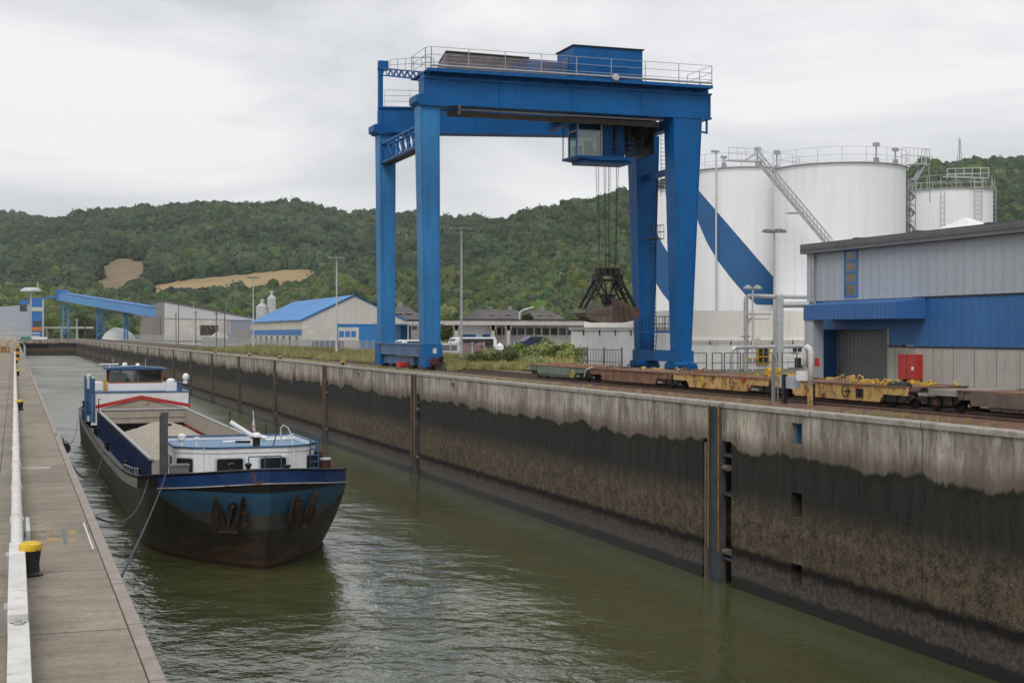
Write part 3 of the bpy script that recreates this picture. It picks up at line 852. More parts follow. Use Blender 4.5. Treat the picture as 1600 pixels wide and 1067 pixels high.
PF = hill('distant_hill', [(-300, 348), (-60, 342), (30, 341), (70, 350), (140, 372), (300, 400)], 2600, 3600, -300, 300, 0, step=20)
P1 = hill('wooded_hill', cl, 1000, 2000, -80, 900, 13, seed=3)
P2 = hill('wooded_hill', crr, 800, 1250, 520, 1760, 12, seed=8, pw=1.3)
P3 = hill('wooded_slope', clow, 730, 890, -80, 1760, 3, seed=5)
woods(PF, -300, 200, 2500, 7, 11, 2600, 3600, 'distant_woods', SC_D, 'hazy distant wooded ridge at the left edge', seed=11)
woods(P1, -80, 900, 13500, 4.2, 9.5, 1000, 2000, 'hillside_woods', SC_D, 'dense dark green wood covering the broad left hill', skip=(CLEAR, FIELD), seed=12)
woods(P1, -80, 900, 2200, 4.2, 8.5, 1000, 2000, 'hillside_woods', SC_L, 'lighter green trees mixed through the left hillside wood', skip=(CLEAR, FIELD), seed=13)
woods(P2, 530, 1760, 10000, 3.2, 7.0, 800, 1250, 'hillside_woods', SC_D, 'dense dark green wood on the nearer hill behind the crane and tanks', seed=14)
woods(P2, 530, 1760, 1700, 3.2, 6.2, 800, 1250, 'hillside_woods', SC_L, 'lighter green trees mixed through the wood behind the tanks', seed=15)
woods(P3, -80, 1100, 2900, 2.4, 5.2, 730, 890, 'valley_woods', SC_L, 'light green tree belt at the foot of the hills', seed=16, lift=.5)
woods(P3, -80, 1100, 2000, 2.4, 4.8, 730, 890, 'valley_woods', SC_D, 'darker trees in the belt at the foot of the hills', seed=17, lift=.5)
# fields lie on the left hill: find the surface point seen at a pixel, then lay a sheet 1.5 m above it
def onhill(P, px, py):
    lo, hi = 0.0, 1.0
    for _ in range(24):
        m_ = (lo + hi) / 2
        if proj(P(px, m_))[1] > py: lo = m_
        else: hi = m_
    return P(px, lo)
def fieldsheet(name, poly, mat):
    x0 = min(p[0] for p in poly); x1 = max(p[0] for p in poly)
    cols = []
    for i in range(41):
        x = x0 + .5 + (x1 - x0 - 1) * i / 40
        yy = []
        for (a, b), (c, d) in zip(poly, poly[1:] + poly[:1]):
            if (a > x) != (c > x): yy.append(b + (d - b) * (x - a) / (c - a))
        yy.sort()
        cols.append((x, yy[0], yy[-1]))
    mb = MB()
    vs = []
    for (x, a, b) in cols:
        for j in range(7):
            q = onhill(P1, x, a + (b - a) * j / 6); vs.append((q.x, q.y, q.z + 1.2))
    mb.add(vs, [(i * 7 + j, (i + 1) * 7 + j, (i + 1) * 7 + j + 1, i * 7 + j + 1) for i in range(40) for j in range(6)])
    struct(name, mb, mat, org=(0, 0, 0))
fieldsheet('stubble_field', FIELD, M['field'])
fieldsheet('bare_clearing', CLEAR, M['clearing'])
# ------------------------------------------------------------------ portal crane
def part(name, mat, parent, fn, **k):
    mb = MB(); fn(mb); return mb.build(name, mat, parent, **k)
F = 92.8                       # y of the front frame
C = thing('portal_crane', (36, 96, 0), 'tall blue portal crane straddling the quay tracks, with machine house and hanging cab', 'crane')
def stiff_leg(a, b, name='leg', mt='blue'):
    """box leg with projecting corner flanges"""
    mb = MB()
    (ax, ay, az, aw, ad) = a; (bx, by, bz, bw, bd) = b
    mb.frust((ax, ay, az, aw - .14, ad), (bx, by, bz, bw - .14, bd))
    for s in (-1, 1):
        mb.frust((ax + s * (aw / 2 - .035), ay, az, .07, ad + .12), (bx + s * (bw / 2 - .035), by, bz, .07, bd + .12))
    return mb.build(name, M[mt], C)
RF = 100.0                     # y of the rear right leg
RLF = 105.0                    # y of the rear left leg
stiff_leg((26.55, F, 1.78, 1.15, 1.1), (26.35, F, 17.9, 1.38, 1.3), mt='blue_faded')
stiff_leg((26.6, RLF, 1.78, 1.1, 1.1), (26.55, RLF, 17.7, 1.25, 1.3), mt='blue_faded')
stiff_leg((45.35, F, 1.26, 1.15, 1.0), (45.5, F, 17.9, 2.25, 1.5))
stiff_leg((45.75, RF, 1.26, 1.15, 1.0), (45.65, RF, 17.6, 2.0, 1.5))
# girders
def gird(mb, a, b, z0, z1, wd, fl=.12):
    a = Vector(a); b = Vector(b); zc = (z0 + z1) / 2
    mb.beam((a.x, a.y, zc), (b.x, b.y, zc), wd, z1 - z0 - 2 * fl)
    for z in (z0 + fl / 2, z1 - fl / 2):
        mb.beam((a.x - .03, a.y, z), (b.x + .03, b.y, z), wd + .3, fl)
    n = int((b - a).length / 5.3)
    for i in range(n + 1):
        p = a.lerp(b, (i + .02) / (n + .04))
        mb.box(p.x - .05, p.x + .05, p.y - wd / 2 - .07, p.y + wd / 2 + .07, z0 + fl, z1 - fl)
part('front_girder', M['blue'], C, lambda m: gird(m, (25.95, F, 0), (47.4, F, 0), 17.9, 19.75, 1.3))
part('rear_girder', M['blue'], C, lambda m: gird(m, (26.0, RLF, 0), (46.6, RF + .1, 0), 17.6, 19.55, 1.3))
# capitals over the left legs
for (cx, cy, z) in ((26.4, F, 17.9), (26.5, RLF, 17.6)):
    def f(m):
        m.prism([(cx - 1.05, cy - .9, z + .55), (cx - 1.05, cy - .9, z + .1), (cx - .7, cy - .9, z - .12), (cx + .8, cy - .9, z - .12), (cx + 2.1, cy - .9, z + .02), (cx - .2, cy - .9, z + .75)], (0, 1.8, 0))
    part('leg_capital', M['blue'], C, f)
part('end_tie', M['blue'], C, lambda m: (m.box(46.7, 47.3, F + .8, RF - .6, 18.1, 19.4), m.box(44.4, 45.2, F + .8, RF - .8, 17.2, 17.9)))
def f(m):
    m.beam((45.5, F, 14.4), (45.7, RF, 14.4), .35, .45)
part('leg_tie', M['blue'], C, f)
# lattice tie between the left legs
def f(m):
    x = 26.5
    for z in (15.35, 16.75):
        m.beam((x - .35, F + .6, z), (x - .35, RLF - .6, z), .16, .16)
        m.beam((x + .35, F + .6, z), (x + .35, RLF - .6, z), .16, .16)
    n = 7
    for i in range(n + 1):
        y = F + .7 + (RLF - F - 1.4) * i / n
        for s in (-.35, .35): m.beam((x + s, y, 15.35), (x + s, y, 16.75), .1, .1)
        if i < n:
            y2 = y + (RLF - F - 1.4) / n
            for s in (-.35, .35): m.beam((x + s, y, 15.4), (x + s, y2, 16.7), .08, .08)
        m.beam((x - .35, y, 15.35), (x + .35, y, 15.35), .1, .1)
        m.beam((x - .35, y, 16.75), (x + .35, y, 16.75), .1, .1)
part('lattice_tie', M['blue'], C, f)
part('lattice_deck', M['dark_steel'], C, lambda m: m.box(26.1, 26.9, F + .6, RLF - .6, 15.2, 15.27))
# rear mast, strut to the front girder
part('rear_mast', M['blue'], C, lambda m: (m.box(26.0, 26.32, RLF - .2, RLF + .2, 18.2, 22.6), m.box(26.0, 26.75, RLF - .25, RLF + .25, 22.4, 23.1)))
def f(m):
    a = Vector((26.5, RLF - .2, 22.5)); b = Vector((26.5, F + .9, 20.3))
    for s in (-.25, .25):
        m.beam(a + Vector((s, 0, 0)), b + Vector((s, 0, 0)), .08, .1)
        m.beam(a + Vector((s, 0, -.5)), b + Vector((s, 0, -.5)), .08, .1)
        for i in range(14):
            p = a.lerp(b, i / 14); q = a.lerp(b, (i + 1) / 14)
            m.beam(p + Vector((s, 0, 0 if i % 2 else -.5)), q + Vector((s, 0, -.5 if i % 2 else 0)), .05, .05)
part('lattice_strut', M['blue'], C, f)
part('strut_railing', M['grey_metal'], C, lambda m: m.rail([(26.85, RLF - .3, 22.4), (26.85, F + .9, 20.6)], .8, 2.2, .022, 2))
# walkway with railing on the front girder
ZW = 20.12
def f(m):
    m.box(25.95, 47.2, F - 1.35, F + 2.7, ZW - .1, ZW)
    m.box(26.0, 47.3, F - .5, F + .5, 19.75, ZW - .1)
    for i in range(15):
        x = 26.2 + 1.42 * i
        m.beam((x, F - .6, 19.85), (x, F - 1.3, ZW - .12), .06, .1)
part('walkway', M['blue'], C, f)
part('walkway_pipe', M['grey_metal'], C, lambda m: m.tube([(26.2, F - 1.42, ZW + .26), (47.1, F - 1.42, ZW + .26)], .075, 8))
part('walkway_edge', M['blue'], C, lambda m: (m.box(25.95, 47.2, F - 1.4, F - 1.35, ZW - .12, ZW + .1), m.box(26.3, 47.3, F - .72, F - .66, 19.56, 19.66)))
part('guard_rail', M['grey_metal'], C, lambda m: (m.rail([(47.15, F + 2.6, ZW), (47.15, F - 1.3, ZW), (26.3, F - 1.3, ZW), (26.0, F - .9, ZW), (26.0, F + 2.6, ZW), (27.6, F + 2.6, ZW)], 1.52, 2.55, .02, 3, .03)))
part('power_rail', M['rustgrey'], C, lambda m: (m.box(28.3, 43.5, F - .95, F - .88, 17.57, 17.65), m.box(28.3, 28.45, F - .95, F - .7, 17.3, 17.9), m.box(28, 44, F + .75, F + 1.0, 17.4, 17.75)))
# mesh screen on the walkway: rusty left end, blue right part
def screen(m, x0, x1, z0, z1, y):
    n = int((x1 - x0) / .16)
    for i in range(n + 1):
        x = x0 + (x1 - x0) * i / n
        m.box(x - .02, x + .02, y - .02, y + .02, z0, z1)
    for k in range(6):
        z = z0 + (z1 - z0) * k / 5
        m.box(x0, x1, y - .03, y - .005, z - .022, z + .022)
M['meshback'] = paint('blue_sheet_behind_mesh', (.05, .17, .42), .6, var=.25, sc=.6, streak=.3, rust=.1)
M['meshrust'] = paint('rust_grey_sheet_behind_mesh', (.24, .21, .21), .7, var=.3, sc=.8, streak=.4, rust=.15)
def f(m):
    m.prism([(27.0, F + .9, ZW), (30.9, F + .9, ZW), (33.8, F + .9, 21.72), (28.0, F + .9, 21.8)], (0, .06, 0))
part('screen_panel', M['meshrust'], C, f)
def f(m):
    m.prism([(30.95, F + .92, ZW), (36.6, F + .92, ZW), (36.6, F + .92, 21.6), (33.8, F + .92, 21.7), (30.95, F + .92, 21.4)], (0, .06, 0))
part('screen_panel', M['meshback'], C, f)
part('mesh_screen', M['meshrust'], C, lambda m: screen(m, 28.0, 36.6, ZW, 21.65, F + .8))
part('screen_cover', M['rustgrey'], C, lambda m: m.prism([(27.9, F + .7, 21.8), (34, F + .7, 21.74), (34, F + 2.6, 21.3), (27.9, F + 2.6, 21.3)], (0, 0, .06)))
# machine house
def f(m):
    m.box(36.75, 42.0, F - .7, F + 2.5, ZW, 22.5)
    m.box(38.3, 40.9, F - .74, F - .7, ZW + .3, 22.0)
    for z in (20.9, 21.1): m.box(38.45, 40.8, F - .78, F - .74, z, z + .06)
H = part('machine_house', M['blue'], C, f, bevel=.02)
part('roof', M['dark_steel'], H, lambda m: m.box(36.65, 42.1, F - .8, F + 2.6, 22.5, 22.58))
part('door', M['blue_rusty'], H, lambda m: (m.box(36.69, 36.74, F + .3, F + 1.5, ZW + .1, 21.9),))
def f(m):
    m.lathe([(.001, 0), (.2, 0), (.27, .12), (.2, .3), (.001, .34)], (39.6, F - 1.62, 20.32), 12, axis=1)
part('floodlight', M['lightgrey'], C, f)
# rear walkway railing
part('rear_railing', M['lightgrey'], C, lambda m: m.rail([(26.3, RLF - .7, 19.55), (30, RLF - 1.6, 19.55), (45, RF - .5, 19.55)], 1.25, 1.9, .024, 3))
# outboard bracket right end
part('end_bracket', M['blue'], C, lambda m: (m.beam((47.2, F - .4, 17.9), (47.2, F - .4, 16.9), .12, .12), m.beam((47.25, F - .4, 16.95), (46.3, F - .4, 17.1), .12, .12)))
# left sill and bogies
def f(m):
    m.box(26.0, 27.15, F - .45, RLF + .9, .95, 1.78)
    m.box(25.9, 27.25, F - .5, RLF + .95, 1.72, 1.8)
part('sill_beam', M['blue_rusty'], C, f)
def f(m):
    for y in (F, RLF):
        m.frust((26.6, y + (.4 if y > 100 else 0), .25, 1.25, 1.5), (26.6, y, 1.74, 1.35, 1.25))
part('leg_foot', M['blue'], C, lambda m: m.frust((26.6, F, .25, 1.2, 1.7), (26.6, F, 1.74, 1.32, 1.25)))
part('leg_foot', M['blue'], C, lambda m: m.frust((26.6, RLF + .4, .2, 1.2, 1.9), (26.6, RLF, 1.74, 1.32, 1.25)))
part('bogie_beam', M['blue_rusty'], C, lambda m: (m.box(26.25, 26.95, F + 3.2, RLF - .6, .3, .85),))
for y in (F - .55, F + .55, RLF - .2, RLF + .9, RLF - 2.2, F + 4.0):
    part('wheel', M['dark_steel'], C, lambda m: m.lathe([(.28, -.09), (.28, .06), (.34, .06), (.34, .1), (.1, .12)], (26.6, y, .33), 18, axis=0))
def f(m):
    m.box(26.3, 27.0, F - 1.3, F - .75, .3, .75); m.lathe([(.2, 0), (.22, .5), (.15, .6)], (26.4, F - 1.6, .6), 12, axis=1)
    m.tube([(26.2, F - 1.2, .9), (26.9, F - 1.35, .8), (27.2, F - 1.4, .4)], .06, 6)
part('drive_motor', M['darkred'], C, f)
part('buffer', M['dark_steel'], C, lambda m: m.lathe([(.08, 0), (.08, .3), (.17, .3), (.17, .36)], (26.9, F - 1.9, .85), 12, axis=1))
part('number_plate', M['cream'], C, lambda m: m.box(26.55, 26.8, F - .78, F - .74, 1.15, 1.5))
tag(MB().box(25.55, 26.2, F + 4.3, F + 5.1, .08, .5).box(25.62, 26.0, F + 4.22, F + 4.3, .18, .42).build('rail_clamp', M['red'], None, bevel=.03), 'small red rail clamp box at the foot of the crane, on the quay edge', 'rail clamp')
# right sill and bogies
def f(m):
    m.beam((45.35, F - .9, .86), (45.8, RF + 1.0, .86), 1.15, .8)
part('sill_beam', M['blue'], C, f)
for (y0, x0) in ((F, 45.35), (RF, 45.75)):
    def f(m):
        m.frust((x0, y0, -.02, 1.0, .8), (x0, y0, .5, 1.1, 1.4))
        m.prism([(x0 - .45, y0 - 1.7, .35), (x0 - .45, y0 - 1.7, -.0), (x0 - .45, y0 + 1.7, -.0), (x0 - .45, y0 + 1.7, .35), (x0 - .45, y0 + .6, .62), (x0 - .45, y0 - .6, .62)], (.9, 0, 0))
        m.box(x0 - .38, x0 + .38, y0 - 1.95, y0 - 1.2, -.25, .2); m.box(x0 - .38, x0 + .38, y0 + 1.2, y0 + 1.95, -.25, .2)
    part('bogie', M['blue'], C, f)
    for s in (-1.3, 1.3):
        part('wheel', M['dark_steel'], C, lambda m: m.lathe([(.26, -.09), (.26, .06), (.31, .06), (.31, .1), (.1, .12)], (x0, y0 + s, -.1), 16, axis=0))
    part('drive_motor', M['blue'], C, lambda m: m.lathe([(.1, -.5), (.24, -.45), (.24, .3), (.12, .4)], (x0 - .75, y0 - 1.5, .25), 12, axis=0))
    part('buffer', M['blue'], C, lambda m: m.lathe([(.12, 0), (.12, .3), (.2, .3), (.2, .36)], (x0, y0 + (2.0 if y0 > 95 else -2.35), .15), 12, axis=1))
# ladder and stair platform of the right leg
def ladder(m, a, b, wd=.42, step=.3, r=.025, side=(1, 0, 0)):
    a = Vector(a); b = Vector(b); s = Vector(side) * wd / 2
    m.tube([a - s, b - s], r, 5); m.tube([a + s, b + s], r, 5)
    n = int((b - a).length / step)
    for i in range(1, n): p = a.lerp(b, i / n); m.tube([p - s, p + s], r * .8, 4)
part('ladder', M['dark_steel'], C, lambda m: (ladder(m, (44.95, RF - 3.2, .6), (45.15, RF - 3.2, 2.9)), ladder(m, (45.3, RF - 2.6, 2.9), (46.0, RF - 1.2, 13.5)), ladder(m, (46.9, RF - 1.0, 13), (46.9, RF - 1.0, 18.5))))
part('ladder_platform', M['blue'], C, lambda m: (m.box(44.5, 46.4, RF - 3.6, RF - 1.2, 2.55, 2.68), m.box(44.3, 46.6, F + 2, F + 4.5, 11.9, 12.0) if False else None))
part('platform_railing', M['dark_steel'], C, lambda m: m.rail([(44.5, RF - 1.3, 2.68), (44.5, RF - 3.55, 2.68), (46.4, RF - 3.55, 2.68), (46.4, RF - 1.3, 2.68)], 1.1, .6, .022, 2))
part('landing', M['dark_steel'], C, lambda m: (m.box(45.2, 46.2, RF - 2.6, RF - 1.2, 9.6, 9.66), m.rail([(45.2, RF - 1.3, 9.66), (45.2, RF - 2.55, 9.66), (46.2, RF - 2.55, 9.66), (46.2, RF - 1.2, 9.66)], 1.0, .6, .02, 2)))
# trolley, hoist gear and operator cab
Yc = 95.0
def f(m):
    m.box(37.0, 44.0, F + .9, RF - 1.5, 17.95, 18.9)
    m.box(37.6, 38.2, F + .9, RF, 17.6, 18.0); m.box(43.0, 43.6, F + .9, RF, 17.6, 18.0)
part('trolley', M['blue'], C, f)
def f(m):
    for (x, y, z, s) in ((41.5, 96.5, 17.4, .5), (42.6, 97, 17.2, .6), (43.6, 96, 17.3, .5), (44.3, 97, 16.8, .45), (43.0, 95.4, 16.5, .35), (42.2, 95.8, 16.4, .3)):
        m.lathe([(s, -.5), (s, .5)], (x, y, z), 14, axis=0)
    for x in (41.2, 42.3, 43.3, 44.2): m.box(x - .06, x + .06, 95, 98, 15.6, 17.9)
part('hoist_gear', M['dark_steel'], C, f)
cab = part('operator_cab', M['grey_metal'], C, lambda m: ([m.box(x - .06, x + .06, y - .06, y + .06, 15.25, 18.0) for x in (38.22, 40.06) for y in (Yc, Yc + 1.7)],
    [m.box(x - .06, x + .06, Yc + .06, Yc + 1.64, z - .05, z + .05) for x in (38.22, 40.06) for z in (15.3, 17.1, 17.95)],
    [m.box(38.28, 40.0, y - .05, y + .05, z - .05, z + .05) for y in (Yc, Yc + 1.7) for z in (15.3, 17.1, 17.95)], m.box(38.1, 40.2, Yc - .1, Yc + 1.8, 18.0, 18.1)))
for (a, b, c, d) in ((38.28, 40.0, Yc - .01, Yc + .01), (38.28, 40.0, Yc + 1.69, Yc + 1.71), (38.21, 38.23, Yc + .06, Yc + 1.64), (40.05, 40.07, Yc + .06, Yc + 1.64)):
    part('window', M['clear'], cab, lambda m: m.box(a, b, c, d, 15.35, 17.9))
part('seat', M['byellow'], cab, lambda m: (m.box(39.25, 39.85, Yc + .7, Yc + 1.3, 15.5, 15.8), m.box(39.3, 39.8, Yc + 1.25, Yc + 1.4, 15.8, 16.6)))
part('control_desk', M['black'], cab, lambda m: (m.box(38.4, 38.8, Yc + .5, Yc + 1.2, 15.5, 16.1), m.box(39.0, 39.3, Yc + .15, Yc + .5, 15.5, 15.85)))
part('cab_wall', M['blue'], C, lambda m: m.box(40.14, 42.0, Yc + .3, Yc + 1.2, 15.35, 18.0))
def f(m):
    m.prism([(37.9, Yc - .5, 15.25), (42.2, Yc - .5, 15.25), (42.2, Yc - .5, 15.0), (39.6, Yc - .5, 14.95), (37.9, Yc - .5, 15.1)], (0, 2.8, 0))
    m.box(38.6, 42.4, Yc - .2, Yc + 2.1, 14.8, 15.0)
part('cab_platform', M['blue'], C, f)
part('cab_railing', M['blue'], C, lambda m: m.rail([(42.55, Yc + 2.2, 15.25), (42.55, Yc - .45, 15.25), (40.3, Yc - .45, 15.25)], 1.0, .9, .025, 3))
part('cab_bracket', M['blue'], C, lambda m: (m.rail([(37.95, Yc + 2.2, 15.2), (37.95, Yc - .45, 15.2)], 2.4, 2.6, .04, 1)))
# grab bucket, hung on the ropes
GX, GY = 41.4, 97.0
G = thing('grab_bucket', (GX, GY, 3.3), 'heavy dark rusty clamshell grab hanging on ropes under the crane', 'grab bucket')
def f(m):
    m.box(-.85, .85, -.45, .45, 3.55, 4.05)
    m.box(-1.05, -.6, -.5, .5, 3.1, 3.6); m.box(.6, 1.05, -.5, .5, 3.1, 3.6)
    for x in (-.45, 0, .45): m.lathe([(.3, -.08), (.3, .08)], (x, -.5, 3.75), 14, axis=1)
    for x in (-.45, 0, .45): m.lathe([(.3, -.08), (.3, .08)], (x, .5, 3.75), 14, axis=1)
    m.box(-.6, .6, -.35, .35, 3.05, 3.2)
part('head_block', M['dark_steel'], G, f, local=True)
for s in (-1, 1):
    for y in (-.55, .55):
        part('arm', M['dark_steel'], G, lambda m: (m.beam((s * .75, y, 3.3), (s * 2.05, y, 1.05), .16, .2), m.beam((s * .55, y, 3.2), (s * 1.4, y, 1.35), .09, .12), m.beam((s * 1.05, y, 2.75), (s * .85, y, 2.35), .08, .1), m.beam((s * 1.6, y, 1.9), (s * 1.1, y, 1.75), .08, .1)), local=True)
    part('cross_tie', M['dark_steel'], G, lambda m: m.beam((s * 1.45, -.6, 2.1), (s * 1.45, .6, 2.1), .12, .12), local=True)
def f(m):
    m.box(-.35, .35, -.4, .4, 1.55, 2.1)
    m.lathe([(.25, -.5), (.25, .5)], (0, 0, 1.6), 14, axis=1)
    for x in (-.12, .12): m.beam((x, -.2, 2.0), (x * 3, -.2, 3.2), .08, .08)
    for y in (-.6, .6): m.beam((-.05, y, 1.5), (-1.0, y, 3.1), .1, .12); m.beam((.05, y, 1.5), (1.0, y, 3.1), .1, .12)
part('closing_block', M['dark_steel'], G, f, local=True)
for s in (-1, 1):
    mb = MB()
    prof = [(0, .02), (.9, 0.0), (1.65, .14), (2.1, .42), (2.22, .72), (2.05, 1.08), (1.4, 1.32), (.75, 1.62), (.12, 1.85), (0, 1.7)]
    n = len(prof)
    W_ = .95
    vs = [(s * x, -W_ * (1 if z < 1.3 else .9), z) for x, z in prof] + [(s * x, W_ * (1 if z < 1.3 else .9), z) for x, z in prof]
    if s > 0:
        mb.add(vs, [tuple(range(n)), tuple(range(2 * n - 1, n - 1, -1))] + [(k, n + k, n + (k + 1) % n, (k + 1) % n) for k in range(n) if k not in (5, 6, 7)])
    else:
        cc = [(0, .02), (.9, 0.0), (1.65, .14), (2.1, .42), (2.22, .72), (2.1, .85), (.6, 1.0), (.0, 1.2)]
        n = len(cc)
        vs = [(s * x, -W_, z) for x, z in cc] + [(s * x, W_, z) for x, z in cc]
        mb.add(vs, [tuple(range(n)), tuple(range(2 * n - 1, n - 1, -1))] + [(k, n + k, n + (k + 1) % n, (k + 1) % n) for k in range(n)])
        mb.beam((-2.1, -W_, .85), (-1.05, -W_, 2.0), .08, .1); mb.beam((-1.7, -W_, .9), (-1.3, -W_, 1.9), .06, .06)
    mb.box(min(0, s * 2.2), max(0, s * 2.2), -W_ - .04, -W_ - .0, .62, .72) if s < 0 else None
    for q in range(1, 4): mb.beam((s * .5 * q, -W_ - .03, .1), (s * .42 * q, -W_ - .03, 1.1 if s < 0 else 1.5 - q * .1), .06, .05)
    mb.build('shell', M['rustgrey' if s < 0 else 'grabshell'] if 'grabshell' in M else M['rustgrey'], G, local=True)
for i, (x, y) in enumerate(((-.75, -.25), (-.55, .25), (-.3, -.3), (.3, .3), (.55, -.25), (.75, .25), (-.1, 0), (.12, .1))):
    xt = x * (1.15 if i % 2 else 1.5)
    part('rope', M['rope'] if i % 3 == 0 else M['dark_steel'], G, lambda m: m.tube([(x, y, 4.0), (xt, y, 13.9)], .022, 5), local=True)
# ------------------------------------------------------------------ cargo barge; local frame: y runs from the stem (0) aft, x to starboard of the picture, z from the water
BB = 3.93
B = thing('cargo_barge', (8.97, 52.9, WL), 'long black and blue river cargo barge moored by the left quay', 'barge', rz=0)
B.scale = (1, .93, 1)
SH = [(-1, 3.92), (0, 3.92), (2, 3.68), (5, 3.4), (8, 3.1), (12, 2.75), (17, 2.42), (24, 2.12), (40, 1.95), (60, 2.0), (72, 2.25), (80, 2.8), (86, 3.0)]
sheer = lambda y: interp(SH, y)
LEN = 84.0
def outline(k, i, n=14):
    """k 0 at deck edge .. 1 at waterline; i station"""
    NB = n
    mids = [9.5, 12, 15, 18, 22, 27, 33, 40, 48, 56, 64, 70, 75]
    Ld = 5.6 + 3.4 * k; y0 = 1.55 * k; bb = BB - .12 * k
    if i <= NB:
        ph = PI / 2 * i / NB
        t = math.sin(ph); v = .3 + .12 * k
        x = bb * t; y = y0 + Ld * (v * t + (1 - v) * (1 - math.cos(ph)))
        # a little V in the stem
        return x, y + 0 * k
    j = i - NB - 1
    if j < len(mids): return bb, max(mids[j], y0 + Ld + .3 * (j + 1))
    j -= len(mids)
    ph = PI / 2 * (j + 1) / 8
    return bb * math.cos(ph) ** .8 if j < 7 else 0, 76 + (7.6 - 2.2 * k) * math.sin(ph)
NS = 14 + 13 + 8
def hullpt(k, i, s, z):
    x, y = outline(k, i)
    return (s * x, y, z)
def ring(frac_fn):
    """closed ring of points, port side stem to stern then starboard back"""
    a = [frac_fn(i, -1) for i in range(NS + 1)]
    b = [frac_fn(i, 1) for i in range(NS - 1, 0, -1)]
    return a + b
def level(zfun, kfun):
    def f(i, s):
        x, y = outline(0, i)
        sh = sheer(y)
        z = zfun(sh); k = kfun(max(0, (sh - .5 - z) / (sh - .5)))
        x, y = outline(k, i)
        return (s * x, y, z)
    return ring(f)
bw = lambda t: 0 if t <= 0 else t ** 1.4 if t < 1 else 1 + (t - 1) * .6
levels = [level(lambda sh: sh, bw), level(lambda sh: sh - .5, bw)]
low = [level(lambda sh, q=q: (sh - .5) * (1 - q) - .7 * max(0, q - .999) / .001 * 0, bw) for q in (0, .08, .18, .3, .45, .6, .75, .9, 1.0, 1.18)]
n = len(low[0])
vs = [p for r in low for p in r]
fs = [(a * n + k, (a + 1) * n + k, (a + 1) * n + (k + 1) % n, a * n + (k + 1) % n) for a in range(len(low) - 1) for k in range(n)]
MB().add(vs, fs).build('hull', M['hull'], B, local=True, smooth='auto')
# bulwark: navy round the bow, scuffed grey along the sides
inn = lambda r, t, dz=0: [(p[0] * (1 - t / BB), p[1] + (t if p[1] < 8 else (-t if p[1] > 75 else 0)), p[2] + dz) for p in r]
top = levels[0]; rub = levels[1]
topi = inn(top, .09); rubi = inn(rub, .09)
def strip(sel, mat, name, rings):
    mb = MB(); m_ = len(rings)
    for k in range(n):
        k2 = (k + 1) % n
        if not sel(k): continue
        b = len(mb.v)
        mb.add([r[k] for r in rings] + [r[k2] for r in rings], [(a, (a + 1) % m_, m_ + (a + 1) % m_, m_ + a) for a in range(m_)])
    return mb.build(name, mat, B, local=True)
isbow = lambda k: (k <= 10 or k >= n - 13)
isblk = lambda k: 10 < k <= 15
strip(isbow, M['navy'], 'bow_bulwark', [top, rub, rubi, topi])
strip(isblk, M['black'], 'shoulder_plate', [top, rub, rubi, topi])
strip(lambda k: not isbow(k) and not isblk(k), M['gunwale'], 'gunwale', [top, rub, rubi, topi])
cap = [[(p[0] * 1.012, p[1] - (.05 if p[1] < 7 else 0), p[2] + dz) for p in top] for dz in (.05, .0)]
capi = [[(p[0], p[1], p[2] + dz) for p in inn(top, .16)] for dz in (.0, .05)]
strip(lambda k: True, M['black'], 'bulwark_cap', [cap[0], cap[1], capi[0], capi[1]])
rb = [[(p[0] * 1.012, p[1] - (.06 if p[1] < 7 else 0), p[2] + dz) for p in rub] for dz in (.018, -.018)]
strip(isbow, M['gunwale'], 'rub_rail', [rb[0], rb[1], [(p[0], p[1], p[2] - .018) for p in rub], [(p[0], p[1], p[2] + .018) for p in rub]])
# decks
def deckz(y): return sheer(y) - (.75 if y < 9 else interp([(9, .75), (18, .32), (70, .3), (80, .55), (90, .55)], y))
CW = 3.15                      # half width of the hold coaming
HY0_, HY1_ = 14.0, 60.5
mb = MB()
for i in range(NS):
    x0, y0 = outline(0, i); x1, y1 = outline(0, i + 1)
    x0 = max(0, x0 - .1); x1 = max(0, x1 - .1)
    ya, yb = y0 + .08, y1 + (.08 if y1 < 75 else -.08)
    za, zb = deckz(y0), deckz(y1)
    hold = y0 >= HY0_ - 1.5 and y1 <= HY1_ + 4
    for s in (-1, 1):
        ia = CW if hold else 0
        mb.add([(s * x0, ya, za), (s * x1, yb, zb), (s * ia, yb, zb), (s * ia, ya, za)], [(0, 1, 2, 3)])
mb.build('deck', M['deckgrey'], B, local=True)
# hold: coamings, inner walls, end bulkheads
CT = 3.3
for s in (-1, 1):
    part('coaming', M['coaming'], B, lambda m: (m.box(*sorted((s * CW, s * (CW + .1))), HY0_, HY1_, 1.3, CT), [m.prism([(s * (CW + .1), y, 1.7), (s * (CW + .28), y, 1.7), (s * (CW + .1), y, CT - .15)], (0, .06, 0)) for y in [HY0_ + 1 + 1.5 * q for q in range(29)]]), local=True)
    part('coaming_rail', M['grey_metal'], B, lambda m: m.box(*sorted((s * (CW - .06), s * (CW + .14))), HY0_ - .2, HY1_ + .1, CT, CT + .09), local=True)
    part('hold_lining', M['beige'], B, lambda m: m.box(*sorted((s * CW, s * (CW - .05))), HY0_, HY1_, CT - 1.05, CT - .01), local=True)
    part('hold_side', M['redbrown'], B, lambda m: (m.box(*sorted((s * (CW - .01), s * (CW - .06))), HY0_, HY1_, .2, CT - 1.05), [m.box(*sorted((s * (CW - .06), s * (CW - .26))), y, y + .12, .2, CT - 1.06) for y in [HY0_ + .5 + 1.0 * q for q in range(44)]]), local=True)
part('hold_floor', M['dark_steel'], B, lambda m: m.box(-CW, CW, HY0_, HY1_, .1, .2), local=True)
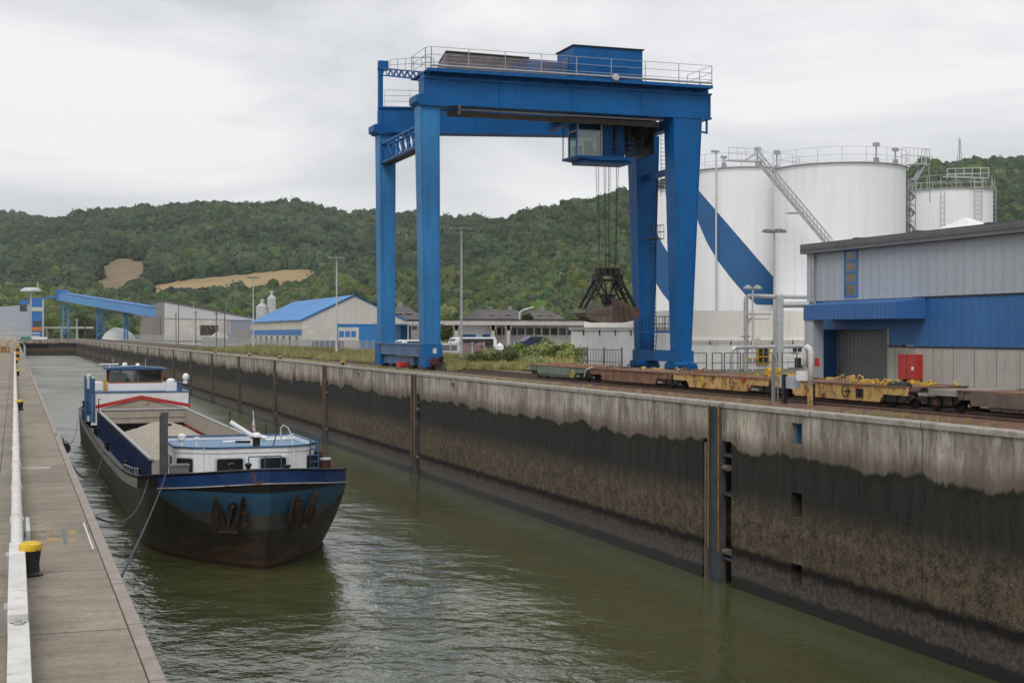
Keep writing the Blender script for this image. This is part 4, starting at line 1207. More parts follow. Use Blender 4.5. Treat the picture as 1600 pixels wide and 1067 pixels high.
part('end_bulkhead', M['beige'], B, lambda m: (m.box(-CW, CW, HY1_, HY1_ + .1, CT - 1.0, CT + .02), m.box(-CW, CW, HY1_ - .06, HY1_, CT - .55, CT - .5), m.box(-CW, CW, HY1_ - .06, HY1_, CT - .95, CT - .88)), local=True)
part('end_bulkhead', M['beige'], B, lambda m: m.box(-CW, CW, HY0_ - .1, HY0_, .2, CT), local=True)
part('lower_bulkhead', M['dark_steel'], B, lambda m: m.box(-CW, CW, HY1_ + .9, HY1_ + 1.0, .2, CT - 1.0), local=True)
part('hold_rim', M['lightgrey'], B, lambda m: m.box(-CW - .2, CW + .2, HY1_ - .1, HY1_ + .12, CT + .03, CT + .12), local=True)
# crushed stone heap: a load of its own
def heap(u, v):
    x = -CW + .1 + (2 * CW - .2) * u; y = HY0_ + .3 + (HY1_ - HY0_ - 1.5) * v
    a = max(0, 1 - ((y - 38) / 24) ** 2) ** .8
    b = max(0, 1 - abs(x / 4.4) ** 1.7)
    z = .7 + 2.75 * a * b * (.93 + .07 * math.cos(y * .55 + .8))
    z += noise.noise(Vector((x * .7, y * .7, 2))) * .16 + noise.noise(Vector((x * 2.3, y * 2.3, 5))) * .07 + noise.noise(Vector((x * 6, y * 6, 1))) * .03
    return (x, y, z)
hp = MB().grid(heap, 70, 320)
ho = hp.build('crushed_stone_load', M['sand'], None, smooth=False, org=(0, 0, 0))
ho.location = B.location; ho.scale = B.scale
tag(ho, 'long heap of pale crushed stone filling the open hold of the barge', 'crushed stone', None, 'stuff')
# forward deckhouse
dz = deckz(3) - .02
foot = [(-2.85, 12.6), (-2.85, 6.4), (-2.2, 5.6), (-1.4, 5.1), (1.5, 5.1), (2.35, 5.6), (2.8, 6.2), (2.95, 7.2), (2.95, 12.6)]
RT = 4.22
dh = part('deckhouse', M['white'], B, lambda m: m.prism([(x, y, 2.4) for x, y in foot], (0, 0, RT - 2.4)), local=True)
part('roof', M['roofpale'], dh, lambda m: m.prism([(x * .99, y + .03, RT) for x, y in foot], (0, 0, .03)), local=True)
def f(m):
    ff = foot
    for a, b in zip(ff, ff[1:] + ff[:1]):
        m.beam((a[0] * 1.0, a[1] - .0, RT + .08), (b[0] * 1.0, b[1] - .0, RT + .08), .07, .2)
part('parapet', M['white'], dh, f, local=True)
part('roof_rim', M['bblue'], dh, lambda m: [m.beam((a[0] * 1.01, a[1] - .03, RT + .2), (b[0] * 1.01, b[1] - .03, RT + .2), .11, .06) for a, b in zip(foot, foot[1:] + foot[:1])], local=True)
def winon(m, a, b, t0, t1, z0, z1, off=.012, rad=.09):
    """rounded window plate on the wall from a to b"""
    a = Vector((*a, 0)); b = Vector((*b, 0)); d = (b - a).normalized(); nrm = Vector((d.y, -d.x, 0))
    L_ = (b - a).length
    p = []
    u0, u1 = L_ * t0, L_ * t1
    for (cu, cz, a0) in ((u1 - rad, z1 - rad, 0), (u0 + rad, z1 - rad, 90), (u0 + rad, z0 + rad, 180), (u1 - rad, z0 + rad, 270)):
        for q in range(5):
            an = R(a0 + 22.5 * q)
            u = cu + rad * math.cos(an); z = cz + rad * math.sin(an)
            p.append(a + d * u + nrm * off + Vector((0, 0, z)))
    m.prism(p, -nrm * .0 + Vector((0, 0, 0)) + nrm * .02)
wl_ = [((-3.1, 6.4), (-2.4, 5.6), .12, .92), ((-2.4, 5.6), (-1.5, 5.1), .1, .8), ((-1.5, 5.1), (1.5, 5.1), .06, .46), ((-1.5, 5.1), (1.5, 5.1), .70, .98), ((2.5, 5.6), (3.0, 6.2), -.1, .9)]
wl_ = [((-2.85, 6.4), (-2.2, 5.6), .12, .98), ((-1.4, 5.1), (1.5, 5.1), .02, .38), ((-1.4, 5.1), (1.5, 5.1), .62, .98), ((2.35, 5.6), (2.8, 6.2), .04, .94)]
for a, b, t0, t1 in wl_:
    wq = part('window', M['lightgrey'], dh, lambda m: winon(m, a, b, t0 - .03, t1 + .03, 3.38, 4.02, .006), local=True)
    part('pane', M['glass'], wq, lambda m: winon(m, a, b, t0, t1, 3.43, 3.97, .014), local=True)
for yy in (7.6, 9.2):
    part('side_window', M['blueglass'], dh, lambda m: m.box(-2.88, -2.84, yy, yy + .9, 3.3, 3.95), local=True)
part('side_door', M['bblue'], dh, lambda m: m.box(-2.89, -2.85, 11.2, 12.0, 2.6, 4.3), local=True)
part('ladder', M['bblue'], dh, lambda m: ladder(m, (2.75, 5.85, 2.9), (2.75, 5.85, 4.75), .35, .25, .03), local=True)
# fittings on the deckhouse roof
part('signal_mast', M['white'], B, lambda m: (m.tube([(-.9, 6.6, 4.55), (2.0, 6.2, 4.65)], .05, 8), m.tube([(1.9, 6.1, 4.85), (1.2, 6.5, 4.5)], .03, 6)), local=True)
part('radar', M['white'], B, lambda m: (m.tube([(.15, 5.3, 4.5), (.15, 5.3, 4.85)], .12, 10), m.tube([(-.75, 5.5, 5.42), (.1, 5.25, 4.85)], .1, 10), m.ball((.3, 5.3, 4.8), .2, 8), m.tube([(.1, 5.3, 4.9), (.65, 5.2, 4.75)], .1, 8)), local=True)
part('winch', M['dark_steel'], B, lambda m: (m.lathe([(.15, 0), (.15, .3), (.22, .36)], (.25, 5.2, 4.45), 10), m.tube([(-.5, 5.8, 4.6), (.1, 5.6, 4.6)], .06, 6)), local=True)
part('flagpole', M['lightgrey'], B, lambda m: m.tube([(.35, 5.8, 4.4), (.22, 5.9, 5.85)], .02, 6), local=True)
part('pennant', M['white'], B, lambda m: m.prism([(.24, 5.87, 5.6), (.32, 5.87, 5.2), (.25, 5.87, 5.0), (.18, 5.87, 5.2)], (0, .015, 0)), local=True)
part('pennant_stripe', M['red'], B, lambda m: m.prism([(.17, 5.865, 5.25), (.33, 5.865, 5.25), (.28, 5.865, 5.05)], (0, .025, 0)), local=True)
part('davit', M['lightgrey'], B, lambda m: m.tube([(1.35, 5.6, 4.4), (1.3, 5.6, 5.1), (1.4, 5.6, 5.25), (1.6, 5.6, 5.15), (1.75, 5.5, 4.8), (1.8, 4.9, 3.4)], .03, 6), local=True)
part('davit', M['dark_steel'], B, lambda m: m.tube([(1.0, 5.6, 4.4), (1.15, 5.6, 4.95), (1.3, 5.6, 5.1)], .022, 6), local=True)
part('vent', M['white'], B, lambda m: (m.lathe([(.1, 0), (.1, .2), (.17, .24), (.17, .42), (.1, .5)], (-2.6, 6.3, 4.45), 12)), local=True)
part('roof_lamp', M['white'], B, lambda m: (m.tube([(-2.0, 6.3, 4.4), (-2.0, 6.3, 4.72)], .03, 6), m.box(-2.1, -1.9, 6.2, 6.4, 4.72, 4.8)), local=True)
part('antenna', M['lightgrey'], B, lambda m: m.tube([(-1.9, 4.6, 3.0), (-1.9, 4.6, 4.7)], .018, 5), local=True)
part('drum', M['darkred'], B, lambda m: m.lathe([(.22, 0), (.22, .6), (.2, .62)], (3.42, 6.9, 3.05), 16), local=True)
part('drum', M['darkred'], B, lambda m: m.lathe([(.22, 0), (.22, .9), (.2, .92)], (3.2, 7.4, 3.1), 16), local=True)
part('drum_lid', M['lightgrey'], B, lambda m: m.lathe([(.24, .62), (.24, .7)], (3.42, 6.9, 3.05), 16), local=True)
part('bow_winch', M['deckgrey'], B, lambda m: (m.box(-3.2, -2.5, 4.5, 5.1, 2.7, 3.78), m.box(-3.23, -2.46, 4.47, 5.12, 3.78, 3.84), m.box(-2.87, -2.83, 4.46, 4.5, 2.95, 3.75)), local=True)
part('bow_post', M['postgrey'], B, lambda m: (m.box(-3.5, -3.2, 5.6, 6.0, 2.5, 5.7), m.prism([(-3.5, 5.6, 5.7), (-3.2, 5.6, 5.7), (-3.2, 6.0, 5.7), (-3.5, 6.0, 5.7)], (0.05, 0, .15)), m.box(-3.2, -3.05, 5.65, 5.9, 5.3, 5.4)), local=True)
for x in (.9,):
    part('bitt', M['dark_steel'], B, lambda m: (m.lathe([(.09, 0), (.09, .65), (.15, .68), (.15, .76)], (x, 1.6, 3.2), 10),), local=True)
for (x, y) in ((-1.2, 1.8), (-.6, 1.5)):
    part('fairlead', M['dark_steel'], B, lambda m: m.lathe([(.12, 0), (.08, .5), (.14, .62), (.1, .68)], (x, y, 3.4), 10), local=True)
# rails in front of the deckhouse
part('rail', M['bblue'], B, lambda m: m.rail([(-.2, 4.2, 3.1), (1.1, 4.2, 3.1)], 1.0, .6, .025, 2), local=True)
# anchors on the bow
def hull_y(x, z):
    sh = 4.0; t = (sh - .5 - z) / (sh - .5); k = bw(t)
    bb = BB - .12 * k
    t = min(1, abs(x) / bb); v = .3 + .12 * k
    return 1.55 * k + (5.6 + 3.4 * k) * (v * t + (1 - v) * (1 - math.sqrt(1 - t * t)))
for ax, sg in ((-1.2, -1), (1.22, 1)):
    A = Vector((ax, hull_y(ax, 2.2), 2.2))
    T = (Vector((ax + .1, hull_y(ax + .1, 2.2), 2.2)) - Vector((ax - .1, hull_y(ax - .1, 2.2), 2.2))).normalized()
    Nn = Vector((T.y, -T.x, 0)).normalized()
    if Nn.y > 0: Nn = -Nn
    Uz = (Vector((ax, hull_y(ax, 2.7), 2.7)) - Vector((ax, hull_y(ax, 1.7), 1.7))).normalized()
    Q = lambda u, v, w_=0: A + T * u * 1.25 + Uz * v * 1.3 + Nn * w_
    def f(m):
        for s in (-1, 1):
            m.prism([Q(s * .03, -.62, .2), Q(s * .45, -.5, .2), Q(s * .66, -.28, .2), Q(s * .62, .1, .24), Q(s * .52, .66, .28), Q(s * .3, .25, .2), Q(s * .14, -.3, .2)], Nn * .07)
            m.prism([Q(s * .52, .66, .28), Q(s * .36, .25, .2), Q(s * .3, -.4, .12), Q(s * .38, -.42, .12)], Nn * .22)
    part('anchor_flukes', M['anchor'], B, f, local=True)
    part('anchor_shank', M['anchor'], B, lambda m: (m.beam(Q(0, -.5, .22), Q(0, .3, .1), .12, .14, up=Nn), m.beam(Q(-.34, -.6, .22), Q(.34, -.6, .22), .14, .1, up=Nn)), local=True)
    part('hawse_pocket', M['black'], B, lambda m: m.prism([Q(.2 * math.cos(q * PI / 6), .15 + .28 * math.sin(q * PI / 6), .015) for q in range(12)], Nn * .04), local=True)
M_ = None
# bollards along the side decks
for s in (-1, 1):
    for y in (16, 24, 41, 55, 66):
        zz = deckz(y)
        part('deck_bollard', M['dark_steel'], B, lambda m: (m.lathe([(.13, 0), (.13, .62), (.17, .62), (.17, .68)], (s * 3.62, y, zz), 12)), local=True)
part('side_rail', M['grey_metal'], B, lambda m: m.rail([(-3.84, 13.0, 2.75), (-3.84, 16, 2.5), (-3.84, 22, 2.2)], .0 + .28, 2.0, .03, 1), local=True)
# small posts along the coaming
for (x, y) in ((3.25, 22), (3.25, 36), (-3.25, 58)):
    part('cargo_post', M['dark_steel'], B, lambda m: m.tube([(x, y, 3.3), (x, y, 4.3), (x + .15, y, 4.25)], .035, 6), local=True)
# stern: red arched frame, white superstructure, wheelhouse
part('red_arch', M['red'], B, lambda m: m.prism([(-3.3, 61.2, 3.4), (0, 61.2, 4.08), (3.6, 61.2, 3.4), (3.6, 61.2, 3.66), (0, 61.2, 4.36), (-3.3, 61.2, 3.66)], (0, .3, 0)), local=True)
part('arch_panel', M['beige'], B, lambda m: m.prism([(-3.2, 61.3, 3.35), (3.4, 61.3, 3.35), (0, 61.3, 4.12)], (0, .1, 0)), local=True)
su = part('superstructure', M['white'], B, lambda m: m.box(-3.5, 3.85, 64.5, 73, 2.0, 4.45), local=True)
part('blue_trim', M['bblue'], su, lambda m: (m.box(-3.55, 3.9, 64.45, 73.05, 4.45, 4.52), m.box(3.8, 3.9, 64.4, 64.5, 3.2, 4.75)), local=True)
part('upper_deckhouse', M['white'], B, lambda m: (m.box(-2.2, 2.6, 67.2, 72, 4.83, 5.5), m.box(-3.2, -2.4, 68, 72, 4.83, 5.55)), local=True)
wh = part('wheelhouse', M['wood'], B, lambda m: (m.box(-2.0, 2.1, 67.5, 71.0, 5.5, 5.62), [m.box(x - .05, x + .05, y - .05, y + .05, 5.62, 6.55) for x in (-1.95, -1.1, .2, 2.05) for y in (67.55, 70.95)], [m.box(x - .05, x + .05, 69.2, 69.3, 5.62, 6.55) for x in (-1.95, 2.05)], m.box(-2.0, 2.1, 67.5, 71, 6.5, 6.58)), local=True)
for (a, b, c, d) in ((-1.9, 2.0, 67.53, 67.56), (-1.9, 2.0, 70.93, 70.96), (-1.97, -1.94, 67.6, 70.9), (2.04, 2.07, 67.6, 70.9)):
    part('window', M['clear'], wh, lambda m: m.box(a, b, c, d, 5.62, 6.5), local=True)
part('console', M['dark_steel'], wh, lambda m: (m.box(-.6, 1.6, 68.2, 68.8, 5.62, 6.1), m.box(.3, .7, 69.2, 69.6, 5.62, 6.35)), local=True)
part('roof', M['bblue'], wh, lambda m: m.prism([(-2.25, 67.1, 6.58), (2.5, 67.1, 6.58), (2.5, 67.1, 6.66), (0.1, 67.1, 6.84), (-2.25, 67.1, 6.74)], (0, 4.3, 0)), local=True)
part('roof_radar', M['white'], B, lambda m: (m.box(-2.7, -1.2, 68.3, 68.5, 6.95, 7.05), m.tube([(-1.9, 68.4, 6.7), (-1.9, 68.4, 7.0)], .06, 6)), local=True)
part('roof_dome', M['white'], B, lambda m: m.ball((-.7, 69, 6.9), .22, 6), local=True)
part('roof_dome', M['white'], B, lambda m: m.ball((.3, 69, 6.88), .18, 6), local=True)
part('roof_antenna', M['lightgrey'], B, lambda m: (m.tube([(-1.6, 69, 6.7), (-1.6, 69, 7.5)], .02, 4), m.tube([(.9, 69, 6.7), (.9, 69, 7.4)], .02, 4)), local=True)
part('yellow_post', M['byellow'], B, lambda m: m.box(-2.45, -2.2, 67.0, 67.2, 4.83, 5.8), local=True)
part('stair_tower', M['white'], B, lambda m: m.box(-3.9, -3.2, 64.6, 66.5, 2.3, 5.6), local=True)
part('stair_post', M['bblue'], B, lambda m: m.box(-3.98, -3.82, 64.45, 64.62, 2.3, 5.75), local=True)
part('stair_post', M['bblue'], B, lambda m: m.box(-3.6, -3.46, 64.4, 64.58, 2.3, 5.75), local=True)
part('stair_post', M['bblue'], B, lambda m: m.box(-3.4, -3.2, 64.4, 64.58, 2.3, 5.6), local=True)
part('stair_door', M['blueglass'], B, lambda m: m.box(-3.8, -3.6, 64.55, 64.6, 2.8, 4.8), local=True)
part('searchlight', M['lightgrey'], B, lambda m: (m.tube([(-3.6, 65, 5.6), (-3.6, 65, 6.0)], .05, 6), m.ball((-3.6, 65, 6.15), .2, 6)), local=True)
part('dome_mast', M['bblue'], B, lambda m: (m.box(3.0, 3.4, 65.4, 65.6, 4.8, 5.4), m.tube([(2.3, 66, 5.7), (3.7, 65.5, 5.5)], .05, 6)), local=True)
part('radar_dome', M['white'], B, lambda m: (m.ball((3.7, 65.5, 6.0), .26, 8, 1.2), m.box(3.5, 3.8, 65.3, 65.7, 5.5, 5.7)), local=True)
part('liferaft_box', M['white'], B, lambda m: (m.box(2.2, 3.0, 65.5, 66.3, 4.83, 5.6), m.ball((2.6, 66, 5.7), .35, 6, .6)), local=True)
for (x, y) in ((-3.6, 72), (-3.4, 73.2)):
    part('stern_bitt', M['black'], B, lambda m: m.lathe([(.2, 0), (.2, .95), (.27, .95), (.27, 1.05)], (x, y, 2.5), 12), local=True)
part('stern_bulwark', M['navy'], B, lambda m: m.box(-3.9, -3.3, 67, 71, 2.3, 3.0), local=True)
for o in [k for k in bpy.data.objects if k.parent == B and k.type == 'MESH']:
    ys_ = [v.co.y for v in o.data.vertices]; zs_ = [v.co.z for v in o.data.vertices]
    if sum(ys_) / len(ys_) > 64 and min(zs_) > 4.4: o.location.z -= .42
# mooring ropes
BW = lambda x, y, z: Vector((x, y * .93, z)) + Vector((8.97, 52.9, WL))
def rope(a, b, sag, label):
    a = Vector(a); b = Vector(b)
    pts = [a.lerp(b, t / 14) - Vector((0, 0, sag * 4 * (t / 14) * (1 - t / 14))) for t in range(15)]
    tag(MB().tube(pts, .016, 6).build('mooring_rope', M['rope'], None, smooth=True), label, 'mooring rope', 'mooring ropes between the left quay and the barge')
rope(onx(190, 900, 1.06), BW(-3.5, 2.9, 3.75), .12, 'mooring rope from the left quay up to the bow of the barge, nearest the camera')
rope(onx(150, 808, 1.06), BW(-4.1, 4.2, 3.3), .6, 'dark slack mooring rope running past the bow shoulder of the barge')
rope(onx(105, 714, 1.06), BW(-4.3, 33, 2.1), .9, 'slack mooring rope to the middle of the barge side deck')
rope(onx(97, 684, 1.06), BW(-4.2, 70, 2.6), .9, 'mooring rope from the black quay fender to the barge stern')
# ------------------------------------------------------------------ flat container wagons on the near track
WXL, WXR = 27.45, 29.95
WC = (WXL + WXR) / 2
def bogie(root, y):
    def f(m):
        m.box(WXL + .12, WXR - .12, y - .9, y + .9, .52, .6)
        for x in (WXL + .12, WXR - .12):
            m.prism([(x, y - 1.15, .42), (x, y - .9, .3), (x, y - .35, .22), (x, y + .35, .22), (x, y + .9, .3), (x, y + 1.15, .42), (x, y + .8, .55), (x, y - .8, .55)], (.07, 0, 0))
            for s in (-.62, .62): m.box(x - .06, x + .1, y + s - .13, y + s + .13, .26, .5)
            for s in (-.15, -.05, .05, .15): m.tube([(x - .03, y + s, .24), (x - .03, y + s, .48)], .045, 6)
    part('bogie_frame', M['dark_steel'], root, f)
    for s in (-.62, .62):
        for x in (28.0, 29.4):
            part('wheel', M['dark_steel'], root, lambda m: m.lathe([(.24, -.06), (.25, .05), (.3, .05), (.3, .09), (.08, .12)] if x > 29 else [(.08, -.12), (.3, -.09), (.3, -.05), (.25, -.05), (.24, .06)], (x, y + s, .33), 18, axis=0))
def wagon(name, label, y0, y1, mat, b0=True, b1=True, wheels=(.25, .62)):
    r = thing(name, (WC, (y0 + y1) / 2, 0), label, 'flat wagon', 'flat container wagons standing on the near track')
    L_ = y1 - y0
    def side(m, x, w_):
        zb = .19
        P_ = [(y0, .72), (y0, .46), (y0 + 1.3, .46), (y0 + 1.55, zb), (y1 - 1.55, zb), (y1 - 1.3, .46), (y1, .46), (y1, .72)]
        m.prism([(x, a, b) for a, b in P_], (w_, 0, 0))
        n = int(L_ / .85)
        for i in range(n + 1):
            y = y0 + .25 + (L_ - .5) * i / n
            zl = .22 if y0 + 1.6 < y < y1 - 1.6 else .52
            m.box(x - .05 if x < 28 else x + w_, x if x < 28 else x + w_ + .05, y - .035, y + .035, zl, .7)
    part('side_sill', mat, r, lambda m: side(m, WXL + .05, .09))
    part('side_sill', mat, r, lambda m: side(m, WXR - .14, .09))
    part('deck_rail', M['rust'], r, lambda m: (m.box(WXL, WXL + .22, y0, y1, .72, .765), m.box(WXR - .22, WXR, y0, y1, .72, .765)))
    part('cross_members', M['rustgrey'], r, lambda m: [m.box(WXL + .14, WXR - .14, y, y + .2, .5, .7) for y in [y0 + .1 + (L_ - .4) * k / 7 for k in range(8)]])
    part('deck_plate', M['rust'], r, lambda m: [m.box(WXL + .25, WXR - .25, y0 + .3 + (L_ - .6) * k / 3, y0 + .3 + (L_ - .6) * (k + 1) / 3 - .25, .7, .745) for k in range(3)])
    return r
def handwheel(root, y, mat, z=.45):
    def f(m):
        pts = [(WXL - .16, y + .21 * math.cos(a * PI / 8), z + .21 * math.sin(a * PI / 8)) for a in range(17)]
        m.tube(pts, .022, 6, cap=False)
        for a in range(5): m.tube([(WXL - .12, y, z), (WXL - .16, y + .2 * math.cos(a * PI * .4), z + .2 * math.sin(a * PI * .4))], .014, 4)
        m.tube([(WXL - .14, y, z), (WXL + .06, y, z)], .03, 6)
    part('handwheel', mat, root, f)
def clutter(root, y0, y1, n, mat, seed, h=.2):
    rnd = random.Random(seed)
    for _ in range(n):
        def f(m):
            x = rnd.uniform(WXL + .1, WXR - .2); y = rnd.uniform(y0, y1); z = .76
            k = rnd.random()
            if k < .4:
                m.tube([(x, y - .15, z), (x + .05, y - .05, z + h * rnd.uniform(.7, 1.4)), (x, y + .12, z + h * rnd.uniform(.4, 1.2)), (x, y + .25, z)], .03, 5)
            elif k < .7: m.box(x, x + rnd.uniform(.15, .5), y, y + rnd.uniform(.1, .25), z - .02, z + rnd.uniform(.06, h))
            else: m.tube([(x, y, z), (x + rnd.uniform(-.2, .2), y + rnd.uniform(-.5, .5), z + h * rnd.uniform(.3, 1.2))], .035, 5)
        part('fitting', mat, root, f)
def debris(root, y0, y1, n, seed):
    rnd = random.Random(seed)
    def f(m):
        for _ in range(n):
            x = rnd.uniform(WXL + .05, WXR - .2); y = rnd.uniform(y0, y1); s = rnd.uniform(.03, .1)
            m.frust((x, y, .75, s * 2.2, s * 2), (x + rnd.uniform(-.02, .02), y, .75 + s, s * 1.1, s))
    part('rubbish', M['debris'], root, f)['kind'] = 'stuff'
r = wagon('flat_wagon', 'rusty grey-brown flat wagon with plain steel sides at the right edge', 14, 36.9, M['rustgrey'])
part('plate_cladding', M['rustgrey'], r, lambda m: m.box(WXL - .02, WXL + .05, 15, 36.2, .3, .72))
bogie(r, 38.0); bogie(r, 18)
part('end_beam', M['conc_grey'], r, lambda m: (m.box(WXL - .03, WXR, 36.9, 38.3, .55, .74), m.box(WXL, WXR, 38.0, 38.9, .5, .6)))
for x in (WXL + .45, WXR - .45):
    part('buffer', M['dark_steel'], r, lambda m: m.lathe([(.08, 0), (.08, .3), (.2, .3), (.2, .36)], (x, 38.9, .55), 14, axis=1))
r = wagon('flat_wagon', 'yellow flat wagon nearest the camera and the vent post, fittings piled on its end', 39.6, 48.2, M['yellow'])
bogie(r, 40.4); handwheel(r, 42.9, M['black'], .5)
clutter(r, 39.8, 43.8, 26, M['byellow'], 1, .12); clutter(r, 45, 45.6, 5, M['yellow'], 2, .18); clutter(r, 46.6, 48, 7, M['yellow'], 21, .1)
part('marker_flap', M['red'], r, lambda m: m.box(WXL - .03, WXL + .04, 42.25, 42.5, .6, .7)); part('step_recess', M['black'], r, lambda m: m.box(WXL + .0, WXL + .046, 42.1, 42.5, .3, .6))
part('air_reservoir', M['dark_steel'], r, lambda m: m.lathe([(.1, -.5), (.19, -.45), (.19, .45), (.1, .5)], (WXL + .25, 40.3, .72), 12, axis=1))
r = wagon('flat_wagon', 'yellow flat wagon with yellow handwheel, in front of the white tank wall', 48.7, 57.0, M['yellow'])
bogie(r, 48.6); handwheel(r, 53.9, M['byellow'], .45); handwheel(r, 51.2, M['rust'], .5)
clutter(r, 48.6, 50.6, 16, M['byellow'], 3, .12); debris(r, 49, 52, 40, 4)
part('marker_flap', M['red'], r, lambda m: m.box(WXL - .03, WXL + .04, 50.4, 50.7, .6, .7)); part('yellow_drum', M['byellow'], r, lambda m: m.lathe([(.17, -.3), (.19, 0), (.17, .3)], (29.4, 51.6, .93), 14, axis=0))
r = wagon('flat_wagon', 'rust brown flat wagon standing between the yellow one and the green one', 57.4, 66.6, M['rust'])
bogie(r, 57.4); clutter(r, 64.8, 66.8, 8, M['rustgrey'], 5, .18); clutter(r, 57.2, 58.8, 6, M['rust'], 6, .15); clutter(r, 59, 64, 5, M['yellow'], 6, .1)
part('cable', M['lightgrey'], r, lambda m: m.tube([(WXL - .05, 67.2, .3), (WXL - .08, 66.9, .66), (WXL, 66.4, .78)], .04, 6))
r = wagon('flat_wagon', 'pale green flat wagon at the far end of the row, littered with brown scrap', 67.3, 75.6, M['wgreen'])
bogie(r, 67.4); bogie(r, 74.6); handwheel(r, 68.6, M['byellow'], .42)
part('side_plate', M['wgreen'], r, lambda m: m.box(WXL - .01, WXL + .05, 69.3, 74.2, .3, .7))
debris(r, 67.6, 75.4, 190, 7)
for x in (WXL + .4, WXR - .4):
    part('buffer', M['yellow'], r, lambda m: m.lathe([(.2, 0), (.2, .06), (.08, .08), (.08, .35)], (x, 75.6, .5), 14, axis=1))
# ------------------------------------------------------------------ posts at the quay edge in front of the wagons
p = onz(1287, 635); px_, py_ = 26.1, 43.2
r = thing('vent_post', (px_, py_, 0), 'white swan-necked vent post with a white box, in front of the grey shutter', 'vent post')
part('pipe', M['whitepipe'], r, lambda m: m.tube([(px_, py_, .7), (px_, py_, 1.85), (px_ - .02, py_ + .06, 1.98), (px_ - .03, py_ + .16, 2.03), (px_ - .03, py_ + .27, 1.98), (px_ - .03, py_ + .32, 1.85), (px_ - .03, py_ + .32, 1.3)], .1, 12), smooth=True)
part('base_post', M['yellow'], r, lambda m: m.box(px_ - .07, px_ + .04, py_ - .08, py_ + .1, 0, .75)); part('base_plate', M['black'], r, lambda m: m.box(px_ + .04, px_ + .12, py_ - .1, py_ + .05, 0, .75))
part('meter_box', M['white'], r, lambda m: m.box(px_ - .15, px_ + .1, py_ + .2, py_ + .72, .85, 1.18)); part('red_sign', M['red'], r, lambda m: m.box(px_ + .12, px_ + .16, py_ - .3, py_ - .05, 1.35, 1.65)); part('control_head', M['white'], r, lambda m: m.box(px_ - .1, px_ + .06, py_ + .36, py_ + .46, 1.4, 1.85))
q = (25.9, 45.1)
r = thing('supply_post', (q[0], q[1], 0), 'grey steel supply post beside a blue box, left of the white vent post', 'supply post')
part('post', M['conc_grey'], r, lambda m: (m.box(q[0] - .05, q[0] + .05, q[1] + .27, q[1] + .39, 0, 1.8), m.prism([(q[0], q[1] + .2, 1.65), (q[0], q[1] + .46, 1.65), (q[0], q[1] + .3, 2.0)], (.05, 0, 0)), m.tube([(q[0], q[1] - .0, .1), (q[0], q[1] + .05, 1.5), (q[0], q[1] + .2, 1.7)], .03, 6)))
r2 = thing('cable_box', (q[0], q[1] - 1, 0), 'small blue cable box on a dark steel post at the quay edge', 'cable box')
part('post', M['black'], r2, lambda m: m.box(q[0] - .08, q[0] + .06, q[1] - .55, q[1] - .4, 0, 1.05)); part('box', M['clad'], r2, lambda m: m.box(q[0], q[0] + .35, q[1] - .95, q[1] - .1, .55, .98))
# ------------------------------------------------------------------ right hand shed
BX = 36.0
r = thing('warehouse', (BX, 45, 0), 'large grey and blue metal warehouse with roller shutter on the right', 'warehouse')
BL = 59.7
part('upper_wall', M['clad'], r, lambda m: m.box(BX, BX + 30, -20, BL, 4.03, 6.4))
part('blue_band', M['clad_blue'], r, lambda m: (m.box(BX + .03, BX + 30, -20, 51.4, 1.95, 4.03), m.box(BX + .03, BX + 30, 51.4, 53.2, 2.0, 4.03), m.box(BX + .03, BX + 30, 53.2, 59.2, 2.68, 4.03), m.box(BX + .06, BX + 1.4, 58.75, 59.18, -.4, 2.68)))
part('base_wall', M['concpanel'], r, lambda m: (m.box(BX - .02, BX + 30, -20, 53.2, -.4, 1.93),))
part('flashing', M['black'], r, lambda m: (m.box(BX - .02, BX + .05, -20, 51.4, 3.99, 4.05), m.box(BX - .05, BX + .05, -20, 53.2, 1.9, 1.96)))
part('shutter', M['shutter'], r, lambda m: m.box(BX + .9, BX + .95, 53.25, 58.75, -.4, 2.68))
part('shutter_guide', M['grey_metal'], r, lambda m: (m.box(BX + .0, BX + .12, 53.14, 53.26, -.4, 2.68), m.box(BX + .7, BX + .9, 53.26, 53.45, -.4, 2.68)))
part('corner_post', M['clad'], r, lambda m: (m.box(BX - 1.45, BX - .9, 57.0, 57.75, -.4, 3.12), m.box(BX - .03, BX + .02, 59.22, 59.72, -.4, 4.0), m.box(BX - .12, BX, BL - .35, BL + .05, 4.0, 6.4)))
part('roof_fascia', M['fascia'], r, lambda m: (m.box(BX - .35, BX + 30.1, -20, BL + .3, 6.3, 6.76),))
part('roof', M['slate'], r, lambda m: m.prism([(BX - .2, BL + .3, 6.765), (BX + 30, BL + .3, 6.765), (BX + 30, BL + .3, 8.2)], (0, -79, 0)))
part('roof_edge', M['dark_steel'], r, lambda m: [m.box(BX - .3, BX + .1, y, y + .35, 6.765, 6.81) for y in [0 + 4.6 * k for k in range(13)]])
part('downpipe', M['grey_metal'], r, lambda m: m.tube([(BX - .14, BL - .55, 6.4), (BX - .14, BL - .55, 4.0)], .07, 8))
def f(m):
    m.prism([(BX - 1.5, 50.5, 3.12), (BX - 1.5, 50.5, 3.8), (BX, 50.5, 4.0), (BX, 50.5, 3.12)], (0, 7.25, 0))
cn = part('canopy', M['canopy_blue'], r, f)
wq = part('window', M['bandblue'], r, lambda m: ([m.box(BX - .05, BX + .0, y, y + .1, 4.15, 6.3) for y in (56.1 - .55, 56.1 + .45)], [m.box(BX - .045, BX - .002, 55.65, 56.55, z, z + .09) for z in (4.15, 4.75, 5.25, 5.75, 6.22)]))
part('pane', M['warmpane'], wq, lambda m: m.box(BX - .025, BX - .004, 55.6, 56.6, 4.2, 6.28))
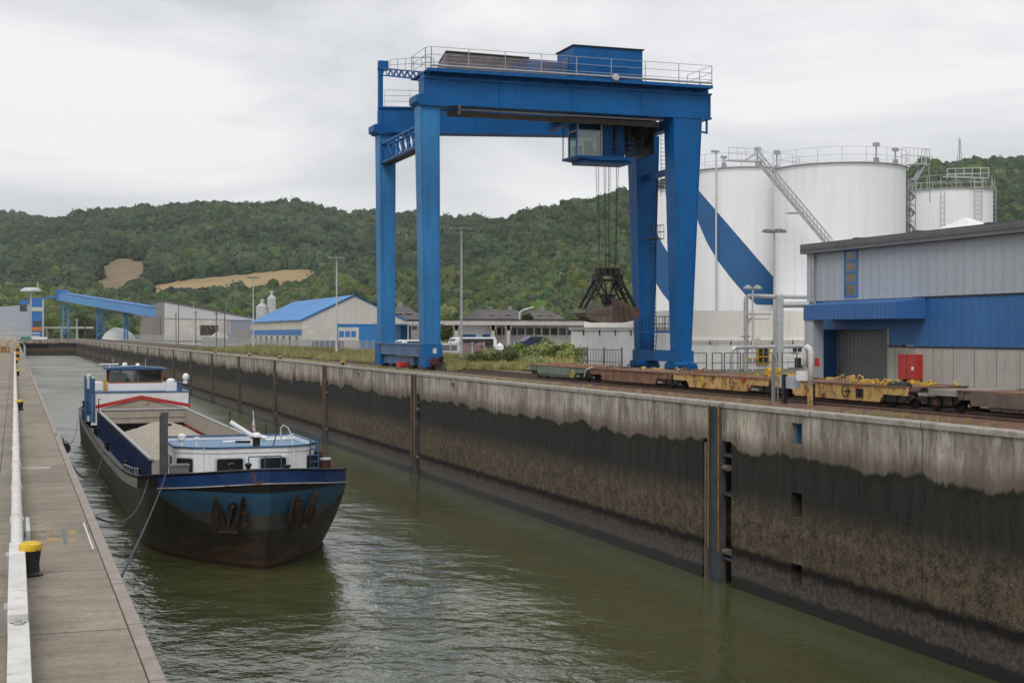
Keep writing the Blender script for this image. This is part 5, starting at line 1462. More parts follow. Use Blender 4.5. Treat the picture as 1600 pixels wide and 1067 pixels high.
rb_ = thing('fire_cabinet', (BX - .2, 51.3, .5), 'red wall cabinet on the concrete base of the right warehouse', 'cabinet')
part('body', M['red'], rb_, lambda m: m.box(BX - .37, BX - .02, 50.65, 51.95, .55, 1.62), bevel=.02)
part('door_seam', M['redbrown'], rb_, lambda m: m.box(BX - .385, BX - .37, 51.28, 51.31, .6, 1.58))
part('label_plate', M['white'], rb_, lambda m: m.box(BX - .385, BX - .37, 50.8, 50.95, .95, 1.1))
part('standpipe', M['black'], rb_, lambda m: m.box(BX - .25, BX - .1, 51.65, 51.78, -.4, .55))
# white tent roof peeping over the shed
tp = atZ(1525, 340, 110)
r = thing('white_marquee', (tp.x, tp.y, 0), 'white pointed tent roof showing above the warehouse roof', 'tent')
part('tent_roof', M['white'], r, lambda m: m.add([(tp.x - 1.8, tp.y - 2, 10.2), (tp.x + 2.5, tp.y - 2, 10.2), (tp.x + 2.5, tp.y + 5, 10.2), (tp.x - 1.8, tp.y + 5, 10.2), (tp.x - .2, tp.y + 1, 11.55)], [(0, 1, 4), (1, 2, 4), (2, 3, 4), (3, 0, 4), (3, 2, 1, 0)]))
part('tent_wall', M['white'], r, lambda m: m.box(tp.x - 1.7, tp.x + 2.4, tp.y - 1.9, tp.y + 4.9, -.4, 10.2))
# ------------------------------------------------------------------ storage tanks
def ringpts(c, Rr, z, a0=0, a1=360, n=64):
    return [(c[0] + Rr * math.cos(R(a0 + (a1 - a0) * i / n)), c[1] + Rr * math.sin(R(a0 + (a1 - a0) * i / n)), z) for i in range(n + 1)]
def tank(pxc, Z, Rr, top, label, rail_h=1.5, gap=16, seed=0):
    c = atZ(pxc, 521, Z); c = (c.x, c.y)
    r = thing('storage_tank', (c[0], c[1], -.4), label, 'storage tank', 'white storage tanks behind the crane')
    MB().lathe([(Rr, -.4), (Rr, top - .25), (Rr + .05, top - .25), (Rr + .05, top - .08), (Rr, top)], (c[0], c[1], 0), 96, cap=False).build('shell', M['tank'], r, smooth='auto')
    MB().lathe([(Rr + .02, top), (Rr * .5, top + .25), (.01, top + .4)], (c[0], c[1], 0), 48, cap=False).build('roof', M['lightgrey'], r, smooth='auto')
    MB().lathe([(Rr - .02, top - .02), (Rr + .22, top - .02), (Rr + .22, top + .06), (Rr - .02, top + .06)], (c[0], c[1], 0), 96, cap=False).build('rim_walkway', M['grey_metal'], r)
    def f(m):
        P0 = ringpts(c, Rr + .18, top, n=72)
        for k in (1, 2):
            m.tube([(x, y, z + rail_h * k / 2) for x, y, z in P0], .022, 5, cap=False)
        for i in range(0, 72, 72 // gap if gap < 72 else 1):
            m.tube([P0[i], (P0[i][0], P0[i][1], top + rail_h)], .028, 5)
    part('guard_rail', M['lightgrey'], r, f)
    return r, c
def oncyl(c, Rr, px, py):
    d = ray(px, py); ox, oy = -c[0], -c[1]
    a = d.x * d.x + d.y * d.y; b = 2 * (d.x * ox + d.y * oy); cc = ox * ox + oy * oy - Rr * Rr
    dd = b * b - 4 * a * cc
    if dd < 0: return None
    t = (-b - math.sqrt(dd)) / (2 * a)
    return CP + d * t
def stripe(root, c, Rr, up, lo, x0, x1, n=40):
    mb = MB(); vs = []
    cols = []
    for i in range(n + 1):
        px = x0 + (x1 - x0) * i / n
        a = oncyl(c, Rr + .02, px, interp(up, px)); b = oncyl(c, Rr + .02, px, interp(lo, px))
        if a is None or b is None: continue
        cols.append((a, Vector((a.x, a.y, b.z))))
    for a, b in cols: vs += [a, b]
    mb.add(vs, [(2 * i, 2 * i + 1, 2 * i + 3, 2 * i + 2) for i in range(len(cols) - 1)])
    mb.build('painted_stripe', M['tankblue'], root)
t3, c3 = tank(1311, 140, 6.33, 18.55, 'biggest white tank, in the middle of the row, with a stair down its left side')
t2, c2 = tank(1161, 150, 5.7, 19.35, 'white tank with a broad diagonal blue stripe, right of the crane legs')
t1, c1 = tank(1057, 166, 5.0, 18.9, 'white tank half hidden behind the right crane legs, with a blue stripe')
t4, c4 = tank(1486, 165, 4.6, 18.9, 'smaller white tank at the right end of the row, with a double railing')
stripe(t2, c2, 5.7, [(1079, 281), (1085, 290), (1205, 429), (1215, 441)], [(1079, 312), (1084, 326), (1092, 350), (1105, 380), (1120.6, 406), (1140, 432), (1165, 461), (1182, 476), (1240, 477)], 1079, 1212)
stripe(t1, c1, 5.0, [(993, 300), (1005, 330), (1022, 356), (1036, 383), (1045, 397), (1060, 420), (1076, 440), (1110, 480)], [(993, 372), (1005, 405), (1022, 437), (1034, 457), (1046, 472), (1056, 484), (1110, 486)], 993, 1100)
# double railing on the right tank
part('upper_railing', M['lightgrey'], t4, lambda m: (m.rail([(c4[0] - 3, c4[1] - 3.3, 19.9), (c4[0] + 2.5, c4[1] - 3.5, 20.2)], 1.2, 1.2, .05, 2), m.box(c4[0] - 3, c4[0] + 2.5, c4[1] - 3.5, c4[1] - 2.5, 20.2, 20.3)))
part('ladder', M['lightgrey'], t4, lambda m: ladder(m, (c4[0] + .1, c4[1] - 4.75, 3), (c4[0] + .1, c4[1] - 4.75, 20), 1.0, .5, .05))
part('ladder', M['grey_metal'], t4, lambda m: ladder(m, (c4[0] + 4.5, c4[1] - 1.7, 3), (c4[0] + 4.5, c4[1] - 1.7, 19.5), .8, .5, .06))
part('ladder', M['grey_metal'], t4, lambda m: ladder(m, (c4[0] - 3.6, c4[1] - 3.3, 3), (c4[0] - 3.6, c4[1] - 3.3, 18.5), .5, .6, .035))
# lattice stair tower between the two right tanks
st = atZ(1420, 521, 141)
r = thing('stair_tower', (st.x, st.y, -.4), 'narrow galvanised stair tower between the biggest tank and the right tank', 'stair tower')
def f(m):
    for (a, b) in ((-.45, -.45), (.45, -.45), (.45, .45), (-.45, .45)): m.tube([(st.x + a, st.y + b, -.4), (st.x + a, st.y + b, 17.8)], .05, 5)
    k = 0
    z = 0
    while z < 17:
        s = 1 if k % 2 else -1
        m.beam((st.x - .45 * s, st.y - .3, z), (st.x + .45 * s, st.y - .3, z + .8), .35, .07)
        m.beam((st.x - .45 * s, st.y - .45, z + .5), (st.x + .45 * s, st.y - .45, z + 1.3), .04, .04)
        m.beam((st.x - .45, st.y - .45, z), (st.x + .45, st.y - .45, z), .05, .05)
        m.box(st.x - .45, st.x + .45, st.y - .45, st.y + .1, z + .8, z + .84)
        z += .8; k += 1
    m.prism([(st.x - 0.3, st.y - .4, 16.4), (st.x - .1, st.y - .4, 16.4), (st.x + 1.7, st.y - .4, 19.2), (st.x + 1.4, st.y - .4, 19.2)], (0, .6, 0))
    m.tube([(st.x + 2.0, st.y - .4, 19.2), (st.x + 2.2, st.y - .4, 15.5)], .05, 5)
part('frame', M['grey_metal'], r, f)
part('top_platform', M['lightgrey'], r, lambda m: (m.box(st.x + .1, st.x + 2.0, st.y - .6, st.y + .8, 19.2, 19.28), m.rail([(st.x - 1.2, st.y - .55, 19.28), (st.x + 2.0, st.y - .55, 19.28), (st.x + 2.0, st.y + .8, 19.28)], 1.5, .45, .03, 2)))
# slanting stair on the biggest tank
def stairrun(m, A_, B_, wd=.7, n=30):
    A_ = Vector(A_); B_ = Vector(B_)
    dd = (B_ - A_); hd = Vector((dd.x, dd.y, 0)).normalized(); sd = Vector((-hd.y, hd.x, 0)) * wd / 2
    for s in (-1, 1):
        m.beam(A_ + sd * s, B_ + sd * s, .06, .26)
        for hh in (.55, 1.1): m.tube([A_ + sd * s + Vector((0, 0, hh)), B_ + sd * s + Vector((0, 0, hh))], .028, 5)
        for i in range(0, n + 1, 3): p = A_.lerp(B_, i / n) + sd * s; m.tube([p, p + Vector((0, 0, 1.1))], .028, 5)
    for i in range(n): p = A_.lerp(B_, (i + .5) / n); m.beam(p - sd, p + sd, .22, .04)
A_ = oncyl(c3, 7.0, 1232, 320); A_ = atZ(1183, 252, 133.5); B_ = atZ(1300, 392, 131)
Mm = A_.lerp(B_, .52)
r = thing('tank_stair', (Mm.x, Mm.y, 0), 'long slanting metal stair descending across the left face of the biggest tank', 'stair')
part('flight', M['grey_metal'], r, lambda m: stairrun(m, A_, Mm, .7, 30)); part('flight', M['grey_metal'], r, lambda m: stairrun(m, Mm, B_, .7, 30))
part('landing', M['grey_metal'], r, lambda m: (m.box(Mm.x - .8, Mm.x + .5, Mm.y - .5, Mm.y + .5, Mm.z - .6, Mm.z - .5)))
part('gangway', M['lightgrey'], r, lambda m: (m.box(A_.x - 3.2, A_.x + .5, A_.y - .4, A_.y + .5, A_.z - .1, A_.z), m.rail([(A_.x - 3.2, A_.y - .4, A_.z), (A_.x + .4, A_.y - .4, A_.z)], 1.1, .9, .03, 2), m.tube([(A_.x - 1.3, A_.y, A_.z), (A_.x + .3, A_.y, A_.z + 1.0)], .1, 6)))
None if True else part('bracket', M['grey_metal'], r, lambda m: [m.tube([A_.lerp(B_, t), A_.lerp(B_, t) + Vector((.3, .5 + 2 * t, -1.6))], .04, 5) for t in (.15, .3, .7, .85)])
# vents, lamps and masts on the tanks: each stands on the tank, parts of it
for (tk, cc_, RR, px, zt, hh) in ((t3, c3, 6.33, 1214, 18.6, 2.0), (t3, c3, 6.33, 1369, 18.6, 1.9), (t3, c3, 6.33, 1399, 18.6, 1.6), (t2, c2, 5.7, 1184, 19.4, 2.0), (t2, c2, 5.7, 1131, 19.4, 1.2)):
    p = oncyl(cc_, RR - .3, px, 260)
    if p is None: p = oncyl(cc_, RR - .3, px + 9, 260)
    part('roof_vent', M['grey_metal'], tk, lambda m: (m.tube([(p.x, p.y, zt), (p.x, p.y, zt + hh)], .09, 6), m.box(p.x - .3, p.x + .3, p.y - .15, p.y + .15, zt + hh * .8, zt + hh), m.box(p.x - .18, p.x + .18, p.y - .2, p.y + .2, zt, zt + .5)))
# mast in front of the striped tank
p = oncyl(c2, 5.95, 1119, 400)
r = thing('light_mast', (p.x, p.y, 0), 'thin light mast standing against the striped white tank', 'light mast')
part('pole', M['lightgrey'], r, lambda m: (m.tube([(p.x, p.y, -.4), (p.x, p.y, 21)], .13, 8, r2=.09)))
part('lamp_head', M['grey_metal'], r, lambda m: (m.box(p.x - .5, p.x + .25, p.y - .2, p.y + .2, 20.95, 21.15),))
# ------------------------------------------------------------------ walls of the tank compound
WY = 103.0
wx0 = onx; lx = ony(896, 540, WY).x; rx = ony(1060, 540, WY).x; ex = ony(1262, 540, WY).x + 8
r = thing('compound_wall', (lx, WY, -.4), 'cracked white retaining wall behind the crane, left part low under the grab', 'wall')
part('low_wall', M['render_w'], r, lambda m: m.box(lx, rx, WY, WY + .5, -.4, 2.75))
part('capping', M['conc'], r, lambda m: (m.box(lx - .15, rx, WY - .15, WY + .65, 2.78, 2.98),))
part('step_wall', M['render'], r, lambda m: m.box(ony(985, 540, WY + 3).x, rx + 2, WY + 3, WY + 3.5, -.4, 3.25))
part('wall_bracket', M['dark_steel'], r, lambda m: [m.box(x, x + .06, WY - .1, WY, 2.35, 2.78) for x in [lx + .8 + 1.35 * k for k in range(int((rx - lx - 1) / 1.35))]])
r = thing('compound_wall', (rx, WY, -.4), 'tall stained cream retaining wall behind the silver pipes, with the yellow window frame', 'wall')
part('tall_wall', M['render'], r, lambda m: (m.box(rx, ex, WY - .02, WY + 20, -.4, 4.35), m.box(rx - .0, ex, WY - .12, WY - .02, 1.95, 2.05)))
part('lower_render', M['render_w'], r, lambda m: m.box(rx + .02, ex, WY - .1, WY - .02, -.4, 1.95))
part('pipe_bracket', M['dark_steel'], r, lambda m: [m.box(x, x + .06, WY - .2, WY - .12, 1.6, 2.0) for x in [rx + .8 + 1.9 * k for k in range(9)]])
part('buttress', M['render'], r, lambda m: m.box(ony(1178, 540, WY).x, ony(1178, 540, WY).x + .5, WY - .2, WY - .1, 2.05, 4.4))
part('drain_pipe', M['whitepipe'], r, lambda m: m.tube([(rx + .2, WY - .3, 1.9), (ex, WY - .3, 1.9)], .06, 6))
yf = ony(1192, 558, WY - .2)
r = thing('yellow_window', (yf.x, yf.y, 0), 'yellow framed window with dark panes in the cream compound wall', 'window')
part('frame', M['byellow'], r, lambda m: ([m.box(yf.x + a, yf.x + a + .12, WY - .3, WY - .12, -.05, 1.6) for a in (-.55, .43)], [m.box(yf.x - .43, yf.x + .43, WY - .29, WY - .12, z, z + .12) for z in (-.05, .55, 1.48)], m.box(yf.x - .04, yf.x + .04, WY - .28, WY - .14, .0, 1.5), m.box(yf.x - 1.5, yf.x - .5, WY - .35, WY - .25, .35, .5)))
part('pane', M['glass'], r, lambda m: m.box(yf.x - .43, yf.x + .43, WY - .2, WY - .13, .05, 1.5))
yw = ony(1247, 553, WY - .2)
r = thing('grey_window', (yw.x, yw.y, 0), 'small white framed dark window beside the warehouse corner', 'window')
part('frame', M['white'], r, lambda m: (m.box(yw.x - .75, yw.x + .6, WY - .2, WY - .12, .9, 1.6), m.box(yw.x - .9, yw.x + .6, WY - .25, WY - .12, -.3, .65)))
for a in (-.5, -.05): part('pane', M['glass'], r, lambda m: m.box(yw.x + a, yw.x + a + .38, WY - .22, WY - .2, 1.0, 1.5))
part('dark_hatch', M['black'], r, lambda m: m.box(yw.x - .35, yw.x + .4, WY - .28, WY - .25, -.3, .5))
# silver pipework
PY = 98.5
def X_(px, y=PY): return ony(px, 521, y).x
def Z_(px, py, y=PY): return ony(px, py, y).z
r = thing('pipework', (X_(1215), PY, -.4), 'silver insulated pipes rising and running into the warehouse beside the tanks', 'pipework')
x = X_(1217)
part('riser', M['silver'], r, lambda m: m.lathe([(.36, -.4), (.36, 5.5), (.2, 5.7)], (x, PY, 0), 20))
part('header_pipe', M['silver'], r, lambda m: m.tube([(X_(1166), PY + .1, 2), (X_(1166), PY + .1, 5.1), (X_(1167), PY + .1, 5.3), (X_(1172), PY + .1, 5.42), (X_(1290), PY + .1, 5.35)], .16, 10))
part('header_pipe', M['silver'], r, lambda m: m.tube([(X_(1222), PY, 4.75), (X_(1290), PY, 4.8)], .24, 12))
part('lower_pipe', M['silver'], r, lambda m: m.tube([(X_(1143), PY, -.4), (X_(1143), PY, .9), (X_(1145), PY, 1.25), (X_(1149), PY, 1.42), (X_(1262), PY, 1.5)], .15, 10))
part('lower_pipe', M['silver'], r, lambda m: m.tube([(X_(1153), PY, -.4), (X_(1153), PY, 1.5)], .1, 8))
part('thin_riser', M['silver'], r, lambda m: m.tube([(X_(1165), PY, -.4), (X_(1165), PY, 5.0)], .11, 8))
part('thin_riser', M['grey_metal'], r, lambda m: m.tube([(X_(1171), PY + .3, -.4), (X_(1171), PY + .3, 5.2), ], .06, 6))
part('pipe_rack', M['grey_metal'], r, lambda m: (m.box(X_(1173), X_(1204), PY - .1, PY + .3, 3.95, 4.05), m.box(X_(1172), X_(1200), PY - .2, PY + .4, 3.6, 3.66), m.beam((X_(1166), PY, 3.0), (X_(1176), PY, 3.9), .08, .08), m.box(X_(1160), X_(1172), PY - .1, PY + .2, 2.2, 2.32)))
r = thing('twin_floodlight', (X_(1170), PY - .6, 0), 'pair of small round floodlights on a short post above the silver pipes', 'floodlight')
part('post', M['lightgrey'], r, lambda m: m.tube([(X_(1170), PY - .6, -.4), (X_(1170), PY - .6, 5.9)], .07, 8))
for s in (-.42, .42):
    part('lamp', M['grey_metal'], r, lambda m: (m.lathe([(.1, .3), (.34, .12), (.36, 0), (.05, -.03)], (X_(1170) + s, PY - .6, 5.95), 14), m.beam((X_(1170), PY - .6, 5.75), (X_(1170) + s, PY - .6, 6.0), .05, .05)))
# grey railings before the wall
GY_ = 94.5
r = thing('yard_railing', (X_(1150, GY_), GY_, -.4), 'dark grey steel railing in front of the cream compound wall', 'railing')
for (a, b) in ((1080, 1104), (1113, 1128), (1132, 1157), (1161, 1215), (1222, 1245)):
    part('railing_section', M['darkrail'], r, lambda m: (m.rail([(X_(a, GY_), GY_, -.4), (X_(b, GY_), GY_, -.4)], 1.45, 9, .03, 2, .045)))
# ------------------------------------------------------------------ lamp columns
def lampcol(loc, H_, heads=4):
    r = thing('lamp_column', loc, '', 'lamp column', 'tall lamp columns on the right quay')
    part('pole', M['lightgrey'], r, lambda m: m.tube([(0, 0, 0), (0, 0, H_)], .115, 10, r2=.07), local=True)
    part('base', M['lightgrey'], r, lambda m: m.lathe([(.2, 0), (.2, .04), (.13, .06), (.13, 1.2)], (0, 0, 0), 12), local=True)
    part('crossarm', M['grey_metal'], r, lambda m: (m.box(-.95, .95, -.05, .05, H_ - .12, H_ - .04), m.box(-.05, .05, -.7, .7, H_ - .12, H_ - .04)), local=True)
    for k in range(4):
        a = k * PI / 2
        cx, cy = .62 * math.cos(a), .62 * math.sin(a)
        part('lamp_head', M['lampgrey'], r, lambda m: m.frust((cx, cy, H_ - .14, .8, .55), (cx, cy, H_ + .1, .5, .4)), local=True)
    return r
H0 = 11.25
l0 = lampcol((35, 112.8, -.05), H0)
l0['label'] = 'tall grey lamp column standing right of the left crane legs'
for (loc, lb, s) in (((35, 161.3, -.05), 'tall lamp column in front of the grey gable of the blue roofed shed', 1), ((35, 221.9, -.05), 'lamp column beside the twin silver silos', 1), ((35, 300, -.05), 'farthest lamp column, left of the twin silos', .8), ((57.2, 100.2, -.4), 'lamp column with a wide lamp head in front of the white tanks', .985)):
    o = copy_tree(l0); o.location = loc; o.scale = (1, 1, s); o['label'] = lb
# ------------------------------------------------------------------ left quay furniture
r = thing('white_pipe', (.02, 60, 0), 'long white jointed pipe running along the left quay walkway', 'pipe')
part('pipe', M['whitepipe'], r, lambda m: m.tube([(.02, 15.6, .2), (.02, 60, .2), (-.0, 200, .2), (0, 560, .2)], .068, 16, cap=True), smooth='auto')
k = 18.6
while k < 300:
    part('collar', M['whitepipe'], r, lambda m: (m.tube([(.02, k - .05, .2), (.02, k + .05, .2)], .084, 16), m.box(-.03, .07, k - .04, k + .04, 0, .14)), smooth='auto')
    k += 3.9
r = thing('barrier_arm', (.03, 7, 0), 'white flat steel beam with a round bolt in the near left corner of the quay', 'beam')
part('sleeve', M['whitepipe'], r, lambda m: m.box(-.06, .10, 12.0, 16.1, .1, .27), bevel=.01)
part('beam', M['whitepipe'], r, lambda m: (m.box(-.055, .105, 3, 12.0, .04, .2), m.lathe([(.08, .04), (.08, .2)], (.025, 12.0, 0), 24)), bevel=.008)
part('bolt', M['grey_metal'], r, lambda m: (m.lathe([(.042, .2), (.042, .215), (.034, .222)], (.025, 11.9, 0), 20), m.lathe([(.02, .22), (.02, .235)], (.025, 11.9, 0), 6)))
part('bracket', M['grey_metal'], r, lambda m: m.box(-.09, -.06, 12.6, 12.9, 0, .2)); part('bracket', M['grey_metal'], r, lambda m: m.box(-.09, -.06, 15.2, 15.5, 0, .26))
tag(MB().box(.12, .17, 17.6, 18.9, .02, .19).box(.10, .13, 16.1, 18, .03, .05).build('cable_box', M['lightgrey'], None, bevel=.008), 'narrow grey cable box fixed beside the white pipe', 'cable box')
def bollard(loc, label):
    r = thing('bollard', loc, label, 'bollard', 'black bollards with yellow tops on the left quay')
    part('body', M['black'], r, lambda m: m.lathe([(.135, 0), (.135, .02), (.1, .05), (.095, .15), (.115, .29), (.125, .30)], (0, 0, 0), 28), local=True, smooth='auto')
    part('cap', M['capyellow'], r, lambda m: m.lathe([(.125, .30), (.13, .33), (.12, .375), (.085, .4), (.02, .405)], (0, 0, 0), 28), local=True, smooth='auto')
    r.scale = (.92, .92, .88)
    part('bolt', M['rust'], r, lambda m: m.lathe([(.018, .02), (.018, .04)], (.1, -.085, 0), 6), local=True)
    return r
b0 = bollard((.15, 15.5, 0), 'yellow topped black bollard nearest the camera, beside the white pipe')
for (px, py, lb) in ((29.5, 641, 'yellow topped black bollard, second from the camera on the left quay'), (26.5, 587, 'yellow topped black bollard, third from the camera on the left quay'), (25.6, 567.5, 'small distant yellow topped bollard, fourth along the left quay')):
    o = copy_tree(b0); p = onz(px, py); o.location = (.16, p.y, 0); o['label'] = lb
fe = onx(97, 684, 1.1)
tag(MB().tube([(1.16, fe.y - .5, -.3), (1.16, fe.y + .5, -.3)], .13, 14).tube([(1.12, fe.y, -.3), (.95, fe.y, .03)], .02, 5).build('quay_fender', M['black'], None), 'black rubber fender hanging on the edge of the left quay', 'fender')
r = thing('painted_patch', (.5, 16.5, 0), 'worn yellow and blue painted patch on the left quay slabs', 'marking')
mk = M['markyellow']; mk2 = M['markblue']
part('yellow_mark', mk, r, lambda m: [m.box(a, b, c, d, .001, .004) for a, b, c, d in ((.2, .23, 17.6, 19.0), (.36, .5, 17.9, 18.3), (.38, .49, 18.6, 18.8), (.62, .72, 17.8, 18.1), (.63, .73, 18.5, 18.9))])
part('blue_mark', mk2, r, lambda m: [m.box(a, b, c, d, .001, .004) for a, b, c, d in ((.40, .55, 18.35, 18.5), (.55, .59, 17.7, 19.0), (.3, .37, 18.8, 18.95))])
part('white_mark', M['whitepipe'], r, lambda m: m.box(.845, .865, 17.2, 19.6, .001, .004))
tag(MB().box(.1, .62, 27.6, 27.72, .001, .03).build('plank', M['conc'], None), 'thin pale plank lying across the left quay walkway', 'plank')
# far steps and hoops
r = thing('striped_post', (.2, 140, 0), 'yellow and black striped post far down the left quay', 'post')
for k in range(5): part('band', M['byellow'] if k % 2 == 0 else M['black'], r, lambda m: m.lathe([(.16, k * .28), (.16, k * .28 + .28)], (.25, 140, 0), 10))
def hoop(m, x, y, h, w_):
    m.tube([(x, y, 0), (x, y, h * .8), (x + w_ * .15, y, h * .95), (x + w_ * .5, y, h), (x + w_ * .85, y, h * .95), (x + w_, y, h * .8), (x + w_, y, 0)], .06, 6)
r = thing('hoop_railing', (.6, 160, 0), 'curved galvanised ladder hoops at the far edge of the left quay', 'railing')
for y in (150, 153): part('hoop', M['grey_metal'], r, lambda m: (m.tube([(1.0, y, -.5), (1.0, y, 1.2), (.7, y, 1.6), (.1, y, 1.6), (-.1, y, 1.2), (-.1, y, 0)], .05, 6)))
part('mesh', M['grey_metal'], r, lambda m: m.rail([(1.0, 150, 0), (1.0, 175, 0)], 1.2, 2.4, .03, 3))
r = thing('yellow_frame', (-2, 190, 0), 'low yellow frames and brown gear far down the left quay', 'frame')
for x in (-2.6, -1.7, -.8): part('hoop', M['yellow'], r, lambda m: hoop(m, x, 190, 1.6, .8))
part('crate', M['debris'], r, lambda m: m.box(-3.2, -.6, 196, 200, 0, .8))
# ------------------------------------------------------------------ right quay: small bollards, poles, fences
def qb(px, lb, first=None):
    Z = 2354 * 24.3 / (px - 23); y = (Z - .33 * 24.3) / .944
    if first is None:
        r = thing('quay_bollard', (24.28, y, .015), lb, 'bollard', 'small yellow bollards on the harbour wall coping')
        part('body', M['black'], r, lambda m: m.lathe([(.16, 0), (.12, .08), (.12, .2)], (0, 0, 0), 14), local=True)
        part('cap', M['byellow'], r, lambda m: m.lathe([(.2, .2), (.22, .26), (.16, .34)], (0, 0, 0), 14), local=True)
        return r
    o = copy_tree(first); o.location = (24.28, y, .015); o['label'] = lb; return o
q0 = qb(536, 'small yellow capped bollard on the harbour wall, just left of the crane')
for i, (px, lb) in enumerate(((438, 'small yellow capped bollard on the wall, second to the left of the crane'), (390, 'small yellow capped bollard on the wall, third to the left of the crane'), (337, 'small yellow capped bollard on the wall near the grey warehouse'))): qb(px, lb, q0)
def thinpole(px, top, lb):
    x = 31.0; Z = 2354 * x / (px - 23); y = (Z - .33 * x) / .944
    z = 2.5 + (521 - top) * Z / 2222
    r = thing('thin_pole', (x, y, 0), lb, 'pole', 'thin rusty poles beside the far tracks')
    part('shaft', M['rustgrey'], r, lambda m: m.tube([(x, y, 0), (x, y, z)], .08, 6)); part('tip', M['rustgrey'], r, lambda m: m.box(x - .3, x + .3, y - .08, y + .08, z - .5, z - .4))
for px, top, lb in ((275, 488, 'shortest thin rusty pole, left of the grey warehouse opening'), (279, 470, 'tall thin rusty pole at the left end of the grey warehouse'), (306, 485, 'thin rusty pole in the middle of the grey warehouse front'), (338, 486, 'thin rusty pole just right of the black warehouse opening'), (351, 472, 'thin rusty pole at the right end of the grey warehouse')): thinpole(px, top, lb)
def fence(x, y0, y1, lb, gap, h, mpost, mmesh, pick, z=-.38, bars=3):
    r = thing('fence', (x, (y0 + y1) / 2, z), lb, 'fence')
    n = int((y1 - y0) / gap)
    for i in range(n + 1):
        y = y0 + (y1 - y0) * i / n
        part('post', mpost, r, lambda m: m.box(x - .05, x + .05, y - .05, y + .05, z, z + h + .12))
    def f(m):
        for k in range(bars):
            zz = z + .1 + (h - .15) * k / (bars - 1); m.box(x - .02, x + .02, y0, y1, zz - .02, zz + .02)
        q = y0
        while q < y1: m.box(x - .012, x + .012, q - .014, q + .014, z + .05, z + h); q += pick
    part('mesh_panel', mmesh, r, f)
    return r
fence(39.0, 119, 320, 'long grey steel mesh fence in front of the blue roofed shed', 3.4, 2.0, M['lightgrey'], M['grey_metal'], .26)
fence(38.6, 88, 118.4, 'dark post and wire fence behind the scrub right of the crane legs', 3.0, 1.8, M['darkrail'], M['darkrail'], .5)
fence(42.0, 330, 560, 'distant grey mesh fence in front of the grey warehouse', 6, 2.4, M['lightgrey'], M['grey_metal'], .7)
# ------------------------------------------------------------------ blue roofed shed
s0, s1 = 229.0, 282.0
xl, xr_, xm = 44.0, 61.4, 52.7
ze, zr = 4.6, 8.7
r = thing('blue_roofed_shed', ((xl + xr_) / 2, s0, -.4), 'grey industrial shed with a bright blue roof and blue band', 'shed')
part('gable_wall', M['warm_grey'], r, lambda m: m.prism([(xl, s0, 3.95), (xr_, s0, 3.95), (xr_, s0, ze), (xm, s0, zr), (xl, s0, ze)], (0, .3, 0)))
part('gable_base', M['bandblue'], r, lambda m: m.box(xl + 5.7, xr_, s0 + .02, s0 + .3, -.4, 3.95)); part('gable_corner', M['conc'], r, lambda m: m.box(xl, xl + 5.7, s0 + .0, s0 + .3, -.4, 3.95))
part('side_wall', M['cream'], r, lambda m: m.box(xl, xl + .3, s0 + .3, s1, 3.15, ze)); part('side_band', M['bandblue'], r, lambda m: m.box(xl - .03, xl + .3, s0 + .3, s1, 2.2, 3.15)); part('side_base', M['conc'], r, lambda m: m.box(xl, xl + .3, s0 + .3, s1, -.4, 2.2))
part('trim', M['bandblue'], r, lambda m: (m.beam((xl, s0 - .05, ze + .08), (xm, s0 - .05, zr + .08), .3, .22), m.beam((xm, s0 - .05, zr + .08), (xr_, s0 - .05, ze + .08), .3, .22), m.box(xl + 5.7, xl + 5.95, s0 - .05, s0, -.4, 4.1), m.box(xl + 5.7, xr_, s0 - .06, s0, 3.9, 4.05)))
for sg, (a, b) in ((-1, (xl, xm)), (1, (xm, xr_))):
    za, zb = (ze, zr) if sg < 0 else (zr, ze)
    part('roof_slope', M['roofblue'], r, lambda m: m.prism([(a - (.3 if sg < 0 else 0), s0 - .2, za + (.0)), (b + (.3 if sg > 0 else 0), s0 - .2, zb), (b + (.3 if sg > 0 else 0), s0 - .2, zb + .15), (a - (.3 if sg < 0 else 0), s0 - .2, za + .15)], (0, s1 - s0 + .3, 0)))
wf = part('window', M['conc'], r, lambda m: m.box(xl + 5.95, xl + 9.4, s0 - .06, s0 + .02, -.4, 3.5))
for k in range(3): part('pane', M['bandblue'], wf, lambda m: m.box(xl + 6.1 + 1.0 * k, xl + 6.9 + 1.0 * k, s0 - .08, s0 - .05, 1.9, 2.9))
for k in range(8): part('side_opening', M['black'], r, lambda m: m.box(xl - .04, xl + .01, s0 + 4 + 6 * k, s0 + 5.6 + 6 * k, .4, 2.05))
part('red_door', M['red'], r, lambda m: m.box(xr_ - 3.5, xr_ - 2.9, s0 - .05, s0 + .02, -.4, 3.2))
tag(MB().box(43.0, 47.5, 214, 216, -.4, 1.35).box(42.95, 47.55, 213.9, 216.05, .4, .5).box(42.95, 47.55, 213.9, 216.05, .95, 1.0).build('crate_stack', M['cargoblue'], None), 'long stack of dark blue crates behind the mesh fence', 'crates')
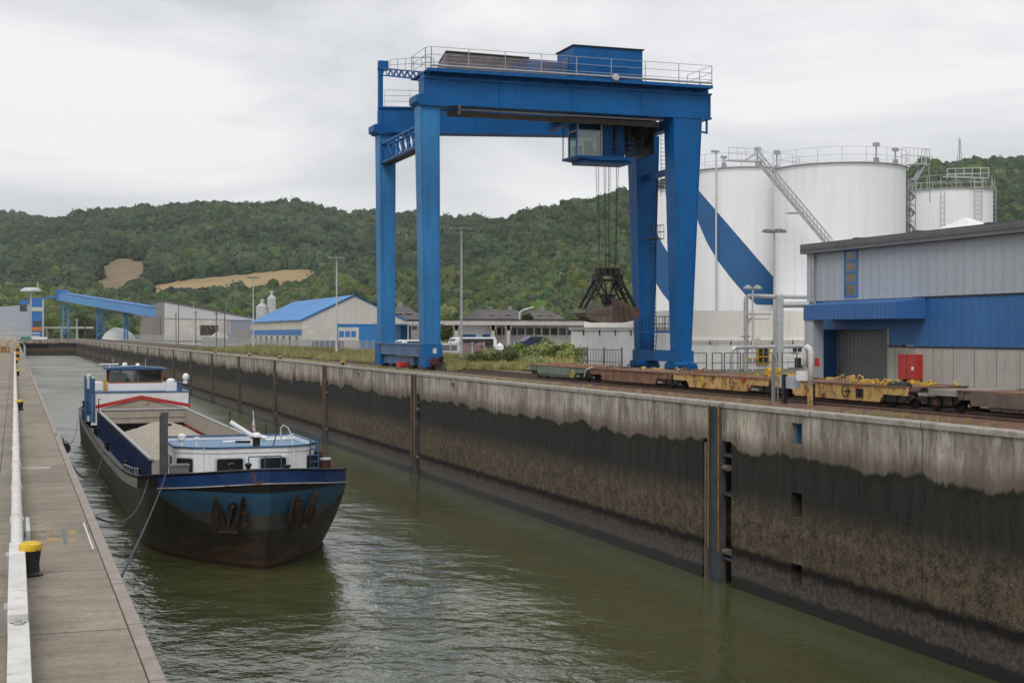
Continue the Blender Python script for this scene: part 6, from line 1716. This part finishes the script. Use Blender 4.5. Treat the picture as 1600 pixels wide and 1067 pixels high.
for (px, pt, w_, lb) in ((409.5, 472, 1.35, 'lower and wider of the two silver silos'), (424.5, 459, 1.0, 'taller and narrower of the two silver silos')):
    c = atZ(px, 521, 310 + px / 40); zt = 2.5 + (521 - pt) * (310 + px / 40) / 2222
    r = thing('silo', (c.x, c.y, -.4), lb, 'silo', 'twin silver silos behind the blue roofed shed')
    part('cylinder', M['silver'], r, lambda m: m.lathe([(w_, -.4), (w_, zt - 1.0)], (c.x, c.y, 0), 24), smooth='auto'); part('cone', M['silver'], r, lambda m: m.lathe([(w_, zt - 1.0), (w_ * .25, zt - .2), (w_ * .2, zt + .4)], (c.x, c.y, 0), 24), smooth='auto')
    part('top_vent', M['lightgrey'], r, lambda m: m.box(c.x - .45, c.x + .45, c.y - .3, c.y + .3, zt + .3, zt + .6))
# ------------------------------------------------------------------ low concrete building with flat roof
s = 152.0
XX = lambda px: ony(px, 521, s).x
ZZ = lambda px, py: ony(px, py, s).z
ra, rb2 = XX(642), XX(930)
zt = ZZ(760, 500.5); zl = ZZ(760, 508)
r = thing('flat_roofed_building', ((ra + rb2) / 2, s, -.4), 'long low concrete building with flat roof and a row of dark windows', 'building')
part('roof_slab', M['conc'], r, lambda m: (m.box(XX(690), rb2, s - 1.2, s + 14, zl, zt),)); part('roof_edge', M['dark_steel'], r, lambda m: m.box(XX(690) - .1, rb2, s - 1.3, s + 14, zt, zt + .1))
part('canopy', M['conc'], r, lambda m: m.box(ra - 3, XX(690), s - 1.0, s + 6, zl + .1, zl + .35))
part('white_wall', M['white'], r, lambda m: m.box(XX(712), XX(770), s + .5, s + 1, -.4, zl)); part('grey_wall', M['conc'], r, lambda m: (m.box(XX(770), rb2, s + .6, s + 1, -.4, ZZ(800, 523.5)), m.box(XX(770), rb2, s + .6, s + 1, ZZ(800, 512), zl)))
part('window_back', M['glass'], r, lambda m: m.box(XX(770), rb2, s + .8, s + .85, ZZ(800, 523.5), ZZ(800, 512)))
for px in (770, 777, 786, 791, 799, 809.5, 822.5, 836, 848, 861, 874, 887): part('window_pier', M['conc'], r, lambda m: m.box(XX(px), XX(px + (4 if px in (791,) else 2.2)), s + .55, s + .98, ZZ(800, 523.5), ZZ(800, 512)))
for px in (707, 764, 788): part('column', M['conc'], r, lambda m: (m.box(XX(px), XX(px + 5), s - .9, s - .3, -.4, zl), m.prism([(XX(px - 4), s - .9, zl), (XX(px + 9), s - .9, zl), (XX(px + 5), s - .9, zl - .6), (XX(px), s - .9, zl - .6)], (0, .5, 0))))
for a, b in ((724, 745), (756, 768)): part('blue_door', M['bandblue'], r, lambda m: m.box(XX(a), XX(b), s + .42, s + .5, -.4, ZZ(735, 522.5)))
part('canopy_post', M['lightgrey'], r, lambda m: m.box(XX(634), XX(635.2), s - .9, s - .7, -.4, zl)); part('canopy_post', M['lightgrey'], r, lambda m: m.box(XX(656), XX(657.2), s - .9, s - .7, -.4, zl))
tag(MB().box(XX(637), XX(653), s + 3, s + 6, -.4, ZZ(645, 508)).box(XX(637) - .04, XX(653) + .04, s + 2.95, s + 3, ZZ(645, 520), ZZ(645, 519)).box(XX(640.5), XX(641), s + 2.9, s + 3, -.3, ZZ(645, 509)).build('shipping_container', M['bandblue'], None), 'blue container under the canopy between the left crane legs', 'container')
# houses further back
def house(pa, pb, pr, pe, s, lb, wall, roof, hip=0, depth=12):
    xa, xb = ony(pa, 521, s).x, ony(pb, 521, s).x
    zr_ = ony(pa, pr, s + depth / 2).z; ze_ = ony(pa, pe, s).z
    r = thing('house', ((xa + xb) / 2, s, -.4), lb, 'house', 'houses at the foot of the hill')
    part('wall', wall, r, lambda m: m.box(xa + .3, xb - .3, s, s + depth, -.4, ze_))
    h = (xb - xa) * hip
    part('roof', roof, r, lambda m: m.add([(xa, s - .4, ze_), (xb, s - .4, ze_), (xb, s + depth + .4, ze_), (xa, s + depth + .4, ze_), (xa + h, s + depth / 2, zr_), (xb - h, s + depth / 2, zr_)], [(0, 1, 5, 4), (2, 3, 4, 5), (3, 0, 4), (1, 2, 5), (0, 3, 2, 1)]))
    n = max(2, int((xb - xa) / 3.2))
    for k in range(n):
        xw = xa + .9 + (xb - xa - 1.8) * (k + .3) / n
        part('window', M['glass'], r, lambda m: m.box(xw, xw + .9, s - .04, s + .01, ze_ - 1.7, ze_ - .6))
    for t in (.25, .55): part('rooflight', M['lightgrey'], r, lambda m: m.beam((xa + (xb - xa) * t, s + depth * .2, ze_ + (zr_ - ze_) * .5), (xa + (xb - xa) * t + 1.2, s + depth * .2, ze_ + (zr_ - ze_) * .5), .9, .08))
    part('chimney', M['conc_grey'], r, lambda m: m.box(xb - h - 2, xb - h - 1.2, s + depth / 2 - .4, s + depth / 2 + .4, zr_ - .8, zr_ + .9))
    return r
house(612, 664, 479.5, 499, 235, 'dark brown roofed house between the left crane legs', M['conc_grey'], M['slate'], .12, 16)
house(752, 832, 484, 497.5, 290, 'cream house with long grey roof behind the flat roofed building', M['cream'], M['slate'], .1, 14)
house(834, 884, 485, 498.5, 270, 'cream house with grey roof and chimney, left of the grab', M['cream'], M['slate'], .2, 12)
tag(MB().tube([ony(812, 500, 200), ony(812, 488, 200), ony(818, 484, 200), ony(834, 480, 200)], .13, 6).build('street_lamp', M['lightgrey'], None), 'white curved street lamp arm above the flat roof', 'street lamp')
# ------------------------------------------------------------------ vehicles in the yard
def car(loc, lb, paint_, L_=4.4, Wd=1.8, H_=1.5, van=False, rz=0, cat='car'):
    r = thing('parked_van' if van else 'parked_car', loc, lb, cat, 'vehicles parked in the yard behind the tracks', rz=rz)
    if van: prof = [(0, .35), (0, .95), (.15, 1.15), (.75, 1.3), (1.3, H_ - .1), (1.6, H_), (L_ - .15, H_), (L_, H_ - .3), (L_, .35)]
    else: prof = [(0, .35), (0, .75), (.1, .85), (1.1, .98), (1.75, H_ - .03), (2.2, H_), (3.2, H_ - .02), (4.0, 1.02), (L_, .95), (L_, .35)]
    part('body', paint_, r, lambda m: m.prism([(x, -Wd / 2, z) for x, z in prof], (0, Wd, 0)), local=True, bevel=.06)
    a, b = (1.2, L_ - .4) if van else (1.4, 3.7)
    part('side_window', M['glass'], r, lambda m: m.prism([(a + .1, -Wd / 2 - .01, 1.0 if not van else 1.2), (b, -Wd / 2 - .01, 1.0 if not van else 1.2), (b - (.4 if not van else 0), -Wd / 2 - .01, H_ - .15), (a + .55, -Wd / 2 - .01, H_ - .15)], (0, Wd + .02, 0)), local=True)
    part('windscreen', M['glass'], r, lambda m: m.add([(prof[3][0] + .08, -Wd / 2 + .15, prof[3][1] + .05), (prof[3][0] + .08, Wd / 2 - .15, prof[3][1] + .05), (prof[4][0] - .04, Wd / 2 - .2, prof[4][1] - .03), (prof[4][0] - .04, -Wd / 2 + .2, prof[4][1] - .03)], [(0, 1, 2, 3)]), local=True)
    for x in (.8, L_ - .8):
        for y in (-Wd / 2, Wd / 2): part('wheel', M['black'], r, lambda m: m.lathe([(.2, -.1), (.33, -.1), (.33, .1), (.2, .1)], (x, y, .33), 16, axis=1), local=True)
    for y in (-.6, .6): part('headlight', M['lightgrey'], r, lambda m: m.box(-.02, .03, y - .15, y + .15, .62, .76), local=True)
    return r
p = ony(606, 530, 140); car((p.x, 140, -.4), 'white van parked between the left crane legs', M['carwhite'], 5.2, 2.0, 2.25, True, R(8), 'van')
p = ony(650, 530, 136); car((p.x, 136, -.4), 'white car partly hidden behind the front left crane leg', M['carwhite'], 4.4, 1.8, 1.9, True, R(5))
p = ony(690, 530, 142); car((p.x, 142, -.4), 'white van standing just right of the left crane legs', M['carwhite'], 5.8, 2.1, 2.5, True, R(4), 'van')
p = ony(800, 530, 140); car((p.x, 140, .75), 'dark blue car in front of the flat roofed building', M['cardark'], 4.4, 1.8, 1.45, False, R(3))
tag(MB().box(ony(740, 530, 139).x, ony(905, 530, 139).x, 138, 146, -.4, .74).box(ony(740, 530, 139).x - .1, ony(905, 530, 139).x, 137.9, 138, .74, .84).build('loading_ramp', M['conc'], None), 'pale raised concrete loading ramp in front of the flat roofed building', 'loading ramp')
tp_ = MB()
def cover(px0, px1, h, s, mat, lb, seed):
    xa, xb = ony(px0, 521, s).x, ony(px1, 521, s).x
    def f(u, v):
        x = xa + (xb - xa) * u; y = s + 5 * v
        k = (math.sin(PI * u) * math.sin(PI * v)) ** .5
        return (x, y, -.4 + h * k * (1 + .25 * noise.noise(Vector((x, y, seed)))) + .1 * noise.noise(Vector((x * 3, y * 3, seed))))
    return tag(MB().grid(f, 24, 12).build('tarpaulin_heap', mat, None), lb, 'tarpaulin heap', 'covered heaps in the yard')
cover(722, 755, 1.6, 134, M['carred'], 'dark red covered heap at the left end of the scrub', 1)
cover(748, 776, 1.9, 135, M['carred'], 'second dark red covered heap, right of the first', 2)
cover(776, 803, 1.7, 139.5, M['white'], 'white tarpaulin heap left of the dark blue car', 3)
# ------------------------------------------------------------------ far warehouse, conveyor and plant at the head of the basin
s = 500.0
XX = lambda px, q=None: ony(px, 521, q or s).x
ZZ = lambda py, q=None, px=200: ony(px, py, q or s).z
r = thing('grey_warehouse', (XX(320), s, 0), 'big grey warehouse with sloping roof and a torn black opening', 'warehouse')
A0, A1 = XX(257), XX(398)
part('upper_wall', M['lightgrey'], r, lambda m: m.prism([(A0, s, ZZ(497)), (A1, s, ZZ(499)), (A1, s, ZZ(497.5)), (A0, s, ZZ(470.5))], (0, .5, 0)))
def f(m):
    m.holed((A0, s + .3, 0), (1, 0, 0), (0, 1, 0), A1 - A0, ZZ(497), [(XX(313) - A0, XX(341) - A0, ZZ(524), ZZ(508), 6)])
part('lower_wall', M['conc'], r, f)
part('side_wall', M['conc_grey'], r, lambda m: m.prism([(A0, s + .5, 0), (A0 - .0, s + .5, ZZ(470.5)), (A0, s + 95, ZZ(472)), (A0, s + 95, 0)], (-.3, 0, 0)))
part('dark_annex', M['conc_grey'], r, lambda m: m.box(XX(241), A0 - .4, s + 10, s + 60, 0, ZZ(494)))
part('roof', M['slate'], r, lambda m: m.prism([(A0 - .4, s - .4, ZZ(470.5)), (A1 + .5, s - .4, ZZ(497.5)), (A1 + .5, s - .4, ZZ(497.5) + .5), (A0 - .4, s - .4, ZZ(470.5) + .5)], (0, 95, 0)))
part('annex', M['clad'], r, lambda m: (m.box(XX(355), XX(398), s - 8, s - .05, 0, ZZ(500)), m.box(XX(355) - .3, XX(398), s - 8.3, s - .05, ZZ(500), ZZ(499))))
part('annex_door', M['conc_grey'], r, lambda m: m.box(XX(363), XX(390), s - 8.1, s - 8, 0, ZZ(516)))
part('torn_sheet', M['rust'], r, lambda m: [m.beam((XX(314 + 7 * k), s + .2, ZZ(508)), (XX(317 + 7 * k), s - .3, ZZ(514 + 3 * (k % 2))), 1.2, .1) for k in range(4)])
tag(MB().prism([(XX(322), s - 6, 0), (XX(357), s - 6, 0), (XX(350), s - 6, 2.4), (XX(338), s - 6, 3.2), (XX(330), s - 6, 1.9)], (0, 4, 0)).build('rubble_heap', M['conc'], None), 'pale rubble heap below the black warehouse opening', 'rubble heap')
r = thing('conveyor_bridge', (XX(180), 560, 0), 'light blue enclosed conveyor sloping down into the grey warehouse', 'conveyor')
Pa = atZ(97, 463.5, 640); Pb = atZ(258, 490, 512)
part('gallery', M['conveyor_blue'], r, lambda m: m.beam(Pa, Pb, 4.5, 3.4))
part('gallery_roof', M['bandblue'], r, lambda m: m.beam(Pa + Vector((0, 0, 1.8)), Pb + Vector((0, 0, 1.8)), 4.9, .25))
def lat(m, px, Z, top, w_):
    c = atZ(px, 521, Z); zt = atZ(px, top, Z).z
    for a in (-w_, w_):
        for b in (-w_, w_): m.box(c.x + a - .2, c.x + a + .2, c.y + b - .2, c.y + b + .2, 0, zt)
    n = 6
    for k in range(n):
        z0, z1 = zt * k / n, zt * (k + 1) / n
        s_ = 1 if k % 2 else -1
        m.beam((c.x - w_ * s_, c.y - w_, z0), (c.x + w_ * s_, c.y - w_, z1), .25, .25); m.box(c.x - w_, c.x + w_, c.y - w_ - .1, c.y - w_ + .1, z1 - .15, z1 + .15)
part('trestle', M['conveyor_blue'], r, lambda m: lat(m, 103, 636, 455, 1.2)); part('trestle', M['bandblue'], r, lambda m: lat(m, 157, 590, 478, 1.4)); part('trestle', M['bandblue'], r, lambda m: lat(m, 197, 556, 482, .6))
part('head_house', M['bandblue'], r, lambda m: m.box(Pa.x - 2.5, Pa.x + 2, Pa.y - 2.5, Pa.y + 2.5, Pa.z - 1.8, Pa.z + 3))
part('stay', M['bandblue'], r, lambda m: m.beam(atZ(97, 462, 640), atZ(60, 468, 655), .6, .9))
s = 655.0
r = thing('silver_plant_building', (XX(20), s, 0), 'silver clad plant building at the far left, beyond the basin head', 'building')
part('wall', M['clad'], r, lambda m: m.prism([(XX(-60), s, 0), (XX(50), s, 0), (XX(50), s, ZZ(476)), (XX(-60), s, ZZ(487))], (0, 30, 0)))
part('window', M['glass'], r, lambda m: m.box(XX(31), XX(42), s - .2, s, ZZ(487), ZZ(477)))
part('roof_unit', M['bandblue'], r, lambda m: m.box(XX(31), XX(45), s, s + 5, ZZ(477), ZZ(470)))
r = thing('blue_tower', (XX(58), s, 0), 'blue tower with cream and orange bands beside the silver plant building', 'tower')
part('shaft', M['bandblue'], r, lambda m: m.box(XX(50), XX(67), s - 1, s + 8, 0, ZZ(467)))
part('cream_band', M['cream'], r, lambda m: (m.box(XX(49.5), XX(66), s - 1.2, s - 1, ZZ(487), ZZ(481)),)); part('orange_band', M['orange'], r, lambda m: m.box(XX(49.5), XX(66), s - 1.2, s - 1, ZZ(517), ZZ(511)))
part('corner_strip', M['lightgrey'], r, lambda m: m.box(XX(66.2), XX(68.5), s - 1.3, s + 8, 0, ZZ(469))); part('dark_window', M['glass'], r, lambda m: m.box(XX(52), XX(64), s - 1.15, s - 1, ZZ(510), ZZ(502)))
mz = ZZ(455)
r = thing('radar_platform', (XX(49), s + 10, 0), 'round white lookout platform on a mast above the plant building', 'platform')
part('mast', M['lightgrey'], r, lambda m: m.box(XX(47.5), XX(50.5), s + 14, s + 15, 0, mz)); part('disc', M['lightgrey'], r, lambda m: m.lathe([(1.5, mz - .3), (4.6, mz), (4.4, mz + .7), (2.6, mz + 1.6)], (XX(49), s + 14.5, 0), 16)); part('aerial', M['lightgrey'], r, lambda m: m.tube([(XX(60), s + 14.5, mz), (XX(60), s + 14.5, mz + 4)], .2, 5))
s = 628.0
tag(MB().box(XX(-60), XX(62), s, s + 6, 0, ZZ(524)).box(XX(-60), XX(62), s - .5, s, ZZ(521.5), ZZ(519.5)).rail([(XX(-20), s, ZZ(524)), (XX(22), s, ZZ(524))], 5, 8, .15, 2).build('lock_bridge', M['conc'], None), 'white low bridge deck with railing at the far left end of the basin', 'bridge')
tag(MB().box(XX(33), XX(47.5), s - 3, s - .6, 0, ZZ(526)).box(XX(33) - .1, XX(47.5) + .1, s - 3.1, s - 3, ZZ(530), ZZ(529.4)).build('teal_container', M['teal'], None), 'small teal container at the head of the basin', 'container')
tag(MB().box(XX(50), XX(74), s - 2, s - .5, 0, ZZ(526.5)).box(XX(52), XX(58), s - 2.1, s - 2, ZZ(530), ZZ(528)).box(XX(64), XX(70), s - 2.1, s - 2, ZZ(530), ZZ(528)).build('site_trailer', M['white'], None), 'small white site trailer right of the teal container', 'trailer')
s = 690.0
tag(MB().box(XX(68), XX(146), s, s + 3, ZZ(513.5), ZZ(510.5)).box(XX(72), XX(74), s, s + 2, 0, ZZ(513)).box(XX(95), XX(97), s, s + 2, 0, ZZ(513)).box(XX(120), XX(122), s, s + 2, 0, ZZ(513)).build('pipe_bridge', M['conc'], None), 'pale horizontal pipe bridge left of the blue trestle', 'pipe bridge')
def dome(px0, px1, h, s, mat, name, lb, cat, sq=1):
    xa, xb = ony(px0, 521, s).x, ony(px1, 521, s).x; rr = (xb - xa) / 2
    return tag(MB().grid(lambda u, v: (lambda x, y, k: (x, y, h * k * (1 + .15 * noise.noise(Vector((x * .3, y * .3, 1)))) - .3))(xa + (xb - xa) * u, s + 14 * v, (max(0, math.sin(PI * u)) * max(0, math.sin(PI * v))) ** .6), 30, 14).build(name, mat, None, smooth=True), lb, cat)
dome(160, 214, 5.2, 600, M['lightgrey'], 'covered_stockpile', 'low pale tarpaulin covered stockpile under the conveyor', 'stockpile')
for px, t, lb in ((108, 505, 'dark steel post at the far end of the basin, leftmost'), (133, 503, 'dark steel post at the far end of the basin, beside the blue trestle'), (120, 500, 'thin lamp post over the far end of the basin')):
    q = atZ(px, 521, 636); tag(MB().tube([(q.x, q.y, 0), (q.x, q.y, atZ(px, t, 636).z)], .35, 6).box(q.x - .8, q.x + .8, q.y - .3, q.y + .3, atZ(px, t, 636).z, atZ(px, t, 636).z + .4).build('dock_post', M['darkrail'] if px != 120 else M['lightgrey'], None), lb, 'post')
# transmission mast on the hill
q = P2(1499, 1.0); r = thing('lattice_mast', (q.x, q.y, q.z), 'slim lattice radio mast on the hill top at the right', 'mast')
zt_ = atZ(1499, 213, 1250).z
part('tower', M['grey_metal'], r, lambda m: ([m.beam((q.x + a * 2.2, q.y + b * 2.2, q.z - 2), (q.x + a * .4, q.y + b * .4, zt_ - 5), .3, .3) for a in (-1, 1) for b in (-1, 1)], [m.beam((q.x - 2.2 * (1 - t * .8) * (1 if k % 2 else -1), q.y - 2.2 * (1 - t * .8), q.z + (zt_ - q.z - 5) * t), (q.x + 2.2 * (1 - t * .8) * (1 if k % 2 else -1), q.y - 2.2 * (1 - t * .8), q.z + (zt_ - q.z - 5) * (t + .1)), .2, .2) for k, t in enumerate([i / 10 for i in range(10)])]))
part('aerial', M['lightgrey'], r, lambda m: (m.tube([(q.x, q.y, zt_ - 5), (q.x, q.y, zt_)], .25, 6), m.box(q.x - .9, q.x + .9, q.y - .5, q.y + .5, zt_ - 5, zt_ - 3)))
# ------------------------------------------------------------------ trees, scrub and grass
def leafball(rnd, m, c, rad, n, s0, s1, fl=.8):
    for _ in range(n):
        d = Vector((rnd.gauss(0, 1), rnd.gauss(0, 1), rnd.gauss(0, 1))).normalized()
        p = Vector(c) + Vector((d.x, d.y, d.z * fl)) * rad * rnd.uniform(.55, 1.05)
        a = Vector((rnd.gauss(0, 1), rnd.gauss(0, 1), rnd.gauss(0, .7))).normalized() * rnd.uniform(s0, s1)
        b = a.cross(Vector((rnd.gauss(0, 1), rnd.gauss(0, 1), rnd.gauss(0, 1)))).normalized() * a.length * .55
        m.add([p - a, p + b, p + a, p - b], [(0, 1, 2, 3)])
def tree(loc, h, rw, label, seed, mat, dens=1.0, name='broadleaf_tree', group='trees between the buildings'):
    rnd = random.Random(seed)
    r = thing(name, loc, label, 'tree', group)
    x, y, z = 0, 0, 0
    def f(m):
        m.tube([(0, 0, 0), (.1, 0, h * .3), (0, .1, h * .6)], .03 * h, 8, r2=.012 * h)
        for k in range(6):
            a = rnd.uniform(0, 6.28); z0 = h * rnd.uniform(.25, .5)
            m.tube([(0, 0, z0), (math.cos(a) * rw * .4, math.sin(a) * rw * .4, z0 + h * .2), (math.cos(a) * rw * .7, math.sin(a) * rw * .7, z0 + h * .32)], .01 * h, 5, r2=.004 * h)
    part('trunk', M['trunk'], r, f, local=True)
    def g_(m):
        for k in range(16):
            a = rnd.uniform(0, 6.28); q = rnd.uniform(0, .72) * rw; zz = h * rnd.uniform(.3, .82)
            leafball(rnd, m, (math.cos(a) * q, math.sin(a) * q, zz), rw * rnd.uniform(.3, .5), int(260 * dens), .12 * h / 8, .24 * h / 8)
    part('crown', mat, r, g_, local=True)
    return r
for i, (px, Z, top, rw, lb) in enumerate(((824, 265, 481, 2.6, 'dense green tree between the two cream houses'), (700, 250, 489, 3.2, 'low bushy tree right of the left crane legs'), (716, 250, 492, 2.2, 'small tree just left of the tall lamp column'), (668, 270, 484, 3.0, 'tree behind the front left crane leg'), (906, 240, 488, 3, 'tree behind the grab bucket'), (604, 260, 474, 3.4, 'tree between the two left crane legs, beside the brown roof'), (246, 700, 470, 6, 'round tree behind the left end of the grey warehouse'), (372, 520, 478, 5.5, 'tree behind the right end of the grey warehouse'), (80, 700, 482, 7, 'dark tree between the blue tower and the conveyor head'), (130, 720, 487, 7, 'broad tree behind the blue trestle'))):
    c = atZ(px, 521, Z); zt = atZ(px, top, Z).z
    tree((c.x, c.y, -.4), zt + .4, rw, lb, 50 + i, M['leaf'] if i % 3 else M['leafdark'])
def bush(label, seed, mat=None, grp='willow bushes behind the tracks'):
    rnd = random.Random(seed)
    r = thing('bush', (0, 0, 0), label, 'bush', grp)
    def f(m):
        for k in range(9):
            a = rnd.uniform(0, 6.28); q = rnd.uniform(.2, .9)
            m.tube([(0, 0, 0), (math.cos(a) * q * .5, math.sin(a) * q * .5, .7), (math.cos(a) * q, math.sin(a) * q, 1.5)], .02, 4, r2=.006)
    part('stems', M['trunk'], r, f, local=True)
    def g_(m):
        for k in range(26):
            a = rnd.uniform(0, 6.28); q = rnd.uniform(.0, 1.05)
            leafball(rnd, m, (math.cos(a) * q, math.sin(a) * q, rnd.uniform(.3, 1.5 - .4 * q)), rnd.uniform(.22, .42), 120, .05, .12, 1.1)
    part('foliage', mat or M['bush'], r, g_, local=True)
    return r
bs = [bush('', 90 + k, M['bush'] if k != 1 else M['leaf']) for k in range(3)]
rnd = random.Random(5)
spots = [(732, 90, 112, .62), (748, 95, 108, .8), (764, 100, 112, .9), (778, 97, 118, .75), (792, 100, 106, .95), (806, 97, 112, 1.1), (820, 104, 108, .85), (834, 102, 111, 1.15), (848, 100, 107, .95), (860, 101, 110, 1.25), (873, 98, 106, 1.05), (886, 97, 107, 1.15), (893, 94, 104, .95), (770, 90, 103, .55), (845, 88, 101, .6)]
used = set()
for i, (px, a, Z, sc) in enumerate(spots):
    c = atZ(px, 521, Z)
    k = i % 3
    if k not in used: o = bs[k]; used.add(k)
    else: o = copy_tree(bs[k])
    o.location = (c.x, c.y, -.2); o.scale = (sc * 1.05, sc * 1.05, sc * 1.08); o.rotation_euler[2] = rnd.uniform(0, 6.28)
    o['label'] = ['leftmost small willow bush beside the lamp column', 'willow bush near the lamp column, second from the left', 'pale willow bush below the red covered heaps', 'bush in front of the white tarpaulin heap', 'willow bush left of the dark blue car', 'willow bush right below the dark blue car', 'bush in the middle of the scrub row', 'taller bush right of the middle of the scrub row', 'bush below the windows of the flat roofed building', 'largest bush of the scrub row, left of the white wall', 'bush second from the white compound wall', 'bush touching the corner of the white compound wall', 'low bush in front of the corner of the white wall', 'small front bush in the grass near the tracks', 'small front bush left of the green wagon'][i]
# grass tufts as one stuff object
gm = bpy.data.collections.new('tufts')
for k in range(3):
    rr = random.Random(k); mb = MB()
    for _ in range(26):
        a = rr.uniform(0, 6.28); q = rr.uniform(0, .16); h = rr.uniform(.12, .34); l = rr.uniform(.02, .16); x, y = q * math.cos(a), q * math.sin(a); b = rr.uniform(0, 6.28)
        dx, dy = .012 * math.cos(b), .012 * math.sin(b)
        mb.add([(x - dx, y - dy, 0), (x + dx, y + dy, 0), (x + l * math.cos(a) + dx * .4, y + l * math.sin(a) + dy * .4, h), (x + l * math.cos(a) - dx * .4, y + l * math.sin(a) - dy * .4, h)], [(0, 1, 2, 3)])
    me = bpy.data.meshes.new('tuft'); me.from_pydata(mb.v, [], mb.f); me.materials.append(M['grassblade']); gm.objects.link(bpy.data.objects.new('tuft', me))
rnd = random.Random(77); pts = []; sc = []
def gz(x): return interp([(33, 0), (36, -.1), (38, -.3), (40, -.4)], x)
while len(pts) < 12000:
    y = 42 + 190 * rnd.random() ** 1.3; x = rnd.uniform(27.2, 44)
    dn = noise.noise(Vector((x * .35, y * .12, 3)))
    if x < 34 and (y < 75 or dn < .02): 
        if rnd.random() > .12 or x < 29.6: continue
    if x < 29.6 and (y < 90 or rnd.random() > .3): continue
    if dn < -.25: continue
    if x > 39.5 and y > 112 or x > .395 * y: continue
    if x > 39.5 and y > 100: continue
    pts.append((x, y, gz(x))); sc.append(rnd.uniform(.6, 1.5) * (1.7 if x > 35 and y > 85 else 1))
scatter('grass', pts, sc, gm, 'dry green and yellow grass growing between and behind the tracks', 'grass')
pts = []; sc = []
for _ in range(900):
    y = rnd.uniform(30, 300); x = 24.5 + abs(rnd.gauss(0, .12)); pts.append((x, y, 0.0)); sc.append(rnd.uniform(.2, .6))
scatter('weeds', pts, sc, gm, 'low weeds in the joint behind the harbour wall coping', 'weeds')
# ------------------------------------------------------------------ haze
hb = MB().box(-1200, 4200, -230, 2900, -9, 430)
hm = bpy.data.materials.new('haze'); hm.use_nodes = True
ht = hm.node_tree; ht.nodes.clear()
ho_ = ht.nodes.new('ShaderNodeOutputMaterial'); hv = ht.nodes.new('ShaderNodeVolumePrincipled')
hv.inputs['Color'].default_value = (.86, .92, 1, 1); hv.inputs['Density'].default_value = .00006; hv.inputs['Anisotropy'].default_value = .2
ht.links.new(hv.outputs[0], ho_.inputs['Volume'])
hz = hb.build('haze', hm, None); tag(hz, 'thin pale haze over the harbour and the hills', 'haze', None, 'stuff')
